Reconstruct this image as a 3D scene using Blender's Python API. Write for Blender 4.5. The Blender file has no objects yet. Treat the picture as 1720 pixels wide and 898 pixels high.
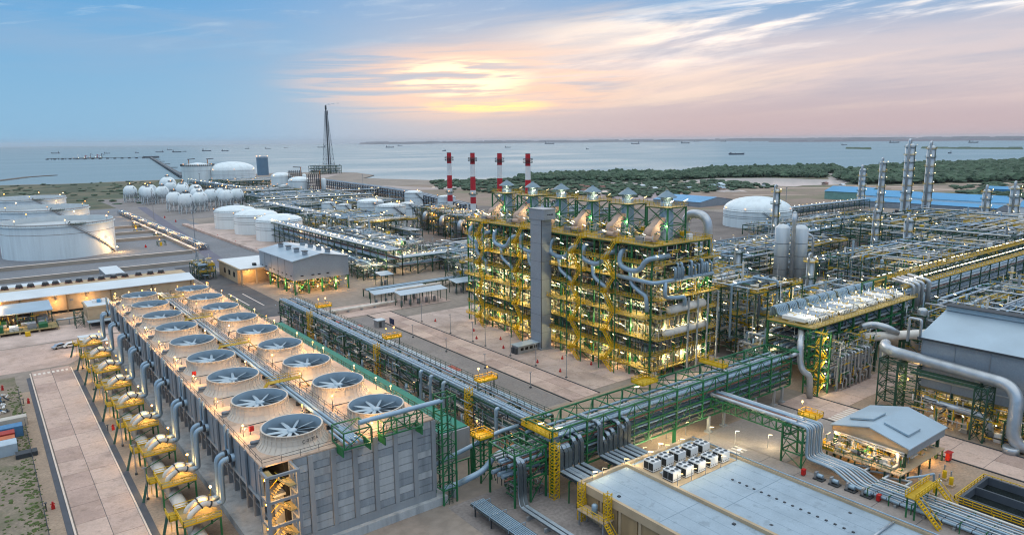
import bpy, bmesh, math, random
from mathutils import Vector, Matrix
random.seed(11)
SC = bpy.context.scene
COL = SC.collection
R_ = math.radians

# ------------------------------------------------------------ camera
PITCH, AZ, ROLL, CAMH = R_(10.2), R_(37.4), R_(-0.5), 68.0
heading = Vector((math.sin(AZ), math.cos(AZ), 0))
right_h = Vector((math.cos(AZ), -math.sin(AZ), 0))
fwd = heading * math.cos(PITCH) - Vector((0, 0, 1)) * math.sin(PITCH)
upv = right_h.cross(fwd)
cr = right_h * math.cos(ROLL) + upv * math.sin(ROLL)
cu = upv * math.cos(ROLL) - right_h * math.sin(ROLL)
cam_d = bpy.data.cameras.new('camera')
cam_d.sensor_fit = 'HORIZONTAL'; cam_d.sensor_width = 36.0
cam_d.lens = 36.0 * 1180.0 / 1720.0
cam_d.clip_start = 1.0; cam_d.clip_end = 150000.0
cam = bpy.data.objects.new('camera', cam_d); COL.objects.link(cam)
m = Matrix((cr, cu, -fwd)).transposed().to_4x4(); m.translation = (0, 0, CAMH)
cam.matrix_world = m
SC.camera = cam

# ------------------------------------------------------------ colour helpers
def lin(v): return v / 12.92 if v <= 0.04045 else ((v + 0.055) / 1.055) ** 2.4
def hx(s): return tuple(lin(int(s[i:i + 2], 16) / 255.0) for i in (0, 2, 4))
def c4(c, k=1.0): return (c[0] * k, c[1] * k, c[2] * k, 1.0)

# ------------------------------------------------------------ sky (by direction only)
SUN_EL = R_(4.9)
sun_dir = (heading * math.cos(R_(3.8)) - right_h * math.sin(R_(3.8)))
sun_vec = (sun_dir * math.cos(SUN_EL) + Vector((0, 0, 1)) * math.sin(SUN_EL)).normalized()
W = bpy.data.worlds.new('World'); SC.world = W; W.use_nodes = True
nt = W.node_tree; nt.nodes.clear()
def N(t, **kw):
    n = nt.nodes.new(t)
    for k, v in kw.items():
        if k.startswith('i_'): n.inputs[int(k[2:])].default_value = v
        else: setattr(n, k, v)
    return n
def L(a, b): nt.links.new(a, b)
def mth(op, a, b=None, clamp=False):
    n = N('ShaderNodeMath', operation=op, use_clamp=clamp)
    for i, v in enumerate((a, b)):
        if v is None: continue
        if isinstance(v, (int, float)): n.inputs[i].default_value = v
        else: L(v, n.inputs[i])
    return n.outputs[0]
def rng(v, a, b, c=0.0, d=1.0, smooth=True):
    n = N('ShaderNodeMapRange'); n.interpolation_type = 'SMOOTHSTEP' if smooth else 'LINEAR'
    L(v, n.inputs[0])
    for i, x in enumerate((a, b, c, d)): n.inputs[1 + i].default_value = x
    return n.outputs[0]
def mixc(f, a, b, mode='MIX'):
    n = N('ShaderNodeMix', data_type='RGBA', blend_type=mode)
    for s, v in ((n.inputs[0], f), (n.inputs[6], a), (n.inputs[7], b)):
        if isinstance(v, (int, float)): s.default_value = v
        elif isinstance(v, tuple): s.default_value = v
        else: L(v, s)
    return n.outputs[2]
tc = N('ShaderNodeTexCoord').outputs['Generated']
def dotv(vec):
    n = N('ShaderNodeVectorMath', operation='DOT_PRODUCT'); L(tc, n.inputs[0]); n.inputs[1].default_value = vec
    return n.outputs['Value']
dz = dotv((0, 0, 1)); dr = dotv(right_h); df = dotv(heading); ds = dotv(sun_vec)
el = mth('ARCSINE', dz)
az = mth('ARCTAN2', dr, df)                      # 0 ahead, + to the right
elp = mth('MAXIMUM', el, 0.0)
# clear-sky gradient: blue towards the left and the zenith, rose towards the glow and the right
wide = rng(az, -0.42, 0.32)
low = rng(elp, 0.0, 0.23, 1.0, 0.0)
blue = mixc(rng(elp, 0.0, 0.34), c4(hx('7aa7c6')), c4(hx('2a86c6')))
blue = mixc(rng(elp, 0.22, 0.9), blue, c4(hx('ced1d4'), 1.8))   # added pale veil overhead, out of view, brightened to light the ground
rose = mixc(rng(elp, 0.0, 0.10), c4(hx('b8a3a6')), c4(hx('bcadb0')))
base = mixc(mth('MULTIPLY', wide, low), blue, rose)
nish = N('ShaderNodeTexSky', sky_type='NISHITA'); nish.sun_disc = False
nish.sun_elevation = SUN_EL; nish.sun_rotation = math.atan2(sun_vec.x, sun_vec.y)
nish.altitude = 60; nish.dust_density = 2.0
nsc = N('ShaderNodeVectorMath', operation='SCALE'); L(nish.outputs[0], nsc.inputs[0]); nsc.inputs['Scale'].default_value = 0.05
base = mixc(0.04, base, nsc.outputs[0])
# cloud streaks: they climb to the right
def streak(sx, sy, slope, detail, seed, rough=0.55, dist=0.0):
    v = mth('SUBTRACT', el, mth('MULTIPLY', az, slope))
    cb = N('ShaderNodeCombineXYZ'); L(mth('MULTIPLY', az, sx), cb.inputs[0]); L(mth('MULTIPLY', v, sy), cb.inputs[1]); cb.inputs[2].default_value = seed
    n = N('ShaderNodeTexNoise'); n.inputs['Scale'].default_value = 1.0; n.inputs['Detail'].default_value = detail
    n.inputs['Roughness'].default_value = rough; n.inputs['Distortion'].default_value = dist
    L(cb.outputs[0], n.inputs['Vector'])
    return n.outputs['Fac'], v
n1, v1 = streak(2.6, 26, 0.10, 7, 1.3, 0.60, 0.4)
n2, _ = streak(7.0, 60, 0.12, 6, 7.1, 0.6, 0.8)
n4, _ = streak(5.0, 95, 0.015, 5, 2.7, 0.55, 0.6)
n3, _ = streak(1.6, 12, 0.05, 8, 4.4, 0.62, 0.3)
# the lit cloud bank to the right of the glow
bank = mth('MULTIPLY', rng(v1, 0.05, 0.095), rng(v1, 0.125, 0.16, 1.0, 0.0))
bank = mth('MULTIPLY', bank, rng(az, -0.05, 0.22))
veil = mth('MULTIPLY', rng(mth('ADD', mth('MULTIPLY', n1, 0.7), mth('MULTIPLY', n2, 0.3)), 0.43, 0.62), bank)
sky = mixc(mth('MULTIPLY', veil, 0.8), base, c4(hx('fff1e0'), 1.45))
veil2 = mth('MULTIPLY', rng(n1, 0.46, 0.66), mth('MULTIPLY', rng(el, 0.02, 0.06), rng(az, -0.1, 0.15)))
sky = mixc(mth('MULTIPLY', mth('MULTIPLY', veil2, rng(el, 0.20, 0.14)), 0.5), sky, c4(hx('f5d9bd')))
peach = mth('MULTIPLY', mth('MULTIPLY', rng(n3, 0.36, 0.60), rng(az, -0.30, 0.10)), mth('MULTIPLY', rng(el, 0.025, 0.06), rng(el, 0.17, 0.11)))
sky = mixc(mth('MULTIPLY', peach, 0.48), sky, c4(hx('e6c9ba'), 1.1))
# grey-mauve undersides across the bank and higher
gre = mth('MULTIPLY', rng(n3, 0.50, 0.66), rng(el, 0.05, 0.14))
sky = mixc(mth('MULTIPLY', gre, 0.46), sky, c4(hx('8fa3bb')))
hi = mth('MULTIPLY', rng(n2, 0.52, 0.74), rng(el, 0.09, 0.17))
sky = mixc(mth('MULTIPLY', hi, 0.30), sky, c4(hx('c9d6de')))
# the veiled sun: broken gold bars
g1 = mth('POWER', mth('MAXIMUM', ds, 0.0), 260.0)
g2 = mth('POWER', mth('MAXIMUM', ds, 0.0), 42.0)
bars = rng(mth('ADD', mth('MULTIPLY', n4, 0.6), mth('MULTIPLY', n2, 0.4)), 0.455, 0.545)
e2 = mth('DIVIDE', mth('SUBTRACT', el, SUN_EL), 0.027)
a2 = mth('DIVIDE', mth('ADD', az, math.radians(3.8)), 0.095)
core = rng(mth('ADD', mth('MULTIPLY', e2, e2), mth('MULTIPLY', a2, a2)), 0.0, 1.5, 1.0, 0.0)
sky = mixc(mth('MULTIPLY', g2, 0.16), sky, c4(hx('eec9a8')))
def oval(ea, eb, aa, ab):
    e_ = mth('DIVIDE', mth('SUBTRACT', el, ea), eb); a_ = mth('DIVIDE', mth('ADD', az, aa), ab)
    return rng(mth('ADD', mth('MULTIPLY', e_, e_), mth('MULTIPLY', a_, a_)), 0.0, 1.6, 1.0, 0.0)
bars2 = rng(mth('ADD', mth('MULTIPLY', n4, 0.7), mth('MULTIPLY', n1, 0.3)), 0.41, 0.58)
sky = mixc(mth('MULTIPLY', mth('MULTIPLY', oval(SUN_EL - 0.006, 0.052, R_(3.2), 0.23), bars2), 0.6), sky, c4(hx('f3c19a'), 1.15))
sky = mixc(mth('MULTIPLY', oval(R_(2.75), 0.009, R_(1.8), 0.085), mth('ADD', 0.25, mth('MULTIPLY', bars, 0.6)), True), sky, c4(hx('ffd38a'), 1.25))
sky = mixc(mth('MULTIPLY', mth('MULTIPLY', core, bars), 0.85, True), sky, c4(hx('ffe8bd'), 1.3))
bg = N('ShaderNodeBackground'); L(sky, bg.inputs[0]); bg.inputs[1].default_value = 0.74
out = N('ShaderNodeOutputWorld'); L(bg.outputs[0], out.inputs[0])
W.cycles.sampling_method = 'MANUAL'; W.cycles.sample_map_resolution = 512

sun_d = bpy.data.lights.new('sun', 'SUN'); sun_d.energy = 0.5; sun_d.angle = R_(40); sun_d.color = (1.0, 0.80, 0.62)
sun = bpy.data.objects.new('sun', sun_d); COL.objects.link(sun)
sun.rotation_euler = sun_vec.to_track_quat('Z', 'Y').to_euler()

vs = SC.view_settings
vs.view_transform = 'Standard'; vs.look = 'None'; vs.exposure = 0.84; vs.gamma = 1.0
SC.render.engine = 'CYCLES'
cy = SC.cycles
cy.use_denoising = True; cy.denoiser = 'OPENIMAGEDENOISE'; cy.denoising_input_passes = 'RGB_ALBEDO_NORMAL'
cy.max_bounces = 4; cy.diffuse_bounces = 2; cy.glossy_bounces = 2; cy.transmission_bounces = 2; cy.volume_bounces = 0
cy.use_light_tree = True; cy.sample_clamp_indirect = 3.0; cy.sample_clamp_direct = 12.0; cy.caustics_reflective = False; cy.caustics_refractive = False
cy.use_adaptive_sampling = False; cy.filter_width = 1.15; cy.denoising_prefilter = 'ACCURATE'

# ------------------------------------------------------------ materials
MATS = {}
def M(name, col, rough=0.65, metal=0.0, var=0.14, scale=0.35, bump=0.0, streaky=False, dirt=None, dirt_amt=0.35, dirt_scale=0.12, spec=0.4, fine=0.0, stain=0.0):
    if name in MATS: return MATS[name]
    if isinstance(col, str): col = hx(col)
    mt = bpy.data.materials.new(name); mt.use_nodes = True
    t = mt.node_tree; b = t.nodes['Principled BSDF']
    geo = t.nodes.new('ShaderNodeNewGeometry')
    def noise(sc, det=4, vec=None, ro=0.55):
        n = t.nodes.new('ShaderNodeTexNoise'); n.inputs['Scale'].default_value = sc; n.inputs['Detail'].default_value = det
        n.inputs['Roughness'].default_value = ro
        t.links.new(vec or geo.outputs['Position'], n.inputs['Vector']); return n.outputs['Fac']
    vec = None
    if streaky:
        mp = t.nodes.new('ShaderNodeMapping'); mp.inputs['Scale'].default_value = (1.0, 1.0, 0.08)
        t.links.new(geo.outputs['Position'], mp.inputs['Vector']); vec = mp.outputs[0]
    def mix(f, a, bb):
        n = t.nodes.new('ShaderNodeMix'); n.data_type = 'RGBA'
        for s, v in ((n.inputs[0], f), (n.inputs[6], a), (n.inputs[7], bb)):
            if isinstance(v, (int, float, tuple)): s.default_value = v
            else: t.links.new(v, s)
        return n.outputs[2]
    def ramp(v, a, bb):
        n = t.nodes.new('ShaderNodeMapRange'); t.links.new(v, n.inputs[0]); n.inputs[1].default_value = a; n.inputs[2].default_value = bb
        return n.outputs[0]
    c = mix(ramp(noise(scale, 5, vec), 0.3, 0.7), c4(col, 1 - var), c4(col, 1 + var))
    if fine:
        c = mix(ramp(noise(scale * 14, 3), 0.35, 0.65), c, c4(col, 1 - fine)) if False else mix(mulv(t, ramp(noise(scale * 14, 3), 0.40, 0.62), fine), c, c4(col, 0.55))
    if dirt:
        if isinstance(dirt, str): dirt = hx(dirt)
        c = mix(mulv(t, ramp(noise(dirt_scale, 7, vec, 0.65), 0.48, 0.68), dirt_amt), c, c4(dirt))
    if stain:
        c = mix(mulv(t, ramp(noise(0.5, 8, None, 0.6), 0.56, 0.66), stain), c, c4(col, 0.45)); c = mix(mulv(t, ramp(noise(0.055, 6, None, 0.7), 0.50, 0.60), stain * .8), c, c4(col, 0.62))
    t.links.new(c, b.inputs['Base Color'])
    b.inputs['Roughness'].default_value = rough; b.inputs['Metallic'].default_value = metal
    b.inputs['Specular IOR Level'].default_value = spec
    if bump:
        bp = t.nodes.new('ShaderNodeBump'); bp.inputs['Strength'].default_value = bump; bp.inputs['Distance'].default_value = 0.1
        t.links.new(noise(scale * 8, 3), bp.inputs['Height']); t.links.new(bp.outputs[0], b.inputs['Normal'])
    MATS[name] = mt; return mt
def mulv(t, v, k):
    n = t.nodes.new('ShaderNodeMath'); n.operation = 'MULTIPLY'; t.links.new(v, n.inputs[0]); n.inputs[1].default_value = k
    return n.outputs[0]
def EM(name, col, strength):
    if name in MATS: return MATS[name]
    mt = bpy.data.materials.new(name); mt.use_nodes = True
    b = mt.node_tree.nodes['Principled BSDF']; b.inputs['Base Color'].default_value = c4(col)
    b.inputs['Emission Color'].default_value = c4(col); b.inputs['Emission Strength'].default_value = strength; mt.cycles.emission_sampling = 'NONE'
    MATS[name] = mt; return mt

concrete = M('concrete_pale', 'c6b4aa', 0.9, var=0.12, scale=0.25, dirt='84766a', dirt_amt=0.7, dirt_scale=0.07, fine=0.3, stain=0.5)
concrete2 = M('concrete_wall', 'b0b6b8', 0.9, var=0.14, scale=0.6, streaky=True, dirt='5c646a', dirt_amt=0.5, dirt_scale=0.35, fine=0.25)
concrete_dk = M('concrete_column', '92999d', 0.9, var=0.14, scale=0.6, streaky=True, dirt='4c5257', dirt_amt=0.4, dirt_scale=0.3)
concrete_tan = M('concrete_tan', 'b6a386', 0.9, var=0.10, scale=0.3, dirt='8d7c62', dirt_amt=0.35, dirt_scale=0.2)
gravel = M('gravel_grey', '8c8886', 0.95, stain=0.3, var=0.18, scale=0.12, dirt='6d6760', dirt_amt=0.5, dirt_scale=0.03, fine=0.5)
gravel_tan = M('gravel_tan', 'a1907e', 0.95, var=0.16, scale=0.14, dirt='7c6f62', dirt_amt=0.5, dirt_scale=0.05, fine=0.5)
asphalt = M('asphalt', '55585c', 0.9, var=0.15, scale=0.2, dirt='77746f', dirt_amt=0.4, dirt_scale=0.05, fine=0.3)
drain_mat = M('drain_dark', '4e535b', 0.85, var=0.12, scale=0.5)
kerb_mat = M('kerb_pale', 'd2c5b8', 0.85, var=0.1, scale=0.5)
green = M('steel_green', '1e6a40', 0.5, var=0.22, scale=0.4, dirt='2b3a30', dirt_amt=0.4, dirt_scale=0.3)
green_dk = M('steel_green_dark', '234a3a', 0.55, var=0.2, scale=0.4)
grey_st = M('steel_grey', '8b9196', 0.5, var=0.14, scale=0.4, metal=0.2)
yellow = M('yellow_paint', 'd9b216', 0.5, var=0.14, scale=0.5, dirt='8f6d1c', dirt_amt=0.35, dirt_scale=0.5)
yellow_dk = M('yellow_grating', 'b89a28', 0.7, var=0.2, scale=0.6)
grating = M('deck_grating', '9b8c60', 0.8, var=0.16, scale=0.5, dirt='6f604a', dirt_amt=0.4, dirt_scale=0.3)
silver = M('pipe_silver', 'b3bcc2', 0.33, metal=0.55, var=0.10, scale=0.5, dirt='878d90', dirt_amt=0.35, dirt_scale=0.4)
silver_b = M('pipe_blue_grey', '8fa9bb', 0.4, metal=0.3, var=0.10, scale=0.5)
pipe_pale = M('pipe_pale', 'd6d3ca', 0.5, var=0.10, scale=0.6, dirt='9a958a', dirt_amt=0.3, dirt_scale=0.5)
pipe_dk = M('pipe_dark', '4b5559', 0.5, metal=0.3, var=0.16, scale=0.6)
pipe_brown = M('pipe_rust', '80584a', 0.6, var=0.2, scale=0.6)
white_t = M('tank_white', 'dbe8eb', 0.5, var=0.05, scale=0.10, streaky=True, dirt='aab4b6', dirt_amt=0.35, dirt_scale=0.16)
white_p = M('white_paint', 'e4e6e4', 0.5, var=0.06, scale=0.3)
roof_m = M('roof_sheet', '9db2bf', 0.45, metal=0.15, var=0.08, scale=0.1, dirt='8fa2ad', dirt_amt=0.4, dirt_scale=0.12)
roof_w = M('roof_white', 'ccd6da', 0.5, var=0.05, scale=0.15, dirt='b4bcc0', dirt_amt=0.3, dirt_scale=0.1)
roof_memb = M('roof_membrane', '9aadba', 0.8, var=0.08, scale=0.25, dirt='8496a2', dirt_amt=0.5, dirt_scale=0.18, fine=0.15, stain=0.4)
clad = M('cladding_grey', '8f9ba5', 0.5, metal=0.2, var=0.07, scale=0.2, fine=0.2)
clad_blue = M('roof_blue', '4b95c2', 0.5, var=0.1, scale=0.05)
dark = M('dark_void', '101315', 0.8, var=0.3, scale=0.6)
dkgrey = M('dark_grey', '3c4247', 0.7, var=0.15, scale=0.6)
red = M('red_paint', 'b3201f', 0.5, var=0.15, scale=0.6)
teal = M('teal_sheet', '0f7a68', 0.6, var=0.14, scale=0.3, dirt='0b5a50', dirt_amt=0.4, dirt_scale=0.3)
beige = M('beige_casing', 'b39c8c', 0.6, var=0.1, scale=0.4)
stack_m = M('fan_stack_grp', 'cfc6b8', 0.65, var=0.07, scale=0.4, streaky=True, dirt='a79f92', dirt_amt=0.4, dirt_scale=0.4)
stack_in = M('fan_stack_inside', 'a3b8c4', 0.7, var=0.1, scale=0.4)
blade_m = M('fan_blade', 'a6b8c2', 0.4, metal=0.2, var=0.06, scale=0.5)
deck_m = M('tower_deck', 'cdb49e', 0.85, var=0.08, scale=0.3, dirt='a98e78', dirt_amt=0.55, dirt_scale=0.15, fine=0.2, stain=0.5)
furn_w = M('furnace_wall', '9f9c90', 0.6, metal=0.15, var=0.16, scale=0.5, streaky=True, dirt='6d6a5e', dirt_amt=0.4, dirt_scale=0.5)
scrub = M('scrub_ground', '4f5a46', 0.95, var=0.3, scale=0.012, dirt='8a7c66', dirt_amt=0.7, dirt_scale=0.010, fine=0.5)
field = M('field_brown', '8f7f72', 0.95, var=0.16, scale=0.008, dirt='66704f', dirt_amt=0.75, dirt_scale=0.012, fine=0.3)
L_WARM = EM('lamp_warm', (1.0, 0.46, 0.11), 7.0)
L_TUBE = EM('lamp_tube', (1.0, 0.80, 0.42), 6.0)
L_WHITE = EM('lamp_white', (1.0, 0.86, 0.58), 4.0)

# ------------------------------------------------------------ objects
def link(o): COL.objects.link(o); return o
def tagp(o, label=None, cat=None, group=None, kind=None):
    if label: o['label'] = label
    if cat: o['category'] = cat
    if group: o['group'] = group
    if kind: o['kind'] = kind
    return o
def thing(name, label, cat, loc=(0, 0, 0), group=None):
    o = bpy.data.objects.new(name, None); o.empty_display_size = 1.0; o.location = loc; link(o)
    return tagp(o, label, cat, group)
def wloc(p):
    v = Vector((0, 0, 0))
    while p: v += p.location; p = p.parent
    return v
def adopt(o, parent):
    if parent is not None:
        o.parent = parent
        if parent.type == 'EMPTY': o.matrix_parent_inverse = Matrix.Translation(-parent.location)
        else: o.matrix_parent_inverse = parent_inv(parent)
    return o
def parent_inv(p):
    mtx = Matrix.LocRotScale(p.location, p.rotation_euler, p.scale)
    if p.parent is not None:
        q = p.parent
        mq = Matrix.LocRotScale(q.location, q.rotation_euler, q.scale)
        mtx = mq @ p.matrix_parent_inverse @ mtx
    return mtx.inverted()
UNIT = {}
def unit_box(mat):
    k = ('b', mat.name)
    if k not in UNIT:
        me = bpy.data.meshes.new('box'); v = [(x, y, z) for x in (-.5, .5) for y in (-.5, .5) for z in (-.5, .5)]
        me.from_pydata(v, [], [(0, 1, 3, 2), (4, 6, 7, 5), (0, 4, 5, 1), (2, 3, 7, 6), (0, 2, 6, 4), (1, 5, 7, 3)])
        me.materials.append(mat); UNIT[k] = me
    return UNIT[k]
def unit_cyl(mat, n=12):
    k = ('c', mat.name, n)
    if k not in UNIT:
        me = bpy.data.meshes.new('cylinder'); v = []; f = []
        for i in range(n):
            a = 2 * math.pi * i / n; v += [(math.cos(a), math.sin(a), -.5), (math.cos(a), math.sin(a), .5)]
        for i in range(n):
            j = (i + 1) % n; f.append((2 * i, 2 * j, 2 * j + 1, 2 * i + 1))
        f.append(tuple(2 * i for i in reversed(range(n)))); f.append(tuple(2 * i + 1 for i in range(n)))
        me.from_pydata(v, [], f)
        for p in me.polygons[:n]: p.use_smooth = True
        me.materials.append(mat); UNIT[k] = me
    return UNIT[k]
def unit_ball(mat):
    k = ('s', mat.name)
    if k not in UNIT:
        bm = bmesh.new(); bmesh.ops.create_icosphere(bm, subdivisions=1, radius=1.0)
        me = bpy.data.meshes.new('ball'); bm.to_mesh(me); bm.free(); me.materials.append(mat); UNIT[k] = me
    return UNIT[k]
def ob(name, me, parent=None):
    return adopt(link(bpy.data.objects.new(name, me)), parent)
def box(name, x0, x1, y0, y1, z0, z1, mat, parent=None):
    o = bpy.data.objects.new(name, unit_box(mat)); link(o)
    o.location = ((x0 + x1) / 2, (y0 + y1) / 2, (z0 + z1) / 2); o.scale = (abs(x1 - x0), abs(y1 - y0), abs(z1 - z0))
    return adopt(o, parent)
def bar(name, p, q, w, mat, parent=None, h=None):
    p, q = Vector(p), Vector(q); d = q - p
    o = bpy.data.objects.new(name, unit_box(mat)); link(o)
    o.location = (p + q) / 2; o.rotation_euler = d.to_track_quat('Z', 'Y').to_euler(); o.scale = (w, h or w, d.length)
    return adopt(o, parent)
def tube(name, p, q, r, mat, parent=None, n=12):
    p, q = Vector(p), Vector(q); d = q - p
    o = bpy.data.objects.new(name, unit_cyl(mat, n)); link(o)
    o.location = (p + q) / 2; o.rotation_euler = d.to_track_quat('Z', 'Y').to_euler(); o.scale = (r, r, d.length)
    return adopt(o, parent)
def ball(name, p, r, mat, parent=None):
    o = bpy.data.objects.new(name, unit_ball(mat)); link(o); o.location = p
    o.scale = r if isinstance(r, tuple) else (r, r, r)
    return adopt(o, parent)

class MB:
    def __init__(s): s.v = []; s.f = []; s.sm = []
    def quad(s, a, b, c, d): n = len(s.v); s.v += [tuple(a), tuple(b), tuple(c), tuple(d)]; s.f.append((n, n + 1, n + 2, n + 3)); s.sm.append(False)
    def poly(s, pts): n = len(s.v); s.v += [tuple(p) for p in pts]; s.f.append(tuple(range(n, n + len(pts)))); s.sm.append(False)
    def box(s, x0, x1, y0, y1, z0, z1):
        n = len(s.v); s.v += [(x, y, z) for x in (x0, x1) for y in (y0, y1) for z in (z0, z1)]
        s.f += [tuple(n + i for i in q) for q in ((0, 1, 3, 2), (4, 6, 7, 5), (0, 4, 5, 1), (2, 3, 7, 6), (0, 2, 6, 4), (1, 5, 7, 3))]; s.sm += [False] * 6
    def bar(s, p, q, w, h=None):
        p, q = Vector(p), Vector(q); h = h or w; d = (q - p)
        if d.length < 1e-6: return
        d.normalize(); a = d.cross(Vector((0, 0, 1)))
        if a.length < 1e-3: a = Vector((1, 0, 0))
        a.normalize(); b = a.cross(d); n = len(s.v)
        for e in (p, q):
            for sa, sb in ((-1, -1), (1, -1), (1, 1), (-1, 1)): s.v.append(tuple(e + a * sa * w / 2 + b * sb * h / 2))
        s.f += [tuple(n + i for i in t) for t in ((0, 3, 2, 1), (4, 5, 6, 7), (0, 1, 5, 4), (1, 2, 6, 5), (2, 3, 7, 6), (3, 0, 4, 7))]; s.sm += [False] * 6
    def path(s, pts, r, n=10, bend=None, cap=True, k=4):
        P = [Vector(p) for p in pts]
        if bend is None: bend = r * 1.6
        Q = [P[0]]
        for i in range(1, len(P) - 1):
            a = (P[i - 1] - P[i]); b = (P[i + 1] - P[i]); la, lb = a.length, b.length
            a.normalize(); b.normalize(); t = min(bend, la * 0.48, lb * 0.48)
            if a.dot(b) < -0.999 or t < 1e-3: Q.append(P[i]); continue
            A, B = P[i] + a * t, P[i] + b * t
            for j in range(k + 1):
                u = j / k; Q.append(A * (1 - u) ** 2 + P[i] * 2 * u * (1 - u) + B * u ** 2)
        Q.append(P[-1]); rings = []
        ref = None
        for i, c in enumerate(Q):
            d = (Q[min(i + 1, len(Q) - 1)] - Q[max(i - 1, 0)]).normalized()
            if ref is None:
                ref = d.cross(Vector((0, 0, 1)))
                if ref.length < 1e-3: ref = Vector((1, 0, 0))
            ref = (ref - d * ref.dot(d)).normalized(); bb = d.cross(ref); b0 = len(s.v)
            for j in range(n):
                t = 2 * math.pi * j / n; s.v.append(tuple(c + ref * math.cos(t) * r + bb * math.sin(t) * r))
            rings.append(b0)
        for a, b in zip(rings, rings[1:]):
            for j in range(n):
                k2 = (j + 1) % n; s.f.append((a + j, a + k2, b + k2, b + j)); s.sm.append(True)
        if cap:
            s.f.append(tuple(rings[0] + j for j in reversed(range(n)))); s.sm.append(False)
            s.f.append(tuple(rings[-1] + j for j in range(n))); s.sm.append(False)
    def lathe(s, prof, c=(0, 0, 0), n=32, smooth=True):
        rings = []
        for r, z in prof:
            b0 = len(s.v)
            for j in range(n):
                t = 2 * math.pi * j / n; s.v.append((c[0] + r * math.cos(t), c[1] + r * math.sin(t), c[2] + z))
            rings.append(b0)
        for a, b in zip(rings, rings[1:]):
            for j in range(n):
                k2 = (j + 1) % n; s.f.append((a + j, a + k2, b + k2, b + j)); s.sm.append(smooth)
    def prism(s, poly, z0, z1):
        n = len(s.v); k = len(poly)
        s.v += [(x, y, z0) for x, y in poly] + [(x, y, z1) for x, y in poly]
        s.f.append(tuple(n + i for i in reversed(range(k)))); s.f.append(tuple(n + k + i for i in range(k))); s.sm += [False] * 2
        for i in range(k):
            j = (i + 1) % k; s.f.append((n + i, n + j, n + k + j, n + k + i)); s.sm.append(False)
    def rail(s, pts, z, h=1.1, step=2.2, w=0.07, toe=0.0):
        for p, q in zip(pts, pts[1:]):
            p, q = Vector((p[0], p[1], z)), Vector((q[0], q[1], z)); d = q - p
            for hh in (h, h * 0.52): s.bar(p + Vector((0, 0, hh)), q + Vector((0, 0, hh)), w)
            if toe: s.bar(p + Vector((0, 0, toe / 2)), q + Vector((0, 0, toe / 2)), 0.04, toe)
            k = max(1, int(d.length / step))
            for i in range(k + 1):
                a = p + d * (i / k); s.bar(a, a + Vector((0, 0, h)), w)
    def build(s, name, mat, parent=None, kind=None):
        me = bpy.data.meshes.new(name); me.from_pydata(s.v, [], s.f)
        me.polygons.foreach_set('use_smooth', s.sm); me.materials.append(mat)
        o = ob(name, me, parent)
        if kind: o['kind'] = kind
        return o
def pipe(name, pts, r, mat, parent=None, n=10, bend=None):
    b = MB(); b.path(pts, r, n, bend); return b.build(name, mat, parent)
def copy_tree(o, off, parent=None):
    c = o.copy(); link(c)
    if parent is None: c.location = o.location + Vector(off)
    else: c.parent = parent
    for ch in o.children: copy_tree(ch, off, c)
    return c
LIGHTS = {}
def point_light(p, parent, energy, col=(1.0, 0.54, 0.19), rad=0.25):
    k = (energy, col)
    if k not in LIGHTS:
        d = bpy.data.lights.new('lamp_light', 'POINT'); d.energy = energy; d.color = col; d.shadow_soft_size = rad; LIGHTS[k] = d
    o = bpy.data.objects.new('lamp_light', LIGHTS[k]); link(o); o.location = p
    return adopt(o, parent)
# ============================================================ SETTING
def sheet(name, poly, z, mat, kind='structure', parent=None):
    bm = bmesh.new(); f = bm.faces.new([bm.verts.new((x, y, z)) for x, y in poly])
    if f.normal.z < 0: f.normal_flip()
    bm.normal_update()
    for q in bm.faces:
        if q.normal.z < 0: q.normal_flip()
    bmesh.ops.triangulate(bm, faces=bm.faces[:])
    me = bpy.data.meshes.new(name); bm.to_mesh(me); bm.free(); me.materials.append(mat)
    o = ob(name, me, parent)
    if kind and parent is None: o['kind'] = kind
    return o
def rect(x0, x1, y0, y1): return [(x0, y0), (x1, y0), (x1, y1), (x0, y1)]

# ground sheet with a bank down to the sea
coast = [(-4000, 1700), (-900, 1600), (-250, 1550), (40, 1514), (124, 1477), (323, 1492), (375, 1570), (542, 1625), (655, 1589), (700, 1492), (674, 1355),
         (602, 1258), (638, 1158), (678, 1059), (838, 1038), (970, 1066), (1180, 950), (1296, 994), (1616, 879), (1548, 748), (1905, 774), (2272, 683), (3300, 420), (6000, -300)]
cj = []
for (ax, ay), (bx, by) in zip(coast, coast[1:]):
    k = max(1, int(math.hypot(bx - ax, by - ay) / 40)) if ax > -300 and bx < 3400 else 1
    for i in range(k):
        u = i / k; jx, jy = (random.uniform(-7, 7), random.uniform(-9, 9)) if k > 1 and i else (0, 0)
        cj.append((ax + (bx - ax) * u + jx, ay + (by - ay) * u + jy))
cj.append(coast[-1])
gpoly = cj + [(6000, -1500), (-4000, -1500)]
gm = M('ground_mix', '938a80', 0.95, var=0.14, scale=0.03, dirt='6f6b64', dirt_amt=0.6, dirt_scale=0.02, fine=0.4)
sheet('ground', list(reversed(gpoly)), 0.0, gm)
b = MB()
for p, q in zip(cj, cj[1:]): b.quad((p[0], p[1], 0), (q[0], q[1], 0), (q[0] * 1.004, q[1] * 1.004, -4), (p[0] * 1.004, p[1] * 1.004, -4))
tagp(b.build('shore_bank', M('bank_rock', '6f675f', 0.95, var=0.3, scale=0.08)), kind='structure')

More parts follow.
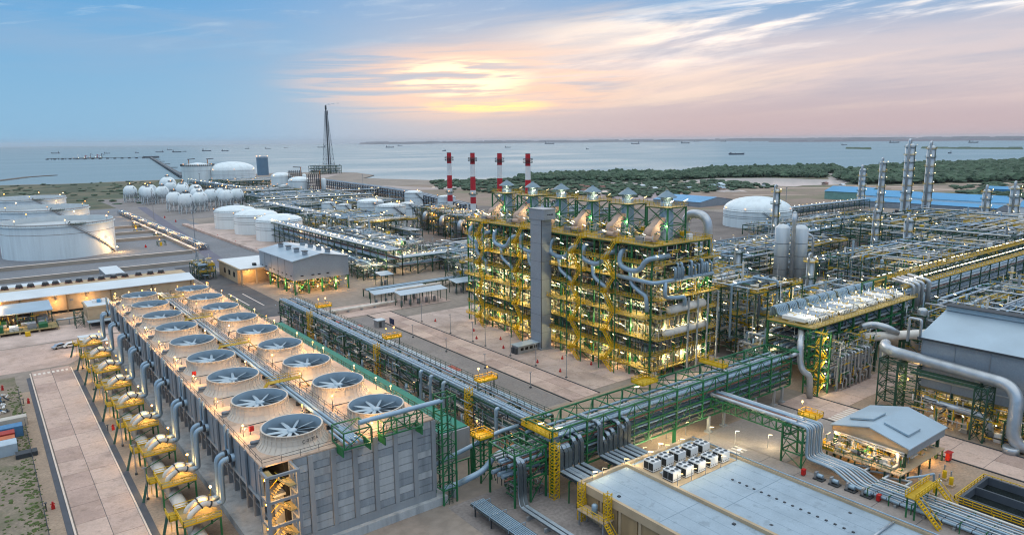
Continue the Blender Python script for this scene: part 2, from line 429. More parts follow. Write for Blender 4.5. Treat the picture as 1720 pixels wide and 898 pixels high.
def water(name, deep, rough, bump, scale, murk=None):
    mt = bpy.data.materials.new(name); mt.use_nodes = True; t = mt.node_tree; p = t.nodes['Principled BSDF']
    p.inputs['Base Color'].default_value = c4(hx(deep)); p.inputs['Roughness'].default_value = rough; p.inputs['IOR'].default_value = 1.33
    g = t.nodes.new('ShaderNodeNewGeometry'); mp = t.nodes.new('ShaderNodeMapping'); mp.inputs['Scale'].default_value = (1, 1.7, 1); mp.inputs['Rotation'].default_value = (0, 0, 0.5)
    t.links.new(g.outputs['Position'], mp.inputs[0])
    n = t.nodes.new('ShaderNodeTexNoise'); n.inputs['Scale'].default_value = scale; n.inputs['Detail'].default_value = 6; t.links.new(mp.outputs[0], n.inputs['Vector'])
    n2 = t.nodes.new('ShaderNodeTexNoise'); n2.inputs['Scale'].default_value = 0.0016; n2.inputs['Detail'].default_value = 5; t.links.new(mp.outputs[0], n2.inputs['Vector'])
    r = t.nodes.new('ShaderNodeMapRange'); t.links.new(n2.outputs['Fac'], r.inputs[0]); r.inputs[1].default_value = 0.35; r.inputs[2].default_value = 0.65; r.inputs[3].default_value = rough * 0.75; r.inputs[4].default_value = rough * 1.3
    t.links.new(r.outputs[0], p.inputs['Roughness'])
    bp = t.nodes.new('ShaderNodeBump'); bp.inputs['Strength'].default_value = bump; bp.inputs['Distance'].default_value = 1.0
    t.links.new(n.outputs['Fac'], bp.inputs['Height']); t.links.new(bp.outputs[0], p.inputs['Normal'])
    if murk:                                                   # silty water: part of the light comes back diffusely
        d = t.nodes.new('ShaderNodeBsdfDiffuse'); d.inputs[0].default_value = c4(hx(murk)); mx = t.nodes.new('ShaderNodeMixShader'); mx.inputs[0].default_value = 0.62
        t.links.new(p.outputs[0], mx.inputs[1]); t.links.new(d.outputs[0], mx.inputs[2]); t.links.new(mx.outputs[0], t.nodes['Material Output'].inputs[0])
    return mt
sea_m = water('sea_water', '5d7d8d', 0.42, 0.35, 0.06, '8fa4ad')
pond_m = water('pond_water', 'a9a9ab', 0.08, 0.04, 0.2, 'c4bcb8')
tagp(ob('sea', (lambda me: (me.from_pydata([(-42000, -42000, -1.5), (42000, -42000, -1.5), (42000, 42000, -1.5), (-42000, 42000, -1.5)], [], [(0, 1, 2, 3)]), me.materials.append(sea_m), me)[2])(bpy.data.meshes.new('sea'))), kind='structure')

field_p = [(423, 986), (571, 998), (652, 795), (633, 599), (783, 629), (883, 565), (1004, 517), (1083, 437), (1263, 376), (1263, 300), (800, 190), (768, 308), (700, 372), (576, 426), (455, 554), (401, 701), (389, 832)]
sheet('field', field_p, 0.05, field)
sheet('terrain', [(822, 1040), (1139, 906), (1298, 970), (1584, 850), (1530, 740), (1900, 750), (2260, 670), (3200, 410), (3200, 200), (1280, 300), (1083, 425), (1004, 505), (883, 555), (783, 619), (640, 590), (570, 640), (540, 872), (624, 1050)], 0.025, scrub)
sheet('scrubland', [(-900, 1560), (37, 1500), (127, 1465), (304, 1480), (345, 1460), (300, 1200), (258, 1114), (162, 872), (100, 860), (-60, 900), (-900, 900)], 0.03, scrub)
ponds = [[(938, 761), (1034, 767), (1116, 709), (1144, 570), (1046, 535), (940, 563), (922, 640), (873, 690)],
         [(1320, 714), (1383, 720), (1259, 645), (1125, 590), (1148, 619)], [(793, 637), (837, 610), (807, 542), (771, 562)],
         [(696, 716), (697, 682), (648, 584), (618, 575), (646, 654)], [(822, 832), (870, 759), (838, 685), (783, 683), (776, 747)],
         [(560, 930), (640, 860), (655, 835), (600, 850), (545, 900)], [(720, 800), (760, 770), (745, 735), (700, 770)], [(1300, 560), (1420, 560), (1400, 520), (1290, 535)]]
for p in ponds:
    q = []
    for (ax, ay), (bx, by) in zip(p, p[1:] + p[:1]):
        for i in range(4): q.append((ax + (bx - ax) * i / 4 + random.uniform(-7, 7), ay + (by - ay) * i / 4 + random.uniform(-7, 7)))
    sheet('pond', q, 0.09, pond_m)
sheet('mudflat', [(601, 629), (728, 701), (717, 585), (705, 505), (650, 488), (600, 558)], 0.06, M('mud', '9c8f92', 0.7, var=0.1, scale=0.01))
for k in range(26):                                            # sandy tracks and bare patches across the flats
    x, y = random.uniform(620, 1250), 0; y = 1150 - x * 0.62 + random.uniform(-190, 40); a = random.uniform(-0.9, -0.2); l = random.uniform(15, 60); w = random.uniform(3, 10)
    c, s = math.cos(a), math.sin(a)
    sheet('bare_patch', [(x + c * u * l - s * v * w, y + s * u * l + c * v * w) for u, v in ((-1, -.6), (0, -1), (1, -.3), (.8, .7), (-.2, 1), (-.9, .5))], 0.115 + 0.001 * k, M('sand', 'b7a596', 0.95, var=0.12, scale=0.05))

# foliage masses
leaf_a = M('mangrove_leaf', '475e49', 0.9, var=0.4, scale=0.03, dirt='3d5140', dirt_amt=0.6, dirt_scale=0.02, fine=0.4)
ICO = None
def clump(b, x, y, z, rx, rz):
    global ICO
    if ICO is None:
        bm = bmesh.new(); bmesh.ops.create_icosphere(bm, subdivisions=2, radius=1.0); bm.verts.index_update()
        ICO = ([v.co.copy() for v in bm.verts], [tuple(v.index for v in f.verts) for f in bm.faces]); bm.free()
    n = len(b.v); a = random.uniform(0, 6.28); ca, sa = math.cos(a), math.sin(a)
    for v in ICO[0]:
        k = random.uniform(0.68, 1.22); b.v.append((x + (v.x * ca - v.y * sa) * rx * k, y + (v.x * sa + v.y * ca) * rx * k, z + v.z * rz * k))
    for f in ICO[1]: b.f.append(tuple(n + i for i in f)); b.sm.append(False)
def inside(p, poly):
    x, y = p; c = False
    for (x1, y1), (x2, y2) in zip(poly, poly[1:] + poly[:1]):
        if (y1 > y) != (y2 > y) and x < (x2 - x1) * (y - y1) / (y2 - y1) + x1: c = not c
    return c
def wood(name, label, poly, n, h0, h1, r0, r1, mat):
    b = MB(); xs = [p[0] for p in poly]; ys = [p[1] for p in poly]; k = 0
    while k < n:
        x, y = random.uniform(min(xs), max(xs)), random.uniform(min(ys), max(ys))
        if not inside((x, y), poly): continue
        k += 1; r = random.uniform(r0, r1); h = random.uniform(h0, h1) * (1.25 if random.random() < 0.12 else 1)
        clump(b, x, y, h * 0.55, r, h * 0.5)
    return tagp(b.build(name, mat), label, 'trees', kind='stuff')
wood('mangrove_wood', 'dark green mangrove wood along the shore behind the ponds', [(822, 1035), (953, 1040), (1139, 906), (1298, 980), (1584, 850), (1400, 720), (1320, 730), (1170, 640), (1150, 720), (1070, 774), (942, 787), (816, 860), (726, 942)], 2600, 5, 11, 4, 8, leaf_a)
wood('mangrove_wood', 'broad dark green mangrove wood reaching from the inlet to the far point', [(1186, 633), (1368, 690), (1540, 735), (1826, 741), (2220, 667), (2900, 480), (2500, 330), (1280, 382), (1139, 460), (1042, 519)], 3600, 7, 13, 6, 12, leaf_a)
wood('scrub_bushes', 'low green bushes scattered over the flats between ponds and plant', [(624, 1050), (803, 1010), (726, 930), (840, 840), (1000, 700), (900, 560), (640, 560), (560, 640), (538, 872)], 750, 2.0, 4.5, 3, 7, leaf_a)
wood('scrub_bushes', 'low green scrub on the spit before the jetty', [(-300, 1520), (37, 1490), (127, 1455), (304, 1460), (330, 1400), (258, 1114), (150, 900), (60, 1000), (-300, 1150)], 260, 0.8, 2.2, 2, 6, leaf_a)
wood('field_bushes', 'loose bushes along the brown fields beyond the blue-roofed sheds', [(800, 250), (1083, 425), (1263, 376), (1500, 360), (1500, 200), (1000, 150)], 380, 1.5, 4.5, 3, 8, leaf_a)

# far shore and islands
def island(name, pts, h, depth, mat):
    b = MB(); n = len(pts)
    for i in range(n - 1):
        for j in range(6):
            u = j / 6; x = pts[i][0] * (1 - u) + pts[i + 1][0] * u; y = pts[i][1] * (1 - u) + pts[i + 1][1] * u
            d = Vector((x, y, 0)).normalized(); s = Vector((-d.y, d.x, 0)); w = math.hypot(pts[i + 1][0] - pts[i][0], pts[i + 1][1] - pts[i][1]) / 6 * 0.75
            hh = h * random.uniform(0.65, 1.2); c = Vector((x, y, 0)); b0 = len(b.v)
            b.v += [tuple(c - s * w + Vector((0, 0, -2))), tuple(c + s * w + Vector((0, 0, -2))), tuple(c + s * w * .8 + d * depth * .4 + Vector((0, 0, hh))), tuple(c - s * w * .8 + d * depth * .4 + Vector((0, 0, hh))),
                    tuple(c + s * w + d * depth + Vector((0, 0, -2))), tuple(c - s * w + d * depth + Vector((0, 0, -2)))]
            b.f += [(b0, b0 + 1, b0 + 2, b0 + 3), (b0 + 3, b0 + 2, b0 + 4, b0 + 5), (b0, b0 + 3, b0 + 5), (b0 + 1, b0 + 4, b0 + 2)]; b.sm += [False] * 4
    return tagp(b.build(name, mat), kind='structure')
far_m = M('far_shore_trees', '5e5f66', 0.95, var=0.15, scale=0.0006)
def polar(deg, d):
    a = AZ + R_(deg); return (math.sin(a) * d, math.cos(a) * d)
island('far_shore', [polar(a, 23000 + 1800 * math.sin(a * 0.9)) for a in [-11.4 + i * 1.4 for i in range(50)]], 72, 1500, far_m)
island('far_shore', [polar(a, 15000 + 500 * math.sin(a)) for a in [20 + i * 1.2 for i in range(40)]], 30, 900, M('far_shore_near', '64606a', 0.95, var=0.15, scale=0.0006))
island('low_island', [(4552, 1416), (4645, 1700), (4750, 1985)], 11, 160, leaf_a)
island('low_island', [(4352, 2120), (4480, 2230), (4520, 2345)], 9, 120, leaf_a)
b = MB(); pts = [(20, 1690), (48, 1735), (101, 1875), (156, 1935)]
for p, q in zip(pts, pts[1:]): b.bar((p[0], p[1], -1.2), (q[0], q[1], -1.2), 14, 2.4)
tagp(b.build('breakwater', MATS['bank_rock']), 'low dark rock breakwater line in the sea', 'breakwater')

# ------------------------------------------------------------ roads, aprons, gravel beds
def slabs(name, x0, x1, y0, y1, nx, ny, z, mat, base_mat, gap=0.05):
    base = sheet(name, rect(x0, x1, y0, y1), z - 0.05, base_mat)
    dx, dy = (x1 - x0) / nx, (y1 - y0) / ny
    for i in range(nx):
        for j in range(ny):
            dzz = random.uniform(-0.006, 0.006)
            box('slab', x0 + i * dx + gap, x0 + (i + 1) * dx - gap, y0 + j * dy + gap, y0 + (j + 1) * dy - gap, z - 0.06, z + dzz, random.choice(SLAB.get(mat.name, [mat])), base)
    return base
road_c = M('road_concrete', 'c2aca0', 0.9, var=0.10, scale=0.18, dirt='93806f', dirt_amt=0.5, dirt_scale=0.16, fine=0.3, stain=0.45)
SLAB = {'road_concrete': [road_c, M('road_concrete_b', 'b6a095', 0.9, var=0.10, scale=0.2, dirt='887768', dirt_amt=0.5, dirt_scale=0.13, fine=0.3, stain=0.5), M('road_concrete_c', 'cbb5a8', 0.9, var=0.10, scale=0.2, dirt='9a887a', dirt_amt=0.5, dirt_scale=0.2, fine=0.3, stain=0.4)],
        'concrete_pale': [concrete, M('concrete_pale_b', 'bcaba1', 0.9, var=0.12, scale=0.22, dirt='80736a', dirt_amt=0.7, dirt_scale=0.08, fine=0.3, stain=0.5)]}
slabs('road', 8.0, 18.0, 118, 252, 2, 17, 0.14, road_c, drain_mat)
for nm, x0, x1, mt, z in (('drain', 6.5, 7.45, drain_mat, 0.06), ('drain', 18.35, 19.55, drain_mat, 0.06)): sheet(nm, rect(x0, x1, 118, 246), z, mt)
for x0 in (7.5, 18.02): box('kerb', x0, x0 + 0.3, 118, 250, 0, 0.2, kerb_mat)['kind'] = 'structure'
sheet('pavement', rect(3.9, 6.45, 118, 232), 0.05, gravel_tan)
sheet('gravel_bed', rect(19.6, 31.0, 100, 262), 0.03, gravel_tan)
sheet('crossing_road', [(-60, 256), (8, 254), (18, 254), (24, 262), (66, 262), (66, 285), (-60, 287)], 0.045, road_c)
sheet('yard', rect(-60, 70, 287.2, 312), 0.035, concrete)
sheet('waste_ground', rect(-60, 3.8, 60, 250), 0.035, M('waste_dirt', '8b8072', 0.95, var=0.2, scale=0.12, dirt='4f5a3c', dirt_amt=0.85, dirt_scale=0.07, fine=0.5))
sheet('gravel_bed', rect(66.5, 119.0, 132, 250), 0.03, gravel)
sheet('gravel_bed', rect(64.5, 84.0, 20, 105), 0.03, gravel)
slabs('road', 119.8, 129.8, 131, 251.6, 2, 14, 0.14, road_c, drain_mat)
for x0 in (119.45, 129.85): box('kerb', x0, x0 + 0.3, 131, 252, 0, 0.26, dkgrey)['kind'] = 'structure'
slabs('apron', 130.3, 149.6, 134, 240, 2, 9, 0.10, concrete, M('joint', '7d7064', 0.9), 0.04)
sheet('crossing_road', [(84, 252.5), (160, 252.5), (160, 270), (84, 274)], 0.12, road_c)
sheet('works_road', rect(66.5, 84, 252.5, 330), 0.1, road_c)
sheet('works_road', rect(84.2, 100.5, 274, 420), 0.06, asphalt)
sheet('furnace_pad', rect(149.8, 182, 118, 240), 0.06, concrete)
sheet('rack_yard', rect(84.2, 150, 95.5, 131), 0.05, gravel_tan)
slabs('road', 118, 131, 40, 95.4, 2, 7, 0.12, M('road_grey', '958f8a', 0.9, var=0.12, scale=0.15, dirt='736d68', dirt_amt=0.5, dirt_scale=0.1, fine=0.3), drain_mat)
sheet('works_road', [(131.3, 96), (131.3, 76), (160, 76), (160, 96)], 0.08, MATS['road_grey'])
slabs('road', 160.5, 172.5, 10, 96, 2, 11, 0.12, road_c, drain_mat)
for x0 in (160.1, 172.6): box('kerb', x0, x0 + 0.3, 10, 96, 0, 0.24, dkgrey)['kind'] = 'structure'
sheet('process_pad', rect(172.9, 330, -60, 128), 0.05, gravel_tan)
sheet('pump_pad', rect(131.4, 160, -20, 75.8), 0.05, gravel_tan)
slabs('works_road', 172.9, 260, 84, 92, 10, 1, 0.1, road_c, drain_mat)
# zebra crossings
def zebra(x0, x1, y0, y1, n, along_x=True, z=0.16):
    for i in range(n):
        u0, u1 = i / n, (i + 0.55) / n
        r = rect(x0 + (x1 - x0) * u0, x0 + (x1 - x0) * u1, y0, y1) if along_x else rect(x0, x1, y0 + (y1 - y0) * u0, y0 + (y1 - y0) * u1)
        sheet('crossing_stripe', r, z, M('road_paint', 'd8d2c8', 0.8, var=0.12, scale=0.6))
zebra(118.6, 130.5, 84.5, 87.5, 9); zebra(8.4, 17.8, 247, 249, 8); zebra(161, 172, 80, 83, 8)
# tank farm ground
sheet('tank_farm_floor', rect(-120, 152, 405, 858), 0.036, M('bund_floor', '7f8388', 0.95, var=0.12, scale=0.05, dirt='646a70', dirt_amt=0.5, dirt_scale=0.02, fine=0.4))
sheet('tank_pad', rect(140, 215, 440, 640), 0.05, concrete)
sheet('farm_road', [(104, 400), (112, 400), (150, 860), (142, 860)], 0.08, M('road_violet', '6a6b78', 0.9, var=0.1, scale=0.1))
sheet('sphere_yard', rect(122, 330, 690, 1010), 0.055, gravel)
sheet('works_floor', rect(215, 560, 270, 900), 0.04, M('works_ground', '756f6b', 0.95, var=0.2, scale=0.06, dirt='54524f', dirt_amt=0.6, dirt_scale=0.04, fine=0.3))
sheet('works_floor', rect(180, 760, 96, 269.5), 0.042, MATS['works_ground'])
sheet('bank_road', [(330, 1000), (420, 1250), (640, 1500), (660, 1480), (470, 1200), (560, 880), (545, 860)], 0.07, M('pale_track', 'a59a94', 0.95, var=0.1, scale=0.02))
# ============================================================ COOLING TOWER
CT = thing('cooling_tower', 'long concrete cooling tower with two rows of round fan stacks on its deck', 'cooling tower', (47.6, 184, 0))
TX0, TX1, TY0, TY1, TZ = 31.6, 63.6, 107.6, 259.5, 17.2
box('basin', 30.6, 65.6, 106.5, 260.5, 0, 1.5, concrete2, CT)
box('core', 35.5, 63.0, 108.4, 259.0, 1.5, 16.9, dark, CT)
box('roof_deck', TX0, TX1, TY0, TY1, 16.95, TZ, deck_m, CT)
# end wall: columns, panels and base band
cw = [39.6 + 3.95 * k for k in range(7)]
box('base_band', 36.4, 63.6, 107.45, 108.4, 1.5, 3.0, concrete_dk, CT)
box('end_wall', 36.6, 63.2, 107.95, 108.39, 3.0, 16.95, concrete_dk, CT)
for x in cw: box('column', x - 0.42, x + 0.42, 107.35, 108.2, 3.0, 16.9, concrete_dk, CT)
pm = [concrete2, M('concrete_wall_b', '969fa5', 0.9, var=0.16, scale=0.7, streaky=True, dirt='565d62', dirt_amt=0.5, dirt_scale=0.4, fine=0.25), M('concrete_wall_c', 'b0b6b8', 0.9, var=0.14, scale=0.7, streaky=True, dirt='666c70', dirt_amt=0.45, dirt_scale=0.4, fine=0.25)]
edges = [36.7] + cw
for a, c in zip(edges, edges[1:]):
    x0 = a + (0.45 if a != 36.7 else 0.0); x1 = c - 0.45
    for r in range(10):
        z0 = 3.06 + r * 1.385; d = random.uniform(-0.03, 0.03); gapz = 0.09 if r % 3 == 2 else 0.045
        box('panel', x0 + 0.03, x1 - 0.03, 107.62 + d, 107.95, z0 + gapz, z0 + 1.385 - 0.03, random.choice(pm), CT)
# side walls
box('side_wall', 63.0, 63.5, 108.4, 259.4, 1.5, 16.95, concrete_dk, CT)
box('far_wall', 36.4, 63.2, 259.0, 259.5, 1.5, 16.95, concrete_dk, CT)
bl = MB()
for y in range(110, 259, 4): bl.box(34.0, 35.5, y - 0.25, y + 0.25, 0.5, 11.4)
for z in (4.0, 7.5): bl.box(34.3, 34.6, 108.5, 259, z, z + 0.25)
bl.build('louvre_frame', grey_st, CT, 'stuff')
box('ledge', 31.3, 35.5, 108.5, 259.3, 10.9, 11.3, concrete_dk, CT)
NC, P0, PP = 9, 114.5, 17.0
side_m = M('side_panel', '73818c', 0.6, var=0.14, scale=0.5, streaky=True)
for k in range(NC):
    y0 = P0 + PP * k - 8.0
    for j in range(8):
        ya = y0 + 0.35 + j * 2.02
        if ya + 1.95 > 259.3 or ya < 108.4: continue
        box('side_panel', 31.45 + (0.12 if j % 2 else 0.0), 31.75, ya, ya + 1.9, 11.32, 16.9, side_m, CT)
    for j in (0, 4): box('side_post', 31.1, 31.44, y0 + 0.1 + j * 2.02, y0 + 0.5 + j * 2.02, 10.9, 17.6, side_m, CT)
# fan stacks: built once, copied
def stack_mesh():
    b = MB(); b.lathe([(6.1, 0), (6.05, 0.12), (5.55, 0.5), (5.28, 1.05), (5.15, 1.8), (5.12, 2.75), (5.22, 2.76), (5.22, 2.9), (4.95, 2.9)], n=48)
    for i in range(36):
        a = 2 * math.pi * i / 36; c, s = math.cos(a), math.sin(a)
        b.bar((5.26 * c, 5.26 * s, 1.1), (5.2 * c, 5.2 * s, 2.75), 0.09, 0.09); b.bar((6.0 * c, 6.0 * s, 0.15), (5.3 * c, 5.3 * s, 1.05), 0.09, 0.09)
    for z in (1.25, 2.0): b.lathe([(5.3, z), (5.34, z + 0.05), (5.3, z + 0.1)], n=48)
    return b
def blade_mesh():
    b = MB(); n = len(b.v)
    prof = [(0.75, 0.2, -0.10), (2.0, 0.29, -0.10), (3.4, 0.26, -0.06), (4.75, 0.17, -0.03)]
    for r, w, t in prof: b.v += [(r, -w, 0.02 - t), (r, w, 0.02 + t), (r, w, 0.10 + t), (r, -w, 0.10 - t)]
    for i in range(3):
        for j in range(4):
            k = (j + 1) % 4; b.f.append((4 * i + j, 4 * i + k, 4 * i + 4 + k, 4 * i + 4 + j)); b.sm.append(False)
    b.f += [(0, 3, 2, 1), (12, 13, 14, 15)]; b.sm += [False, False]
    return b
def mk(b, name, mat):
    me = bpy.data.meshes.new(name); me.from_pydata(b.v, [], b.f); me.polygons.foreach_set('use_smooth', b.sm); me.materials.append(mat); return me
me_stack = mk(stack_mesh(), 'fan_stack', stack_m); me_blade = mk(blade_mesh(), 'blade', blade_m)
b = MB(); b.lathe([(4.95, 2.9), (4.92, 1.2), (5.2, 0.3)], n=48); me_in = mk(b, 'stack_lining', stack_in)
b = MB(); b.lathe([(0.01, 0.42), (0.55, 0.36), (0.85, 0.2), (0.85, -0.25), (0.3, -0.3), (0.3, -1.2)], n=20); me_hub = mk(b, 'hub', blade_m)
b = MB(); b.poly([(5.2 * math.cos(i * .2618), 5.2 * math.sin(i * .2618), 0) for i in range(24)]); me_dark = mk(b, 'fan_pit', M('fan_pit_grey', '3b4750', .8, var=.25, scale=.8))
for k in range(NC):
    for x in (39.3, 55.3):
        y = P0 + PP * k
        def put(nm, me, p, z, rz=0.0, par=None):
            o = bpy.data.objects.new(nm, me); link(o); o.location = (x, y, z); o.rotation_euler = (0, 0, rz); return adopt(o, par)
        st = put('fan_stack', me_stack, None, TZ, 0, CT)
        put('stack_lining', me_in, None, TZ, 0, st); put('fan_pit', me_dark, None, TZ + 0.25, 0, st); put('hub', me_hub, None, TZ + 1.75, 0, st)
        a0 = random.uniform(0, 1)
        for i in range(10): put('blade', me_blade, None, TZ + 1.75, a0 + i * math.pi / 5, st)
# stack number on the first stack
def text(name, s, size, loc, rot, mat, parent=None, ext=0.01):
    cu_ = bpy.data.curves.new(name, 'FONT'); cu_.body = s; cu_.size = size; cu_.align_x = 'CENTER'; cu_.align_y = 'CENTER'; cu_.extrude = ext
    o = bpy.data.objects.new(name, cu_); link(o); dg = bpy.context.evaluated_depsgraph_get()
    me = bpy.data.meshes.new_from_object(o.evaluated_get(dg)); bpy.data.objects.remove(o)
    me.materials.clear(); me.materials.append(mat)
    o2 = bpy.data.objects.new(name, me); link(o2); o2.location = loc; o2.rotation_euler = rot
    return adopt(o2, parent)
text('stack_number', 'C-013FA', 0.85, (39.3 + 5.45 * math.sin(R_(12)), 114.5 - 5.45 * math.cos(R_(12)), TZ + 1.7), (R_(86), 0, R_(12)), dkgrey, CT)
# deck piping along the middle
for x, r in ((46.3, 0.32), (47.2, 0.32)): pipe('deck_pipe', [(x, 106.2, 18.2), (x, 258, 18.2)], r, silver_b, CT)
box('deck_walkway', 47.8, 49.2, 109, 258, 18.0, 18.12, grey_st, CT)
b = MB()
for x in (47.75, 49.25): b.rail([(x, 109), (x, 258)], 18.12, w=0.06, step=3)
b.build('walkway_rail', dkgrey, CT, 'stuff')
for k in range(30): box('pipe_support', 45.8, 49.2, 110 + k * 5, 110.3 + k * 5, TZ, 18.0, dkgrey, CT)
for k in (1, 3, 5, 7): 
    y = P0 + PP * k + 8.5
    box('crossover', 43.6, 50.6, y - 0.7, y + 0.7, 19.4, 19.5, yellow_dk, CT)
    b = MB(); b.rail([(43.6, y - 0.7), (50.6, y - 0.7)], 19.5, w=0.08); b.rail([(43.6, y + 0.7), (50.6, y + 0.7)], 19.5, w=0.08)
    b.bar((43.6, y, 19.4), (41.9, y, 17.2), 1.2, 0.15); b.bar((50.6, y, 19.4), (52.3, y, 17.2), 1.2, 0.15); b.build('crossover_rail', yellow_dk, CT, 'stuff')
# thin hose lines and drive shafts
for k in range(NC):
    y = P0 + PP * k + 8.3
    pipe('deck_line', [(33, y, 17.5), (33, y, 18.5), (45.6, y, 18.5), (45.6, y, 18.1)], 0.09, dkgrey, CT, 6)
    pipe('deck_line', [(50, y - .6, 17.4), (50, y - .6, 18.5), (62, y - .6, 18.5), (62, y - .6, 17.4)], 0.09, dkgrey, CT, 6)
    pipe('drive_motor', [(32.7, y - 6.2, 17.9), (34.4, y - 6.7, 17.9)], 0.32, grey_st, CT, 8); box('motor_base', 32.4, 34.4, y - 6.9, y - 5.9, TZ, 17.6, grey_st, CT)
    pipe('vent_bend', [(34.3, y - 1.2, TZ), (34.3, y - 1.2, 18.6), (33.4, y - 1.2, 18.6), (33.4, y - 1.2, 18.0)], 0.1, grey_st, CT, 6)
b = MB(); b.rail([(31.8, 107.8), (31.8, 259.3)], TZ, w=0.06, step=3); b.rail([(31.8, 107.8), (63.4, 107.8)], TZ, w=0.06, step=3); b.rail([(63.4, 107.8), (63.4, 259.3)], TZ, w=0.06, step=3)
b.build('deck_rail', dkgrey, CT, 'stuff')
box('fire_box', 34.0, 34.8, 121, 121.4, 18.0, 18.9, red, CT); box('fire_box', 33.6, 34.4, 159, 159.4, 18.2, 19.1, red, CT)
# lamps on the deck
def deck_lamp(x, y, h=2.4, z=TZ, par=CT, e=620.0):
    p = bar('lamp_post', (x, y, z), (x, y, z + h), 0.1, dkgrey, par)
    ball('bulb', (x, y, z + h + 0.2), 0.2, L_WARM, p); point_light((x, y, z + h - 0.4), p, e)
for k in range(NC):
    y = P0 + PP * k
    deck_lamp(62.3, y + 7.5); deck_lamp(50.8, y - 7.4)
    if k % 2 == 0: deck_lamp(44.4, y + 8.6)
    else: deck_lamp(62.3, y - 3.0)
for x in (33.5, 37.5, 41.5, 45.5, 52.5, 58, 62.0): deck_lamp(x, 258.6)
for k in range(NC): deck_lamp(33.0, P0 + PP * k + 6.9, 1.9, e=560.0)
# risers, stubs and valves on the west side, each pair with its pump platform
for k in range(NC):
    yk = P0 + PP * k
    for j, yy in enumerate((yk + 8.6, yk + 11.0)):
        if yy > 262: continue
        pipe('riser', [(28.0, yy, 5.45), (29.1, yy, 5.5), (29.2, yy, 13.2), (32.2, yy, 13.2)], 0.5, silver_b, CT, 12, 1.3)
        tube('riser_stub', (31.0, yy, 13.2), (32.6, yy, 13.2), 0.75, silver_b, CT); tube('flange', (30.55, yy, 13.2), (30.95, yy, 13.2), 0.72, dkgrey, CT)
        tube('riser_post', (31.2, yy + 0.9, 13.0), (31.2, yy + 0.9, 18.3), 0.22, silver_b, CT, 8)
        pipe('flow_pipe', [(23.4, yy - 0.2, 1.4), (23.4, yy - 0.2, 4.9), (24.7, yy - 0.15, 5.7), (26.0, yy, 6.3), (27.6, yy, 5.45), (28.5, yy, 5.45)], 0.5, pipe_pale, CT, 12, 1.1)
        for (fx, fz) in ((25.35, 6.02), (26.9, 5.85)): tube('flange', (fx - .1, yy - .08, fz + (.06 if fx > 26 else -.05)), (fx + .1, yy - .05, fz - (.06 if fx > 26 else -.05)), .6, dkgrey, CT, 12)
tube('header_pipe', (24.4, 108, 1.35), (24.4, 262, 1.35), 1.2, pipe_pale, CT, 20)
for k in range(NC):
    y = P0 + PP * k + 5.6
    PF = thing('pump_platform', 'yellow railed valve platform beside the cooling tower, ' + ('nearest its stair tower', 'second from its stair tower', 'third from its stair tower', 'fourth from its stair tower', 'fifth, the middle one of nine', 'fourth from the carport', 'third from the carport', 'second from the carport', 'nearest the carport')[k], 'platform', (25, y + 4, 0), 'valve platforms along the cooling tower')
    x0, x1, y0, y1 = 21.8, 28.0, y, y + 7.0
    box('deck', x0, x1, y0, y1, 4.35, 4.5, grating, PF); box('step_deck', x0 - 1.3, x0, y0 + 4.3, y1 + 0.6, 4.0, 4.12, yellow_dk, PF)
    for (a, c) in ((x0 + .2, y0 + .2), (x1 - .2, y0 + .2), (x0 + .2, y1 - .2), (x1 - .2, y1 - .2)): box('leg', a - .15, a + .15, c - .15, c + .15, 0, 4.35, green, PF)
    b = MB(); b.rail([(x1, y0), (x0, y0), (x0, y1), (x1, y1)], 4.5, w=0.1, step=1.6, toe=0.3); b.rail([(x0 - 1.3, y1 + .6), (x0 - 1.3, y0 + 4.3), (x0, y0 + 4.3)], 4.12, w=0.1, step=1.3, toe=0.3); b.build('guard_rail', yellow, PF, 'stuff')
    b = MB(); b.bar((x0 + .2, y0 + .2, 2.0), (x1 - .2, y0 + .2, 4.3), 0.14); b.bar((x0 + .2, y0 + .2, 4.3), (x0 + .2, y1 - .2, 1.5), 0.14); b.bar((x1 - .2, y0 + .2, 4.3), (x1 - .2, y1 - .2, 2), 0.14); b.build('brace', green, PF, 'stuff')
    b = MB(); b.bar((x0 - 1.0, y1 + 0.4, 4.0), (x0 - 2.4, y1 - 1.2, 0.1), 0.5, 0.1); b.build('access_stair', green_dk, PF)
    lp = bar('lamp_post', (28.2, y1 + 0.5, 4.5), (28.2, y1 + 0.5, 6.6), 0.1, yellow, PF); ball('bulb', (28.2, y1 + 0.5, 6.8), 0.26, L_WARM, lp); point_light((26.2, y1 - 2.6, 6.0), lp, 420.0, (1.0, 0.5, 0.14))
    lp = bar('lamp_post', (21.4, y1 + 1.5, 0), (21.4, y1 + 1.5, 3.0), 0.1, yellow, PF); ball('bulb', (21.4, y1 + 1.5, 3.2), 0.22, L_WARM, lp); point_light((21.4, y1 + 1.9, 2.6), lp, 300.0, (1.0, 0.6, 0.22))
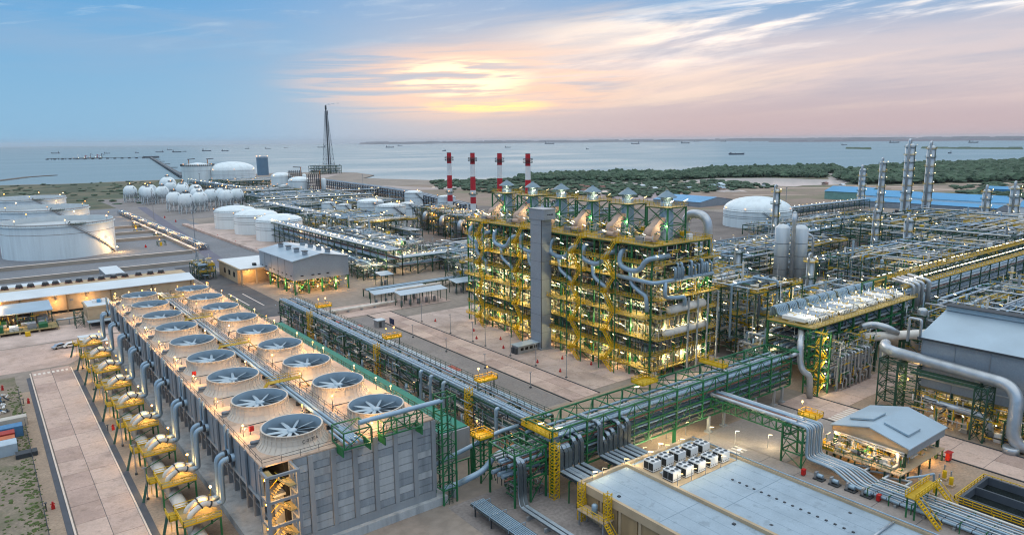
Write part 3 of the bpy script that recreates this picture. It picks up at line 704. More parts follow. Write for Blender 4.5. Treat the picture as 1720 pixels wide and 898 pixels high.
# stair tower at the corner
ST = thing('stair_tower', 'open concrete-framed stair tower with yellow-lit flights at the cooling tower corner', 'stair tower', (33.5, 107, 0))
for x in (31.2, 36.1):
    for y in (103.9, 107.2): box('post', x - .25, x + .25, y - .25, y + .25, 0, 17.0, grey_st, ST)
for z in (4.2, 8.4, 12.6, 16.8):
    box('beam', 31.45, 35.85, 103.72, 104.08, z - .22, z + .22, grey_st, ST); box('beam', 31.02, 31.38, 104.15, 106.95, z - .22, z + .22, grey_st, ST); box('beam', 35.92, 36.28, 104.15, 106.95, z - .22, z + .22, grey_st, ST)
    box('landing', 31.4, 32.6, 104.2, 107.5, z - .5, z - .4, grating, ST); box('landing', 34.8, 35.9, 104.2, 107.5, z - 2.6, z - 2.5, grating, ST)
    b = MB()
    for i in range(8):
        u = i / 7; b.box(32.6 + u * 2.2 - .16, 32.6 + u * 2.2 + .16, 104.4, 105.7, z - .5 - u * 2.1, z - .44 - u * 2.1); b.box(32.6 + u * 2.2 - .16, 32.6 + u * 2.2 + .16, 106.0, 107.3, z - 4.6 + u * 2.1, z - 4.54 + u * 2.1)
    b.build('stair_flight', grating, ST, 'stuff')
    b = MB(); b.bar((32.6, 104.3, z + .5), (34.8, 104.3, z - 1.6), .07); b.bar((32.6, 107.4, z - 3.5), (34.8, 107.4, z - 1.5), .07); b.build('stair_rail', yellow, ST)
    lp = box('lamp_case', 31.6, 31.8, 107.2, 107.5, z - 2.0, z - 1.6, yellow, ST); ball('bulb', (31.9, 107.2, z - 1.8), 0.2, L_WARM, lp); point_light((33.0, 106.4, z - 1.4), lp, 420.0)
# teal cover sheet and walkway along the east side
TW = thing('teal_screen', 'long teal sheet cover along the cooling tower basin below the pipe rack', 'screen', (74, 178, 0))
for k in range(16):
    y0 = 121.5 + k * 7.2
    box('cover_sheet', 73.2, 80.2, y0, y0 + 7.12, 6.75 + random.uniform(-.03, .03), 6.9, teal, TW)
box('trough_wall', 73.0, 80.4, 120.9, 121.4, 0, 6.7, concrete_dk, TW); box('trough_wall', 73.0, 73.3, 121.4, 236, 0, 6.7, concrete_dk, TW); box('trough_wall', 80.1, 80.4, 121.4, 236, 0, 6.7, concrete_dk, TW)
WK = thing('side_walkway', 'green steel walkway with hand rails along the cooling tower deck edge', 'walkway', (66, 180, 0))
box('deck', 64.4, 66.0, 109, 250, 15.2, 15.35, green_dk, WK)
for k in range(21): box('post', 65.6, 65.85, 109.5 + k * 7, 109.75 + k * 7, 0, 15.2, green_dk, WK)
b = MB(); b.rail([(64.4, 109), (64.4, 250)], 15.35, w=.09, step=2.5); b.rail([(66, 109), (66, 250)], 15.35, w=.09, step=2.5); b.build('hand_rail', green, WK, 'stuff')
# steel frames and pipe over the near end
EF = thing('end_frame', 'green steel truss frame carrying pipes across the cooling tower end', 'steel frame', (52, 106.5, 0))
def box_frame(x0, x1, y0, y1, z0, z1, nx, mat, par, w=.2, diag=True):
    for x in [x0 + (x1 - x0) * i / nx for i in range(nx + 1)]:
        for y in (y0, y1): box('post', x - w / 2, x + w / 2, y - w / 2, y + w / 2, z0, z1, mat, par)
        for z in (z0, z1): box('cross_beam', x - w / 2, x + w / 2, y0, y1, z - w / 2, z + w / 2, mat, par)
    for y in (y0, y1):
        for z in (z0, z1): box('chord', x0, x1, y - w / 2, y + w / 2, z - w / 2 - .005, z + w / 2 + .005, mat, par)
    if diag:
        for i in range(nx):
            xa, xb = x0 + (x1 - x0) * i / nx, x0 + (x1 - x0) * (i + 1) / nx
            if i % 2: xa, xb = xb, xa
            for y in (y0, y1): bar('brace', (xa, y, z0), (xb, y, z1), w * .6, mat, par)
box_frame(44.4, 49.4, 104.6, 109.4, 17.5, 20.4, 1, green, EF); box_frame(52.0, 59.8, 105.2, 107.2, 17.6, 20.2, 3, green, EF)
for x in (44.4, 49.4, 52.2, 59.6): box('bracket', x - .1, x + .1, 105.0, 107.9, 16.0, 17.4, green, EF)
tube('end_pipe', (48, 106.2, 20.9), (64.5, 106.2, 20.9), .45, silver_b, EF, 14)
for j in range(4): tube('end_pipe', (45 + j * .9, 104.8, 18.2), (45 + j * .9, 112, 18.2), .25, silver_b, EF, 8)
LT = thing('ladder_tower', 'tall green steel ladder tower at the cooling tower east corner', 'steel tower', (66, 107.5, 0))
for x in (64.3, 67.3):
    for y in (106.0, 108.8): box('post', x - .14, x + .14, y - .14, y + .14, 0, 21.6, green, LT)
for z in (3, 6, 9, 12, 15, 18, 21.4):
    for y in (106.0, 108.8): box('beam', 64.3, 67.3, y - .09, y + .09, z - .1, z + .1, green, LT); bar('brace', (64.3, y, z - 3), (67.3, y, z), .1, green, LT)
    for x in (64.3, 67.3): box('beam', x - .09, x + .09, 106.0, 108.8, z - .1, z + .1, green, LT)
b = MB()
for i in range(46): b.bar((65.4, 105.8, .5 + i * .45), (66.2, 105.8, .5 + i * .45), .06)
for x in (65.4, 66.2): b.bar((x, 105.8, 0), (x, 105.8, 21.4), .08)
b.build('ladder', green_dk, LT)
# ============================================================ PIPE RACKS AND NEAR YARD
def axp(axis, a, c, z): return (a, c, z) if axis == 'x' else (c, a, z)
def rack(name, label, axis, a0, a1, c0, c1, levels, bay, steel, pipes, z0=0.0, w=0.3, brace=True, cat='pipe rack', rails=None, deckz=None, joined=False, truss=False):
    cm = (c0 + c1) / 2; T = thing(name, label, cat, axp(axis, (a0 + a1) / 2, cm, 0))
    n = max(1, round((a1 - a0) / bay)); top = max(levels); J = MB() if joined else None
    def bx(nm, pa, pb, pc, pd, pz, pe):
        x0, x1, y0, y1 = (pa, pb, pc, pd) if axis == 'x' else (pc, pd, pa, pb)
        if joined: J.box(x0, x1, y0, y1, pz, pe)
        else: box(nm, x0, x1, y0, y1, pz, pe, steel, T)
    def br(nm, p, q, ww):
        if joined: J.bar(p, q, ww)
        else: bar(nm, p, q, ww, steel, T)
    for i in range(n + 1):
        a = a0 + (a1 - a0) * i / n
        for c in (c0, c1): bx('column', a - w / 2, a + w / 2, c - w / 2, c + w / 2, z0, top)
        for z in levels: bx('cross_beam', a - w * .4, a + w * .4, c0 + w / 2, c1 - w / 2, z - w * .6, z)
        if brace and i < n:
            b2 = a0 + (a1 - a0) * (i + 1) / n
            for c in (c0, c1):
                if truss:
                    m2 = (a + b2) / 2
                    for (za, zb) in zip(levels, levels[1:]):
                        br('brace', axp(axis, a, c, za), axp(axis, m2, c, zb), w * .4); br('brace', axp(axis, m2, c, zb), axp(axis, b2, c, za), w * .4)
                        bx('post', m2 - w * .25, m2 + w * .25, c - w * .25, c + w * .25, za, zb)
                elif i % 3 == 1:
                    zs = [z0] + list(levels)
                    for za, zb in zip(zs, zs[1:]): br('brace', axp(axis, a, c, za), axp(axis, b2, c, zb), w * .45)
    for z in levels:
        for c in (c0, c1): bx('long_beam', a0, a1, c - w * .45, c + w * .45, z - w * .9, z - w * .02)
    if joined: J.build('steelwork', steel, T, 'stuff')
    for (c, z, r, mt) in pipes:
        e = random.uniform(0, 1.2)
        tube('pipe', axp(axis, a0 - e, c, z + r), axp(axis, a1 + e, c, z + r), r, mt, T, 10 if r < .6 else 16)
    if rails:
        b = MB()
        for c in rails: b.rail([axp(axis, a0, c, 0)[:2], axp(axis, a1, c, 0)[:2]], top, w=.08, step=2.5)
        b.build('hand_rail', steel, T, 'stuff')
    return T
def lay(c0, c1, z, spec):
    """fill a rack level with pipes from c0 to c1: spec is a list of (radius, material)"""
    out_ = []; c = c0 + .4
    while True:
        r, mt = random.choice(spec)
        if c + 2 * r > c1 - .3: break
        out_.append((c + r, z, r, mt)); c += 2 * r + random.choice((.15, .25, .6))
    return out_
PS = [(.28, silver), (.22, silver_b), (.35, silver_b), (.18, pipe_dk), (.3, silver), (.15, pipe_brown), (.24, pipe_pale)]
PD = [(.28, pipe_dk), (.22, silver_b), (.35, silver), (.18, pipe_dk), (.16, pipe_brown), (.45, silver_b)]
def yellow_perch(T, x0, x1, y0, y1, z, lamps=2):
    box('perch_deck', x0, x1, y0, y1, z - .1, z, yellow_dk, T)
    b = MB(); b.rail([(x0, y0), (x1, y0), (x1, y1), (x0, y1), (x0, y0)], z, w=.1, step=1.2, toe=.35); b.build('perch_rail', yellow, T, 'stuff')
    for i in range(lamps):
        x = x0 + (x1 - x0) * (i + .5) / lamps
        p = bar('lamp_post', (x, y1, z), (x, y1, z + 2.4), .09, dkgrey, T); ball('bulb', (x, y1, z + 2.6), .27, L_WARM, p); point_light((x, y1, z + 2.1), p, 220.0)
def ladder_cage(T, x, y, z0, z1, s=1.4, mat=None):
    b = MB(); mat = mat or yellow
    for dx in (0, s):
        for dy in (0, s): b.bar((x + dx, y + dy, z0), (x + dx, y + dy, z1), .12)
    z = z0; f = 0
    while z < z1 - .3:
        b.bar((x, y, z), (x + s, y, z), .09); b.bar((x, y + s, z), (x + s, y + s, z), .09); b.bar((x, y, z), (x, y + s, z), .09); b.bar((x + s, y, z), (x + s, y + s, z), .09)
        if f % 2 == 0: b.bar((x, y, z), (x + s, y, min(z1, z + 1.2)), .1); b.bar((x, y + s, z), (x, y, min(z1, z + 1.2)), .1)
        z += .65; f += 1
    return b.build('ladder_cage', mat, T, 'stuff')

R1 = rack('pipe_rack', 'long green pipe rack running between the cooling tower and the gravel yard', 'y', 109.5, 259, 87.4, 94.4, [4.4, 7.2, 9.6], 11.5, green_dk,
          lay(87.4, 94.4, 4.4, PD) + lay(87.6, 94.2, 7.2, PD) + [(88.0, 9.6, .3, silver_b), (88.9, 9.6, .34, silver_b), (89.9, 9.6, .2, silver_b), (91.6, 9.6, .15, silver_b), (92.1, 9.6, .15, pipe_dk)], w=.42, rails=[92.7, 94.3])
box('tray', 92.8, 94.2, 109.5, 259, 9.62, 9.72, silver_b, R1)
for y in (228, 178, 131):
    yellow_perch(R1, 89.5, 94.6, y - 1.2, y + 1.2, 12.2); ladder_cage(R1, 86.0, y - 1.2, 0, 11.5)
    for x in (89.7, 94.4): box('perch_post', x - .1, x + .1, y - .1, y + .1, 9.6, 12.1, green_dk, R1)
for y in (152, 147, 141, 119):
    pipe('drop_pipe', [(86.9, y, 9.9), (86.2, y, 9.9), (86.2, y, 2.2), (84.4, y, 1.6)], .42, silver_b, R1, 12, .8)
for k in range(9):
    y = 118 + k * 14.5; p = ball('bulb', (89.5, y, 3.6), .22, L_WARM, R1); point_light((90.5, y, 3.4), p, 160.0)
for k in range(12): pipe('ground_pipe', [(81.4 + (k % 3) * 1.3, 124 + k * 9, 1.4), (81.4 + (k % 3) * 1.3, 134 + k * 9, 1.4), (87, 134 + k * 9, 1.4), (87, 134 + k * 9, 4.0)], .35 + .1 * (k % 2), silver_b, R1, 10)
for k in range(14): ob_ = tube('pump_body', (84.5, 115 + k * 8.3, .9), (86.2, 115 + k * 8.3, .9), .55, pipe_pale, R1); box('pump_plinth', 84.2, 86.5, 114.4 + k * 8.3, 115.6 + k * 8.3, .04, .5, concrete_dk, R1)

R2 = rack('pipe_rack', 'wide green box-truss pipe rack crossing in front of the furnace block', 'x', 82.9, 165.5, 96.2, 104.2, [4.2, 8.6, 13.4], 9.2, green,
          lay(96.4, 104, 4.3, PD) + lay(96.4, 104, 6.4, PD) + lay(96.4, 104, 8.7, PS) + [(97.6, 10.8, .5, silver_b), (99.2, 10.8, .55, silver_b), (100.9, 10.8, .4, silver), (103.0, 10.8, .3, silver_b), (96.5, 11.6, .22, silver_b), (96.5, 9.7, .2, pipe_brown), (96.5, 7.4, .22, silver_b), (96.5, 5.6, .22, pipe_brown)], z0=4.2, w=.34, truss=True)
for i in range(10):
    a = 82.9 + 9.18 * i
    for c in (96.2, 104.2): bar('top_brace', (a, c, 13.4), (min(a + 9.18, 165.5), 200.4 - c, 13.4), .16, green, R2)
    for z in (6.3, 10.7): box('cross_beam', a - .12, a + .12, 96.4, 104, z - .2, z, green, R2)
for z in (6.3, 10.7):
    for c in (96.05, 104.35): box('long_beam', 82.9, 165.5, c - .1, c + .1, z - .25, z, green, R2)
for x, mt in ((82.9, green), (90.5, green), (100.8, green), (119, green), (131.4, grey_st), (137.2, grey_st), (150, grey_st), (158.3, grey_st), (162, grey_st)):
    for y in (96.2, 104.2): box('leg', x - .3, x + .3, y - .3, y + .3, 0, 4.2, mt, R2); box('footing', x - .7, x + .7, y - .7, y + .7, .05, .5, concrete_dk, R2)
R2L = rack('pipe_rack', 'low green steel bay stepping down from the wide rack towards the cooling tower', 'x', 74.3, 81.9, 96.9, 104.9, [5.0, 7.8, 10.6], 3.8, green, lay(97, 104.8, 5, PD) + lay(97, 104.8, 7.8, PS), w=.32, rails=[96.9])
for x in (76.2, 78.0, 79.9): box('top_beam', x - .1, x + .1, 96.9, 104.9, 10.4, 10.6, green, R2L)
yellow_perch(R2, 82.2, 84.4, 96.2, 105, 12.0, 0); ladder_cage(R2, 82.0, 94.6, 0, 11.5); yellow_perch(R2, 112.5, 117.5, 100, 103.5, 14.6, 0); yellow_perch(R2, 137, 139.2, 97, 104, 14.3, 0)
for (x, y) in ((83.4, 98.5), (83.4, 101.5), (85, 97.5), (114, 104), (116, 105)): bar('tube_lamp', (x, y, 12.9), (x + 1.2, y - .6, 13.0), .16, L_TUBE, R2)
def bands(T, axis, a0, a1, step, lines, mat):
    b = MB(); a = a0 + 1.0
    while a < a1:
        for (c, z, r) in lines: p, q = Vector(axp(axis, a, c, z)), Vector(axp(axis, a + .12, c, z)); b.path([p, q], r * 1.12, 10, .001, True)
        a += step
    b.build('pipe_bands', mat, T, 'stuff')
bands(R2, 'x', 83, 165, 3.1, [(97.6, 11.3, .5), (99.2, 11.35, .55), (100.9, 11.2, .4), (96.5, 11.82, .22), (96.5, 7.62, .22)], grey_st)
bands(R1, 'y', 110, 258, 2.7, [(88.0, 9.9, .3), (88.9, 9.94, .34), (89.9, 9.8, .2)], grey_st)
# risers of flat cable tray bending over into the roofed building
def tray(name, pts, w, t, mat, par, side=Vector((1, 0, 0))):
    b = MB(); P = [Vector(p) for p in pts]; Q = [P[0]]
    for i in range(1, len(P) - 1):
        a = (P[i - 1] - P[i]); c = (P[i + 1] - P[i]); tt = min(.9, a.length * .45, c.length * .45); A, B = P[i] + a.normalized() * tt, P[i] + c.normalized() * tt
        for j in range(5):
            u = j / 4; Q.append(A * (1 - u) ** 2 + P[i] * 2 * u * (1 - u) + B * u ** 2)
    Q.append(P[-1]); rings = []
    for i, q in enumerate(Q):
        d = (Q[min(i + 1, len(Q) - 1)] - Q[max(i - 1, 0)]).normalized(); nn = side.cross(d).normalized(); r0 = len(b.v)
        b.v += [tuple(q - side * w / 2 - nn * t / 2), tuple(q + side * w / 2 - nn * t / 2), tuple(q + side * w / 2 + nn * t / 2), tuple(q - side * w / 2 + nn * t / 2)]; rings.append(r0)
    for r0, r1 in zip(rings, rings[1:]):
        for j in range(4):
            k = (j + 1) % 4; b.f.append((r0 + j, r0 + k, r1 + k, r1 + j)); b.sm.append(False)
    b.f += [tuple(rings[0] + j for j in (0, 1, 2, 3)), tuple(rings[-1] + j for j in (3, 2, 1, 0))]; b.sm += [False] * 2
    return b.build(name, mat, par)
tray_m = M('tray_galvanised', '9fb0bc', .4, metal=.45, var=.12, scale=.8, dirt='77858f', dirt_amt=.35, dirt_scale=.6)
TR = thing('cable_riser', 'stepped bundle of five grey cable trays dropping from the rack into the building', 'cable trays', (86.5, 94, 0))
for i, x in enumerate((84.1, 85.4, 86.4, 87.9, 89.5)):
    zt = (10.2, 9.9, 9.9, 10.8, 10.9)[i]
    for lv in (0, .55): tray('tray', [(x, 101 - i * .3, zt - lv), (x, 95.4 - lv, zt - lv), (x, 95.4 - lv, 5.4 - lv), (x, 87.9, 5.4 - lv)], .9, .18, tray_m if lv == 0 else pipe_dk, TR)
for y in (92, 89.5): box('tray_support', 83.4, 90.2, y - .1, y + .1, 4.3, 4.5, green, TR); box('support_post', 83.4, 83.6, y - .1, y + .1, 0, 4.3, green, TR); box('support_post', 90, 90.2, y - .1, y + .1, 0, 4.3, green, TR)
TR = thing('cable_riser', 'stepped bundle of seven grey cable trays dropping to the roof edge by the condenser units', 'cable trays', (99, 94, 0))
for i, x in enumerate((94.6, 95.9, 97.3, 98.6, 100.2, 101.6, 102.8)):
    zt = (12.4, 8.8, 9.4, 9.8, 11.0, 9.8, 11.0)[i]
    for lv in (0, .55): tray('tray', [(x, 101 - i * .2, zt - lv), (x, 95.3 - lv, zt - lv), (x, 95.3 - lv, 5.6 - lv), (x, 87.4, 5.6 - lv)], .85, .18, tray_m if lv == 0 else pipe_dk, TR)
for y in (92, 89.0): box('tray_support', 94, 103.6, y - .1, y + .1, 4.5, 4.7, green, TR); box('support_post', 94, 94.2, y - .1, y + .1, 0, 4.5, green, TR); box('support_post', 103.4, 103.6, y - .1, y + .1, 0, 4.5, green, TR)
TR = thing('cable_riser', 'pair of narrow grey cable trays running down the low bay and along the gravel', 'cable trays', (75, 94, 0))
for i, x in enumerate((74.9, 75.9)):
    for lv in (0, .4): tray('tray', [(x, 100, 9.6 - lv - i * .3), (x, 96.3 - lv, 9.6 - lv - i * .3), (x, 96.2 - lv, 2.6), (x - .9, 94.6 - lv, 1.4 - lv * .4), (x - .9, 60, 1.4 - lv * .4)], .7, .14, tray_m if lv == 0 else pipe_dk, TR)
for y in range(62, 95, 5): box('tray_sleeper', 73.2, 75.6, y - .15, y + .15, .04, .8, concrete_dk, TR)
BR = thing('pipe_bridge', 'low tray bridge of parallel silver lines crossing the gravel below the cooling tower', 'pipe bridge', (69, 90, 0))
for j in range(8): tube('line', (66.8 + j * .38, 100.5, 2.1), (66.8 + j * .38, 60, 2.1), .13, silver_b, BR, 6)
box('tray_bed', 66.5, 70.0, 60, 100.5, 1.75, 1.92, pipe_dk, BR)
for y in (99, 94, 88.5, 83, 77, 70, 64):
    for x in (66.7, 69.7): box('leg', x - .1, x + .1, y - .1, y + .1, 0, 1.75, dkgrey, BR)
    b = MB(); b.bar((66.4, y, 2.6), (70.1, y, 2.6), .08); b.bar((66.4, y, 1.7), (66.4, y, 2.6), .08); b.bar((70.1, y, 1.7), (70.1, y, 2.6), .08); b.build('hoop', silver_b, BR)
# pipes from the tower basin to the racks, and the small yellow ladder tower between
PT = thing('ladder_tower', 'slim green tower with a yellow cage platform beside the teal cover', 'steel tower', (76, 110, 0))
for x in (75, 77.6):
    for y in (109, 111.6): box('post', x - .14, x + .14, y - .14, y + .14, 0, 9.2, green, PT)
for z in (2.3, 4.6, 6.9, 9.1):
    for y in (109, 111.6): box('beam', 75, 77.6, y - .08, y + .08, z - .1, z + .1, green, PT); bar('brace', (75, y, z - 2.2), (77.6, y, z), .1, green, PT)
    for x in (75, 77.6): box('beam', x - .08, x + .08, 109, 111.6, z - .1, z + .1, green, PT)
yellow_perch(PT, 74.6, 78, 108.6, 112, 9.4, 1)
BP = thing('basin_pipe', 'thick grey pipe looping from the cooling tower basin to the low rack bay', 'pipe', (70, 105, 0))
b = MB(); b.path([(65.4, 108, 2.2), (69, 108, 2.2), (70, 106, 3.8), (73.5, 105.8, 4.4), (76, 105.4, 7.2), (82, 105.4, 7.4)], .6, 12, 1.6); b.build('pipe_run', silver_b, BP)
b = MB(); b.path([(65.4, 112, 5.4), (82, 112, 8.2), (87, 112, 8.2)], .45, 12, 1.2); b.build('pipe_run', silver_b, BP)
box('pipe_truss', 66, 75, 112.6, 112.9, 4.1, 4.3, green, BP); box('pipe_saddle', 67.5, 68.2, 107.4, 108.6, 0, 1.7, concrete_dk, BP); box('pipe_saddle', 74.8, 75.4, 111.4, 112.5, 0, 6.4, green, BP)
for x in (66.5, 70.5, 74.5): box('truss_post', x - .12, x + .12, 112.5, 112.8, 0, 4.1, green, BP)

# ------------------------------------------------------------ flat-roofed substation
SB = thing('substation', 'flat-roofed concrete substation with pale blue roofing and tan panel walls', 'building', (98, 50, 0))
box('wall', 82.6, 113.2, -30, 87.2, 0, 5.9, concrete_tan, SB)
for k in range(24):
    y0 = 87.0 - k * 4.6
    box('wall_panel', 82.36, 82.58, y0 - 4.1, y0 - .5, .6, 5.0, M('tan_panel', '9d8765', .9, var=.12, scale=.5, streaky=True, dirt='7a674c', dirt_amt=.4, dirt_scale=.4), SB)
    box('pilaster', 82.15, 82.62, y0 - .5, y0, 0, 5.9, concrete_tan, SB)
for x in range(84, 113, 5): box('wall_panel', x, x + 4.2, 87.22, 87.4, .6, 5.0, MATS['tan_panel'], SB)
box('roof', 82.6, 94.0, -30, 87.2, 5.9, 6.1, roof_memb, SB); box('roof', 94.6, 113.2, -30, 87.2, 5.9, 6.25, roof_memb, SB)
for nm, x0, x1, y0, y1 in (('parapet', 82.0, 82.6, -30, 87.8), ('parapet', 82.6, 113.8, 87.2, 87.8), ('parapet', 113.2, 113.8, -30, 87.2), ('parapet', 94.0, 94.6, -30, 87.2)):
    box(nm, x0, x1, y0, y1, 5.2, 6.75, concrete_tan, SB)
for x0, x1, ys in ((82.8, 93.9, (70, 52, 36, 18)), (94.8, 113.0, (66, 46, 28, 10))):
    for y in ys: box('roof_joint', x0, x1, y - .06, y + .06, 6.08, 6.27 if x0 > 90 else 6.12, M('roof_seam', '7f93a0', .8), SB)
for x in (98.2, 101.4, 104.6, 107.8, 111.0): box('roof_joint', x, x + .05, -30, 75, 6.2, 6.265, MATS['roof_seam'], SB)
for x in (85.5, 88.3, 91.1): box('roof_joint', x, x + .05, -30, 87, 6.05, 6.115, MATS['roof_seam'], SB)
for (x, y) in ((84.5, 80), (92.6, 62), (86, 50), (97, 58), (110.6, 52), (108, 36), (88, 30)): box('roof_drain', x - .25, x + .25, y - .25, y + .25, 6.1, 6.3, dkgrey, SB)
b = MB()
for k in range(26): b.box(105.0, 105.35, 71 - k * 1.5, 71.4 - k * 1.5, 6.25, 6.4)
b.build('roof_sleepers', dkgrey, SB, 'stuff')
pipe('roof_conduit', [(103, 46, 6.5), (113, 46, 6.5)], .18, silver, SB); box('roof_pad', 94.8, 112.6, 75.6, 86.4, 6.24, 6.34, concrete_tan, SB)
pipe('roof_conduit', [(113.5, 87, 7.0), (113.5, 20, 7.0)], .12, silver_b, SB, 6)
LD = thing('roof_access', 'yellow ladder and landing with a blue tank on the substation wall', 'platform', (81, 83, 0))
box('landing', 79.6, 82.0, 78.8, 85.6, 2.9, 3.1, concrete_tan, LD)
for y in (79.2, 85.2):
    for x in (79.9, 81.7): box('leg', x - .12, x + .12, y - .12, y + .12, 0, 2.9, grey_st, LD)
b = MB(); b.rail([(82, 78.8), (79.6, 78.8), (79.6, 85.6), (82, 85.6)], 3.1, w=.09, step=1.2); b.build('guard_rail', yellow, LD, 'stuff')
ladder_cage(LD, 80.8, 85.7, 0, 7.4, 1.0); ladder_cage(LD, 80.9, 79.2, 3.1, 8.0, 1.0)
b = MB(); b.lathe([(.02, 3.1), (.55, 3.1), (.55, 4.7), (.3, 4.9), (.02, 4.95)], (80.9, 82.4, 0), 14); b.build('blue_tank', silver_b, LD)
b = MB()
for i in range(9): b.box(79.7, 80.6, 78.5 - i * .35, 78.8 - i * .35, 2.8 - i * .33, 2.87 - i * .33)
b.bar((79.7, 78.7, 3.8), (79.7, 75.6, .9), .09); b.bar((80.6, 78.7, 3.8), (80.6, 75.6, .9), .09); b.bar((79.7, 78.7, 2.8), (79.7, 75.6, 0), .12); b.bar((80.6, 78.7, 2.8), (80.6, 75.6, 0), .12); b.build('stair', yellow, LD, 'stuff')
# rooftop condenser units
grille = M('condenser_grille', '23282b', .6, var=.2, scale=2)
first = None; ac_pos = [(96.7, 83.2), (100.2, 83.0), (103.6, 82.9), (107.1, 82.7), (110.4, 82.4), (96.5, 78.3), (99.8, 78.0), (103.1, 77.8), (106.7, 77.7), (110.1, 77.5)]
def ac_unit(x, y, label):
    A = thing('condenser_unit', label, 'air conditioner', (x, y, 6.35), 'condenser units on the substation roof'); z = 6.35
    box('casing', x - 1.0, x + 1.15, y - 1.25, y + 1.25, z + .12, z + 1.95, white_p, A); box('skid', x - 1.05, x + 1.2, y - 1.2, y + 1.2, z, z + .12, dkgrey, A)
    for i in range(2): box('coil', x - 1.04, x - 1.0, y - 1.15 + i * 1.18, y - .02 + i * 1.18 - .05, z + .3, z + 1.7, grille, A)
    for i in range(4): tube('coil_end', (x - .75 + i * .55, y - 1.27, z + .5), (x - .75 + i * .55, y - 1.25, z + .5), .12, dkgrey, A, 6)
    for dx in (-.5, .62):
        for dy in (-.6, .6): f = tube('fan_guard', (x + dx, y + dy, z + 1.95), (x + dx, y + dy, z + 2.06), .44, silver, A, 14); tube('fan_hole', (x + dx, y + dy, z + 2.06), (x + dx, y + dy, z + 2.08), .34, dkgrey, f, 12)
for i, (x, y) in enumerate(ac_pos):
    row = 'row beside the cable trays' if i < 5 else 'row beside the open roof'
    nth = ('first', 'second', 'middle', 'fourth', 'last')[i % 5]
    ac_unit(x, y, f'white condenser unit, {nth} from the low roof in the {row}')
tagp(pipe('roof_pipe', [(96, 80.6, 6.8), (112.6, 80.2, 6.8)], .16, silver), 'long silver conduit lying between the two rows of condenser units', 'pipe')
tagp(pipe('roof_pipe', [(96, 80.2, 6.8), (112.6, 79.8, 6.8)], .16, silver), 'second silver conduit beside the long one between the condenser rows', 'pipe')
def tube_post(x, y, z, h, label, d=(.9, -.5), grp=None, e=0):
    T = thing('tube_light', label, 'lamp', (x, y, z), grp)
    bar('post', (x, y, z), (x, y, z + h), .09, grey_st, T); bar('lamp_tube', (x, y, z + h), (x + d[0] * .9, y + d[1] * .9, z + h - .12), .1, L_TUBE, T)
    if e: point_light((x + d[0] * .5, y + d[1] * .5, z + h - .3), T, e, (1.0, .78, .45))
for i, (x, y) in enumerate(((95.3, 75.9), (99, 75.7), (103, 75.6), (107.5, 75.5), (112.3, 75.4), (95.2, 86.2), (99.5, 86.6), (104.5, 86.6), (109, 86.5), (85, 87.2), (87.5, 87.2), (93.5, 87.3))):
    tube_post(x, y, 6.3, 2.4 if i < 5 else 1.6, 'slim post with a slanted tube light on the substation roof edge', grp='tube lights on the substation roof', e=60.0)
for i, (x, y) in enumerate(((126, 98.5), (128, 93.3), (130.6, 88.3), (134.5, 82.5), (117, 101), (121, 100), (108, 95.5), (112, 94.6), (106, 90), (116.5, 93))):
    tube_post(x, y, 0, 3.2, 'slim post with a tube light on the yard under the pipe bridge', grp='tube lights in the rack yard', e=420.0)
# ------------------------------------------------------------ branch bridge and its tower
BB = rack('pipe_bridge', 'narrow green truss bridge carrying silver pipes from the wide rack to the pump yard', 'y', 75.5, 95.8, 131.4, 136.6, [6.6, 8.6], 3.4, green, [(132.2, 8.7, .45, silver), (133.5, 8.7, .3, pipe_brown), (134.5, 8.7, .4, silver_b), (135.6, 8.7, .35, silver)], z0=6.6, w=.26, truss=True, cat='pipe bridge')
BT = thing('bridge_tower', 'green braced steel tower where the branch pipes turn down to the pump yard', 'steel tower', (134, 74, 0))
for x in (131.2, 137.4):
    for y in (72.6, 77.2): box('post', x - .17, x + .17, y - .17, y + .17, 0, 8.4, green, BT)
for z in (2.8, 5.6, 8.3):
    for y in (72.6, 77.2): box('beam', 131.2, 137.4, y - .1, y + .1, z - .12, z + .12, green, BT); bar('brace', (131.2, y, z - 2.7), (134.3, y, z), .13, green, BT); bar('brace', (137.4, y, z - 2.7), (134.3, y, z), .13, green, BT)
    for x in (131.2, 137.4): box('beam', x - .1, x + .1, 72.6, 77.2, z - .12, z + .12, green, BT); bar('brace', (x, 72.6, z - 2.7), (x, 77.2, z), .13, green, BT)
yellow_perch(BT, 136.4, 139.6, 73, 77, 9.2, 1); ladder_cage(BT, 138.6, 74.4, 0, 8.8, 1.2)
BQ = thing('branch_pipes', 'bundle of silver pipes dropping from the bridge tower and running beside the substation', 'pipes', (135, 60, 0))
for j, (x, zz, r) in enumerate(((131.9, 9.0, .3), (132.6, 9.0, .2), (133.2, 8.9, .24), (133.9, 9.0, .32), (134.7, 9.0, .2), (135.2, 8.9, .16), (135.7, 9.0, .26), (136.4, 9.0, .22))):
    xe = 130.3 + j * .78
    pipe('pipe_run', [(x, 78, zz), (x, 72.0 - j * .1, zz), (x, 72.0 - j * .1, 2.4), (x, 66 - j * .5, 2.2), (xe, 61 - j * .4, 1.0), (xe, 5, 1.0)], r, silver if j % 2 else silver_b, BQ, 10, 1.0)
for y in range(8, 60, 5): box('pipe_sleeper', 129.8, 136.0, y - .2, y + .2, .04, .6, concrete_dk, BQ)
bands(BQ, 'y', 8, 58, 2.4, [(130.3 + j * .78, 1.0, r) for j, r in enumerate((.3, .2, .24, .32, .2, .16, .26, .22))], dkgrey)
for y in range(10, 62, 4):
    for x in (129.6, 136.4): box('rack_post', x - .08, x + .08, y - .08, y + .08, 0, 2.2, green, BQ)
    box('rack_beam', 129.6, 136.4, y - .07, y + .07, 1.95, 2.1, green, BQ)
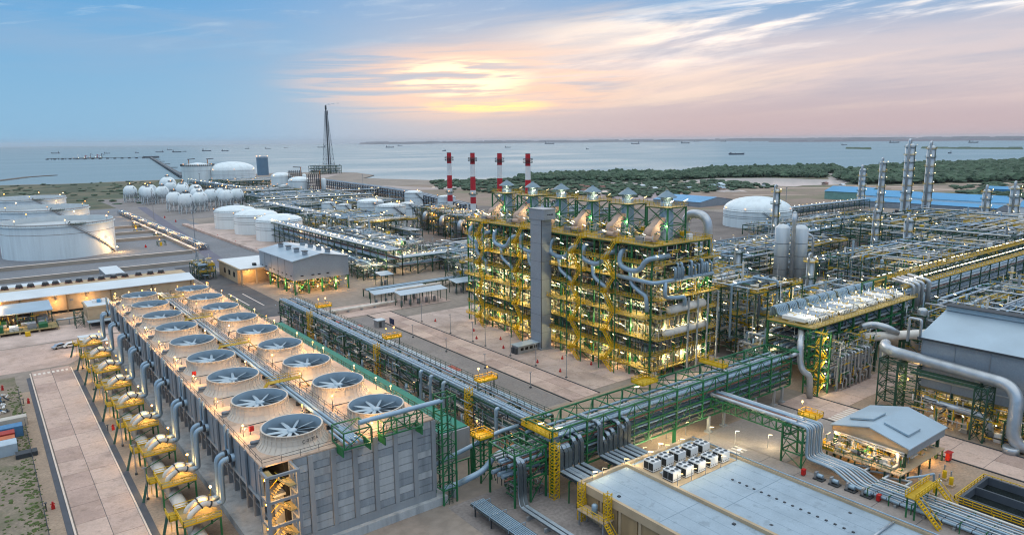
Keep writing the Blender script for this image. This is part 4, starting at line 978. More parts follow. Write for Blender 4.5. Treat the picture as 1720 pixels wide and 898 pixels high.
for j, r in enumerate((.14, .2, .12, .18, .14, .22)): tube('upper_line', (130.4 + j * 1.0, 5, 2.1 + r), (130.4 + j * 1.0, 58, 2.1 + r), r, (silver, silver_b, pipe_pale)[j % 3], BQ, 8)
for k in range(3): pipe('side_loop', [(136.2 + k * .1, 66 - k * 4, 1.2), (139, 66 - k * 4, 1.2), (139, 62 - k * 4, 2.0), (136.2, 62 - k * 4, 2.0)], .25, silver, BQ, 8)
for i, (x, y) in enumerate(((129.4, 67.5), (129.6, 64.4), (129.8, 61.2), (130, 58.2))):
    T = thing('valve_skid', 'small grey pump and valve skid beside the branch pipes', 'pump', (x, y, 0), 'skids beside the branch pipes')
    box('skid_base', x - .8, x + .8, y - 1, y + 1, .05, .4, dkgrey, T); tube('pump_body', (x, y - .7, .95), (x, y + .5, .95), .42, silver_b, T); box('panel_box', x - .5, x + .5, y + .5, y + .9, .4, 1.6, grey_st, T)
# ------------------------------------------------------------ pump shelter
PS_ = thing('pump_shelter', 'open pump shelter with pale blue gabled roof and warm lit pumps', 'shelter', (150, 64, 0))
for x in (142.6, 158.2):
    for y in (57.2, 64.3, 71.4): box('column', x - .28, x + .28, y - .28, y + .28, 0, 6.9, green_dk, PS_)
def gable(nm, x0, x1, y0, y1, z0, zr, mat, par, t=.25):
    ym = (y0 + y1) / 2; b = MB()
    for (ya, za, yb, zb) in ((y0, z0, ym, zr), (ym, zr, y1, z0)):
        n = len(b.v); b.v += [(x0, ya, za), (x1, ya, za), (x1, yb, zb), (x0, yb, zb), (x0, ya, za - t), (x1, ya, za - t), (x1, yb, zb - t), (x0, yb, zb - t)]
        b.f += [tuple(n + i for i in q) for q in ((0, 1, 2, 3), (7, 6, 5, 4), (0, 4, 5, 1), (1, 5, 6, 2), (2, 6, 7, 3), (3, 7, 4, 0))]; b.sm += [False] * 6
    return b.build(nm, mat, par)
gable('roof', 141.6, 159.4, 56.0, 72.4, 7.2, 9.3, roof_m, PS_)
b = MB(); b.poly([(142.0, 56.4, 5.9), (142.0, 56.4, 7.0), (142.0, 64.2, 9.0), (142.0, 72.0, 7.0), (142.0, 72.0, 5.9)]); b.build('gable_wall', concrete_tan, PS_)
box('side_fascia', 142.0, 159.0, 56.3, 56.5, 5.2, 7.05, clad, PS_); box('side_fascia', 142.0, 159.0, 71.9, 72.1, 5.8, 7.05, clad, PS_)
for (x0, x1, y0, y1, z0, z1) in ((146, 151.5, 58.2, 63.2, 8.0, 9.2), (146, 151.5, 65.4, 70.4, 9.2, 8.0)):
    b = MB(); n = 0; b.v += [(x0, y0, z0 + .3), (x1, y0, z0 + .3), (x1, y1, z1 + .3), (x0, y1, z1 + .3), (x0, y0, z0 - .1), (x1, y0, z0 - .1), (x1, y1, z1 - .1), (x0, y1, z1 - .1)]
    b.f += [(0, 1, 2, 3), (0, 4, 5, 1), (1, 5, 6, 2), (2, 6, 7, 3), (3, 7, 4, 0)]; b.sm += [False] * 5; b.build('roof_vent', roof_m, PS_)
box('pump_deck', 138.2, 158.6, 55.8, 73, 2.5, 2.7, concrete_tan, PS_)
for y in range(56, 74, 3):
    for x in (138.5, 142.0, 147, 152, 158): box('deck_post', x - .14, x + .14, y - .14, y + .14, 0, 2.5, green_dk, PS_)
for i, (x, y) in enumerate(((141, 69.5), (141.2, 64.8), (141, 60.2), (145, 68), (145, 62), (148.5, 66), (148.5, 60))):
    p = box('pump_casing', x - .7, x + .7, y - .8, y + .8, 2.7, 3.9, (white_p, dkgrey, pipe_pale)[i % 3], PS_); tube('motor', (x - .2, y + .8, 3.3), (x - .2, y + 1.9, 3.3), .42, grey_st, p)
    pipe('pump_pipe', [(x - .9, y - .5, 3.3), (x - 1.6, y - .5, 3.5), (x - 1.6, y - 2.2, 3.2), (x + .5, y - 2.2, 3.2), (x + .5, y - 2.2, 5.6)], .28, pipe_pale, PS_, 8)
for z in (5.4, 5.9): pipe('overhead_pipe', [(141.8, 57, z), (141.8, 71.6, z)], .2, pipe_pale, PS_, 8)
b = MB(); b.rail([(138.2, 55.8), (138.2, 73), (142, 73)], 2.7, w=.08, step=1.8); b.build('guard_rail', green, PS_, 'stuff'); b = MB(); b.rail([(138.4, 69.6), (138.4, 73), (141.4, 73)], 2.7, w=.12, step=1.0, toe=.5); b.build('guard_rail', yellow, PS_, 'stuff')
for (x, y, z, e) in ((141.4, 71.0, 5.6, 500.), (141.2, 63.6, 5.0, 700.), (141.2, 58.0, 5.3, 400.), (150, 64, 5.6, 900.), (147, 60, 1.6, 500.), (146, 67, 1.6, 500.), (155, 58.5, 1.8, 600.)):
    p = ball('bulb', (x, y, z + .3), .24, L_WARM, PS_); point_light((x, y, z), p, e, (1.0, .58, .2))
# ------------------------------------------------------------ settling basin, stair bridge
BS = thing('open_basin', 'open dark concrete basin with yellow rails beyond the pump shelter', 'basin', (148, 30, 0))
bs_m = M('basin_wall', '4a525a', .8, var=.15, scale=.3)
for (x0, x1, y0, y1) in ((140.0, 140.5, -10, 46), (152.5, 153, -10, 46), (140.5, 152.5, 45.5, 46), (146.2, 146.6, -10, 45.5)): box('wall', x0, x1, y0, y1, 0, 2.0, bs_m, BS)
box('water', 140.5, 152.5, -10, 45.5, .06, .5, M('dark_water', '1d2424', .1, var=.3, scale=.3), BS)
b = MB(); b.rail([(139.4, -10), (139.4, 46.6), (153.4, 46.6), (153.4, -10)], 1.0, w=.12, step=1.5, toe=.2); b.build('guard_rail', yellow, BS, 'stuff')
for y in range(-8, 46, 6): box('rail_post', 139.3, 139.5, y, y + .2, 0, 1, yellow, BS)
YS = thing('stair_bridge', 'yellow stair bridge stepping over the branch pipes', 'stairs', (132, 49, 0))
box('deck', 127.4, 137.2, 48.6, 50.4, 4.2, 4.35, yellow_dk, YS)
for x in (128, 136.8):
    for y in (48.8, 50.2): box('leg', x - .12, x + .12, y - .12, y + .12, 0, 4.2, green, YS)
b = MB(); b.rail([(127.4, 48.6), (137.2, 48.6)], 4.35, w=.11, step=1.2, toe=.2); b.rail([(127.4, 50.4), (137.2, 50.4)], 4.35, w=.11, step=1.2, toe=.2); b.build('guard_rail', yellow, YS, 'stuff')
for x in (127.6, 136.0):
    b = MB()
    for i in range(11): b.box(x, x + 1.1, 48.3 - i * .36, 48.6 - i * .36, 4.1 - i * .38, 4.16 - i * .38)
    for dx in (0, 1.1): b.bar((x + dx, 48.6, 4.2), (x + dx, 44.4, 0), .13, .25); b.bar((x + dx, 48.6, 5.2), (x + dx, 44.4, 1.0), .1); b.bar((x + dx, 46.5, 3.1), (x + dx, 46.5, 2.1), .1); b.bar((x + dx, 44.6, 1.1), (x + dx, 44.6, .2), .1)
    b.build('stair_flight', yellow, YS, 'stuff')
for i, (x, y) in enumerate(((141, 50.5), (144, 51), (147, 50), (143, 54), (149, 52))):
    T = thing('dosing_pump', 'small pale dosing pump on the pad between shelter and basin', 'pump', (x, y, 0), 'dosing pumps on the basin pad')
    box('plinth', x - .7, x + .7, y - .6, y + .6, .05, .5, concrete_tan, T); tube('body', (x, y, .5), (x, y, 2.0), .4, pipe_pale if i % 2 else yellow, T); tube('riser', (x + .5, y + .3, .5), (x + .5, y + .3, 3.0), .16, grey_st, T, 8)
T = thing('dosing_lines', 'grey pipe bend rising behind the dosing pumps', 'pipe', (138, 52, 0)); pipe('line', [(136.5, 54, 3.6), (139.5, 52.5, 3.6), (142.5, 51.5, 3.6), (142.5, 51.5, .5)], .22, silver_b, T, 8)
for (x, y) in ((128.6, 70.5), (130.0, 56.0)):
    T = thing('hydrant_box', 'red fire hose box beside the substation pipes', 'fire box', (x, y, 0), 'red fire boxes by the substation'); box('cabinet', x - .45, x + .45, y - .3, y + .3, .3, 1.4, red, T); box('stand', x - .35, x + .35, y - .2, y + .2, 0.04, .3, dkgrey, T); box('cap', x - .5, x + .5, y - .35, y + .35, 1.4, 1.48, red, T)
T = thing('hydrant_box', 'red fire hose box at the road corner of the pump shelter', 'fire box', (158.8, 55, 0)); box('cabinet', 158.2, 159.4, 54.6, 55.4, .3, 2.0, red, T); box('stand', 158.3, 159.3, 54.7, 55.3, .04, .3, dkgrey, T); box('cap', 157.9, 159.7, 54.4, 55.6, 2.0, 2.1, red, T)
# ============================================================ FURNACE BLOCK
FB = thing('furnace_block', 'huge lit furnace block of green steel, yellow platforms and six lantern-capped stacks', 'furnace', (160, 175, 0))
FX0, FX1, FY0, FY1, FZ = 149.6, 173.5, 129.4, 221.0, 38.9
YC = [135.6 + 15.5 * k for k in range(6)]
cols_y = [FY0 + (FY1 - FY0) * i / 12 for i in range(13)]
for y in cols_y:
    for x in (148.0, 173.2): box('column', x - .22, x + .22, y - .22, y + .22, 0, FZ, green, FB)
for x in (153.5, 158.5, 163.5, 168.5):
    for y in (FY0, FY1): box('column', x - .2, x + .2, y - .2, y + .2, 0, FZ, green, FB)
LV = [3.0, 7.5, 12.0, 18.4, 23.5, 28.6, 33.6]
for z in LV + [FZ]:
    box('edge_beam', 147.75, 148.25, FY0, FY1, z - .55, z - .12, green, FB); box('edge_beam', 148.3, 173, FY0 - .24, FY0 + .24, z - .55, z - .12, green, FB)
# radiant boxes below, convection boxes above
rib_m = M('furnace_rib', '6e6c62', .6, var=.2, scale=.6)
for k, yc in enumerate(YC):
    y0, y1 = yc - 6.2, yc + 6.2
    r = box('radiant_box', 152.2, 171, y0, y1, 2.4, 18.0, furn_w, FB)
    b = MB()
    for i in range(9):
        y = y0 + .4 + i * (y1 - y0 - .8) / 8; b.box(151.85, 152.2, y - .13, y + .13, 2.4, 18.0)
    for z in (5.2, 9.8, 14.8): b.box(151.95, 152.2, y0, y1, z - .15, z + .15)
    if k == 0:
        for i in range(12): b.box(153 + i * 1.6, 153.25 + i * 1.6, y0 - .3, y0, 2.4, 18.0)
        for z in (5.2, 9.8, 14.8): b.box(152.4, 171, y0 - .2, y0, z - .15, z + .15)
    b.build('buckstay', rib_m, FB, 'stuff')
    box('convection_box', 155.5, 168.5, yc - 4.6, yc + 4.6, 18.0, 37.6, dkgrey, FB)
    for i in range(5): box('tube_bank', 155.0, 155.48, yc - 4.2, yc + 4.2, 20 + i * 3.5, 22.2 + i * 3.5, (beige, furn_w, grey_st)[(i + k) % 3], FB)
    for i in range(5): tube('header_drum', (154.2, yc - 5, 19.2 + i * 3.9), (154.2, yc + 5, 19.2 + i * 3.9), .38, (silver, pipe_pale)[i % 2], FB, 10)
    for i in range(7): tube('riser_tube', (153.2, yc - 5.2 + i * 1.7, 18.2), (153.2, yc - 5.2 + i * 1.7, 30 + (i * 7 % 5) * 1.3), .17, (pipe_pale, silver, pipe_dk)[i % 3], FB, 6)
    for i in range(8): tube('inner_post', (150.4, y0 + i * 1.7, .1), (150.4, y0 + i * 1.7, 18.2), .09, grey_st, FB, 6)
    # burner boxes and ducts at the foot
    for i in range(6):
        y = y0 + .9 + i * 2.05; box('burner_box', 150.6, 152.0, y - .55, y + .55, .5, 2.2, (white_p, beige, pipe_pale)[i % 3], FB); tube('burner_leg', (150.2, y, .1), (150.2, y, 2.3), .13, white_p, FB, 6)
    pipe('fuel_line', [(149.2, y0, 2.5), (149.2, y1, 2.5)], .15, pipe_pale, FB, 6); pipe('fuel_line', [(149.5, y0, 1.2), (149.5, y1, 1.2)], .22, pipe_pale, FB, 6)
    box('pier', 152.4, 153.4, y0 + .3, y1 - .3, .06, 2.4, concrete_tan, FB)
    # looping transfer lines
    pipe('transfer_line', [(154.5, yc + 5.2, 36.4), (147.4, yc + 5.2, 36.4), (147.0, yc + 5.2, 32.2), (147.0, yc + 1.0, 31.2), (147.0, yc - 2.6, 31.6), (147.0, yc - 4.6, 34.6), (147.8, yc - 6.4, 35.6), (154.5, yc - 6.6, 35.6)], .78, silver_b, FB, 14, 1.7)
    pipe('transfer_line', [(147.0, yc + .8, 31.3), (146.9, yc + .4, 27.4), (146.9, yc - 3.2, 25.6), (146.9, yc - 5.4, 24.9), (146.9, yc - 5.8, 20.4)], .62, silver_b, FB, 12, 1.5)
    pipe('transfer_line', [(154, yc - 2.0, 29.5), (149.0, yc - 2.0, 29.5), (149.0, yc - 2.0, 24)], .5, silver, FB, 10, 1.1)
# platforms along the front and round the south end
for li, z in enumerate(LV):
    out = 2.6 if li == 3 else 1.2
    for k, yc in enumerate(YC):
        y0, y1 = yc - 7.7, yc + 7.7; dx = out + (0.8 if (k + li) % 2 else 0)
        box('platform', 148.3 - dx, 151.7, max(y0, FY0), min(y1, FY1) - .05, z - .12, z, grating, FB)
    b = MB()
    for k, yc in enumerate(YC):
        y0, y1 = max(yc - 7.7, FY0), min(yc + 7.7, FY1) - .05; dx = out + (0.8 if (k + li) % 2 else 0); xx = 148.3 - dx
        b.rail([(148.2, y0), (xx, y0), (xx, y1), (148.2, y1)], z, w=.085, step=1.1, toe=.14)
    b.build('front_rail', yellow, FB, 'stuff')
    box('end_platform', 148.3, 176.0, FY0 - (2.4 if li >= 2 else 1.4), FY0 - .25, z - .12, z, grating, FB)
    b = MB(); yy = FY0 - (2.4 if li >= 2 else 1.4); b.rail([(148.3, FY0), (148.3, yy), (176, yy), (176, FY0)], z, w=.08, step=1.3, toe=.12); b.build('end_rail', yellow, FB, 'stuff')
# bracing on the front and the end
for i in range(12):
    for za, zb in zip([0] + LV, LV + [FZ]):
        if (i + int(za)) % 3 == 0: bar('brace', (148, cols_y[i], za), (148, cols_y[i + 1], zb), .2, green, FB)
xs = [148, 153.5, 158.5, 163.5, 168.5, 173.2]
for i in range(5):
    for za, zb in zip([0] + LV, LV + [FZ]):
        if (i + int(zb)) % 2 == 0: bar('brace', (xs[i], FY0, za), (xs[i + 1], FY0, zb), .18, green, FB)
# zigzag stairs with yellow cages
for ys in (209.5, 187.0, 158.0, 143.5):
    b = MB(); zs = [0.1] + LV + [FZ]
    for i, (za, zb) in enumerate(zip(zs, zs[1:])):
        ya, yb = (ys - 1.9, ys + 1.9) if i % 2 == 0 else (ys + 1.9, ys - 1.9)
        for dx in (0, 1.0): b.bar((145.0 + dx, ya, za), (145.0 + dx, yb, zb), .12, .3); b.bar((145.0 + dx, ya, za + 1.1), (145.0 + dx, yb, zb + 1.1), .1); b.bar((145.0 + dx, (ya + yb) / 2, (za + zb) / 2), (145.0 + dx, (ya + yb) / 2, (za + zb) / 2 + 1.1), .09)
        for j in range(9): u = j / 8; b.box(145.0, 146.0, ya + (yb - ya) * u - .14, ya + (yb - ya) * u + .14, za + (zb - za) * u, za + (zb - za) * u + .07)
        b.box(144.9, 147.2, min(yb, yb + (1.2 if yb > ys else -1.2)), max(yb, yb + (1.2 if yb > ys else -1.2)), zb - .1, zb); b.rail([(147.2, yb), (144.9, yb), (144.9, yb + (1.2 if yb > ys else -1.2)), (147.2, yb + (1.2 if yb > ys else -1.2))], zb, w=.09, step=1.1, toe=.3)
    b.build('stair_flights', yellow, FB, 'stuff')
    for y in (ys - 3.2, ys + 3.2):
        for x in (144.9,): box('stair_post', x - .12, x + .12, y - .12, y + .12, 0, FZ, green, FB)
# pipes running along the front on several levels
for z, r, mt in ((9.6, .3, silver), (15.0, .25, pipe_pale), (20.4, .35, silver_b), (21.4, .2, pipe_pale), (25.6, .28, silver), (30.8, .22, pipe_dk), (26.4, .16, pipe_pale), (16.2, .16, pipe_dk)):
    tube('bus_pipe', (150.9, FY0, z), (150.9, FY1, z), r, mt, FB, 8)
# ---- top deck
box('roof_deck', 147.4, 173.6, FY0 - .8, FY1, FZ - .15, FZ, grating, FB)
b = MB(); b.rail([(147.4, FY1), (147.4, FY0 - .8), (173.6, FY0 - .8), (173.6, FY1)], FZ, w=.09, step=1.2, toe=.16); b.rail([(152.5, FY0), (152.5, FY1)], FZ, w=.1, step=1.8, toe=.3); b.build('roof_rail', yellow, FB, 'stuff')
hood_m = M('hood_grey', '6f8794', .45, metal=.3, var=.1, scale=.5)
for k, yc in enumerate(YC):
    x0, x1, y0, y1 = 156.8, 164.8, yc - 3.9, yc + 3.9; zt = 48.8
    for x in (x0, x1):
        for y in (y0, y1): box('tower_post', x - .2, x + .2, y - .2, y + .2, FZ, zt, green, FB)
    for z in (43.8, zt):
        for y in (y0, y1): box('tower_beam', x0, x1, y - .16, y + .16, z - .3, z, green, FB)
        for x in (x0, x1): box('tower_beam', x - .16, x + .16, y0, y1, z - .3, z - .01, green, FB)
    for za, zb in ((FZ, 43.6), (43.8, zt)):
        for y in (y0, y1): bar('tower_brace', (x0, y, za), (x1, y, zb), .15, green, FB); bar('tower_brace', (x1, y, za), (x0, y, zb), .15, green, FB)
        for x in (x0, x1): bar('tower_brace', (x, y0, za), (x, y1, zb), .15, green, FB); bar('tower_brace', (x, y1, za), (x, y0, zb), .15, green, FB)
    b = MB(); b.lathe([(2.1, 37), (2.1, 47), (1.75, 48.5), (1.75, 50.9), (1.6, 50.9)], (160.8, yc, 0), 24); b.build('stack', silver_b, FB)
    b = MB(); b.lathe([(1.75, 50.0), (1.8, 51.3), (2.9, 51.4), (2.95, 51.55), (1.5, 52.6), (.5, 53.2), (.4, 53.5), (.01, 53.55)], (160.8, yc, 0), 16, False); b.build('stack_hood', hood_m, FB)
    box('tower_deck', x0 - .4, x1 + .4, y0 - .4, y1 + .4, zt, zt + .1, grating, FB)
    b = MB(); b.rail([(x0 - .4, y0 - .4), (x1 + .4, y0 - .4), (x1 + .4, y1 + .4), (x0 - .4, y1 + .4), (x0 - .4, y0 - .4)], zt + .1, w=.08, step=1.6); b.build('tower_rail', yellow_dk, FB, 'stuff')
    b = MB(); b.path([(154.6, yc - 1.6, 41.4), (154.6, yc + 1.2, 41.4)], 2.0, 20, 0.1); b.build('fan_scroll', beige, FB)
    b = MB(); n = 0; b.v += [(153.2, yc - 1.2, 42.4), (156.2, yc - 1.2, 42.4), (156.2, yc + 1.0, 42.4), (153.2, yc + 1.0, 42.4), (157.6, yc - 1.2, 46.0), (160, yc - 1.2, 45.4), (160, yc + 1.0, 45.4), (157.6, yc + 1.0, 46.0)]
    b.f += [(0, 1, 5, 4), (1, 2, 6, 5), (2, 3, 7, 6), (3, 0, 4, 7), (4, 5, 6, 7), (3, 2, 1, 0)]; b.sm += [False] * 6; b.build('fan_duct', beige, FB)
    box('fan_motor', 150.6, 152.6, yc - .2, yc + 2.6, FZ, 40.6, grey_st, FB); tube('motor_body', (151.6, yc - 3.6, 40.2), (151.6, yc - .6, 40.2), .8, beige, FB)
    for i in range(4): box('cabinet', 166.5, 168.2, yc - 4 + i * 2.1, yc - 2.6 + i * 2.1, FZ, FZ + 1.6 + .5 * (i % 2), (white_p, yellow, grey_st)[i % 3], FB)
    ladder_cage(FB, 165.0, yc + 2.2, FZ, 49, 1.2)
    for (dx, dy) in ((-3.4, -4.6), (3.0, -4.4)): bar('hood_lamp', (160.8 + dx, yc + dy * .9, 50.4), (160.8 + dx + .9, yc + dy * .9 - .5, 50.9), .2, L_TUBE, FB)
    point_light((158.6, yc - 2.8, 50.6), FB, 160.0, (1.0, .85, .5)); point_light((156, yc - 3.5, 43.5), FB, 260.0, (1.0, .8, .5))
# ---- slanted tube lamps everywhere
def tubes(T, pts, mat=None, l=1.25, w=.11):
    for (x, y, z) in pts:
        a = random.uniform(.15, .85); bar('tube_lamp', (x, y, z), (x - l * math.cos(a) * .75, y + l * math.sin(a) * .9, z + l * .35), w, mat or L_TUBE, T)
P_ = []
for z in LV:
    for i in range(22): P_.append((random.uniform(146.8, 150.2), FY0 + 1 + (FY1 - FY0 - 2) * (i + random.uniform(.1, .9)) / 22, z + random.choice((2.1, 2.5, 3.0))))
for i in range(46): P_.append((random.uniform(148, 157), random.uniform(FY0, FY1), FZ + random.uniform(1.8, 3.4)))
for z in LV:
    for i in range(8): P_.append((149 + i * 3.3 + random.uniform(0, 2), FY0 - random.uniform(.4, 1.6), z + 2.4))
tubes(FB, P_[:296])
for z in (5.6, 14.5, 21.5, 31.5):
    for i in range(7): point_light((149.2, FY0 + 6 + i * 13.2, z), FB, 850.0, (1.0, .78, .38), .4)
for z in (5.6, 14.5, 26.0):
    for i in range(3): point_light((154 + i * 8, FY0 - .9, z), FB, 480.0, (1.0, .78, .38), .4)
for i in range(9): point_light((149.6, FY0 + 4 + i * 10.5, 1.9), FB, 200.0, (1.0, .66, .34), .3)
random.seed(44)
for li, z in enumerate(LV):                                     # valves, boxes and short risers crowding every floor
    for i in range(26):
        y = random.uniform(FY0 + 1, FY1 - 1); s_ = random.uniform(.2, .5); x = random.uniform(149.0, 151.4)
        if i % 2: box('junction_box', x - s_, x + s_, y - s_, y + s_, z, z + random.uniform(.7, 1.9), random.choice((grey_st, pipe_pale, silver, green, beige)), FB)
        else: pipe('short_riser', [(x, y, z), (x, y, z + random.uniform(1.6, 3.4)), (x, y + random.choice((-1, 1)) * random.uniform(1, 3.2), z + 3.5)], random.choice((.12, .16, .22)), random.choice((silver, pipe_pale, silver_b, green)), FB, 6)
def clutter(T, x0, x1, y0, y1, z0, z1, n, mats, lmax=5.0, wmax=.3):
    for mt in mats:
        b = MB()
        for i in range(n):
            x, y, z = random.uniform(x0, x1), random.uniform(y0, y1), random.uniform(z0, z1); l = random.uniform(.6, lmax); ax = random.choice('xyzzy'); w = random.uniform(.08, wmax)
            q = (min(x + l, x1), y, z) if ax == 'x' else (x, min(y + l, y1), z) if ax == 'y' else (x, y, min(z + l * .7, z1))
            b.bar((x, y, z), q, w)
        b.build('small_piping', mt, T, 'stuff')
clutter(FB, 148.4, 152.1, FY0, FY1, .4, FZ - .4, 520, (silver, green, yellow, pipe_pale, pipe_dk), 4.0, .2)
clutter(FB, 148.4, 175.5, FY0 - 2, FY0 + .4, .4, FZ - .4, 170, (silver, green, yellow, pipe_pale), 4.0, .2)
clutter(FB, 148.5, 171, FY0 + 1, FY1 - 1, FZ + .1, FZ + 3.6, 170, (silver, yellow, pipe_pale, green), 3.0, .25)
for i in range(26):                                            # slender secondary posts
    y = FY0 + 1.7 + i * 3.53; bar('mullion', (147.9, y, .1), (147.9, y, FZ), .13, green, FB)
# ---- south end: drums, manifold, silver posts
SE = thing('steam_drums', 'two fat pale steam drums on the end platforms of the furnace block', 'drum', (162, 127.6, 12))
for z, x0, x1, r in ((19.9, 154, 169.5, 1.25), (13.3, 152.5, 171, 1.1)):
    b = MB(); b.path([(x0, 127.9, z + .2), (x1, 127.9, z + .2)], r, 20); b.build('drum', pipe_pale, SE)
    for x in (x0, x1): ball('drum_end', (x, 127.9, z + .2), (.55, r * .98, r * .98), pipe_pale, SE)
    for x in (x0 + 2.5, x1 - 2.5): box('saddle', x - .4, x + .4, 127.0, 128.8, z - 1.6, z - .6, grey_st, SE)
MF = thing('steam_manifold', 'long silver manifold pipe with a comb of upright branch pipes on the furnace end', 'pipe manifold', (158, 126, 28))
b = MB(); b.path([(146.4, 141, 29.2), (146.2, 127.0, 29.0), (171.5, 126.4, 29.0)], .62, 14, 1.4); b.build('header', silver_b, MF)
b = MB(); b.path([(150.5, 126.6, 29.0), (150.5, 126.6, 24.5), (155.5, 126.4, 23.8), (158.8, 126.2, 23.8), (158.8, 126.2, 21.0)], .6, 14, 1.4); b.build('down_leg', silver_b, MF)
for i, x in enumerate((154.5, 155.6, 156.3, 157.2, 158.0, 160.6, 161.6, 163.2, 165.0, 166.2, 167.0, 167.8, 168.8, 170.8)):
    h = 33.6 if i in (1, 3, 6, 9) else 32.4; pipe('branch', [(x, 126.4, 29), (x, 126.4, h), (x, 128.6, h)], .3 if i % 3 else .42, silver_b, MF, 8, .5)
for x in (161.3, 165.6, 170.2, 175.0): T_ = tube('silver_post', (x, 126.7, 0), (x, 126.7, 23), .32, silver, FB, 10)
AR = thing('arch_pipe', 'huge silver arch pipe rising over the furnace deck corner', 'pipe', (174, 133, 36))
b = MB(); b.path([(176.5, 141, 37), (176.5, 141, 45.4), (175.4, 131.6, 45.4), (175.4, 131.6, 33)], 1.35, 20, 4.6, True, 10); b.build('arch', silver, AR)
T_ = box('support', 173.8, 177.4, 130.6, 142, 32.4, 33.0, green, AR)
for (x, y) in ((174.3, 131), (177, 131), (174.3, 141.6), (177, 141.6)): box('support_leg', x - .25, x + .25, y - .25, y + .25, 0, 32.4, green, AR)
# ---- lift shaft
LS = thing('lift_shaft', 'tall plain grey clad lift shaft standing before the furnace block', 'lift shaft', (146, 175, 0))
box('shaft', 143.0, 147.2, 171.4, 177.0, 0, 43.2, clad, LS); box('head', 142.7, 147.5, 169.8, 177.4, 43.2, 46.4, clad, LS); box('cap', 142.5, 147.7, 169.6, 177.6, 46.4, 46.6, clad, LS)
box('corner_trim', 142.9, 143.05, 171.3, 171.5, 0, 43.2, dkgrey, LS)
for i, w in enumerate((.35, .5, .35, .5, .3)): box('sign_mark', 144.0 + i * .55, 144.0 + i * .55 + w, 169.76, 169.8, 44.6, 45.0, dkgrey, LS)
box('plinth', 142.6, 147.6, 171.0, 177.4, 0.06, .7, concrete_dk, LS)
for i in range(7): box('cladding_joint', 142.97, 143.0, 171.45, 176.95, 5.9 + i * 5.9, 5.96 + i * 5.9, dkgrey, LS); box('cladding_joint', 143.05, 147.15, 171.37, 171.4, 5.9 + i * 5.9, 5.96 + i * 5.9, dkgrey, LS)
SHD = thing('analyser_shed', 'low grey shed with dark windows at the foot of the lift shaft', 'shed', (138.5, 174.5, 0))
box('wall', 134.2, 142.6, 172.6, 176.0, .1, 2.6, grey_st, SHD); box('roof', 133.9, 142.8, 172.2, 176.4, 2.6, 2.8, roof_m, SHD)
for i in range(4): box('window', 135.2 + i * 1.9, 136.4 + i * 1.9, 172.55, 172.6, 1.1, 2.0, dark, SHD)
for i in range(2): box('end_unit', 133.5, 134.2, 172.9 + i * 1.5, 174.0 + i * 1.5, .1, 2.0, dkgrey, SHD)
# ---- hydrants, light poles and kiosks on the apron
def pole(x, y, h=7.0, lab='slim grey lamp pole standing on the pale apron before the furnaces', grp='lamp poles on the apron'):
    T = thing('lamp_pole', lab, 'lamp pole', (x, y, 0), grp); tube('mast', (x, y, 0), (x, y, h), .1, grey_st, T, 8); box('lamp_head', x - .5, x + .3, y - .15, y + .15, h, h + .15, grey_st, T); box('foot', x - .25, x + .25, y - .25, y + .25, 0, .4, dkgrey, T)
for (x, y) in ((130.9, 208), (131.1, 194), (131.3, 229), (131.4, 187), (131.2, 160), (131.2, 146), (131.3, 173)): pole(x, y)
for (x, y) in ((117.8, 168), (117.8, 190), (117.8, 212), (117.8, 146)): pole(x, y, 4.5, 'short grey bent-top pole on the gravel beside the pipe rack', 'short poles on the gravel yard')
for (x, y) in ((135.5, 226), (134, 196), (134.5, 181), (133.5, 162), (133.2, 151), (139, 205), (140, 190), (142, 160), (145, 150)):
    T = thing('hydrant', 'red fire hydrant with outlet arms on the furnace apron', 'hydrant', (x, y, 0), 'hydrants on the furnace apron'); box('base', x - .3, x + .3, y - .22, y + .22, .1, .6, red, T); tube('barrel', (x, y, .6), (x, y, 1.2), .14, red, T, 8); tube('arm', (x - .35, y, .9), (x + .35, y, .9), .07, red, T, 6)
for (x0, x1, y0, y1) in ((105, 109.5, 247, 251.5), (106, 111, 237, 241), (107, 111.5, 171, 177)):
    o = sheet('painted_patch', rect(x0, x1, y0, y1), .07, M('red_ground', 'a8584c', .9, var=.15, scale=.5))
T = thing('kiosk', 'small grey kiosk on the gravel by the crossing road', 'kiosk', (115.5, 233, 0)); box('body', 114, 117, 231.5, 234.5, .05, 2.6, grey_st, T); box('roof', 113.7, 117.3, 231.2, 234.8, 2.6, 2.8, roof_m, T); box('door', 114.6, 115.6, 231.44, 231.5, .1, 2.2, dkgrey, T)
T = thing('notice_board', 'dark blue notice board on two posts at the road edge', 'sign', (118.9, 229, 0)); box('panel', 118.5, 118.6, 227.2, 230.8, 1.2, 3.4, M('board_blue', '2b3350', .6, var=.1, scale=1), T); box('post', 118.62, 118.75, 227.6, 227.75, 0, 3.4, grey_st, T); box('post', 118.62, 118.75, 230.3, 230.45, 0, 3.4, grey_st, T)
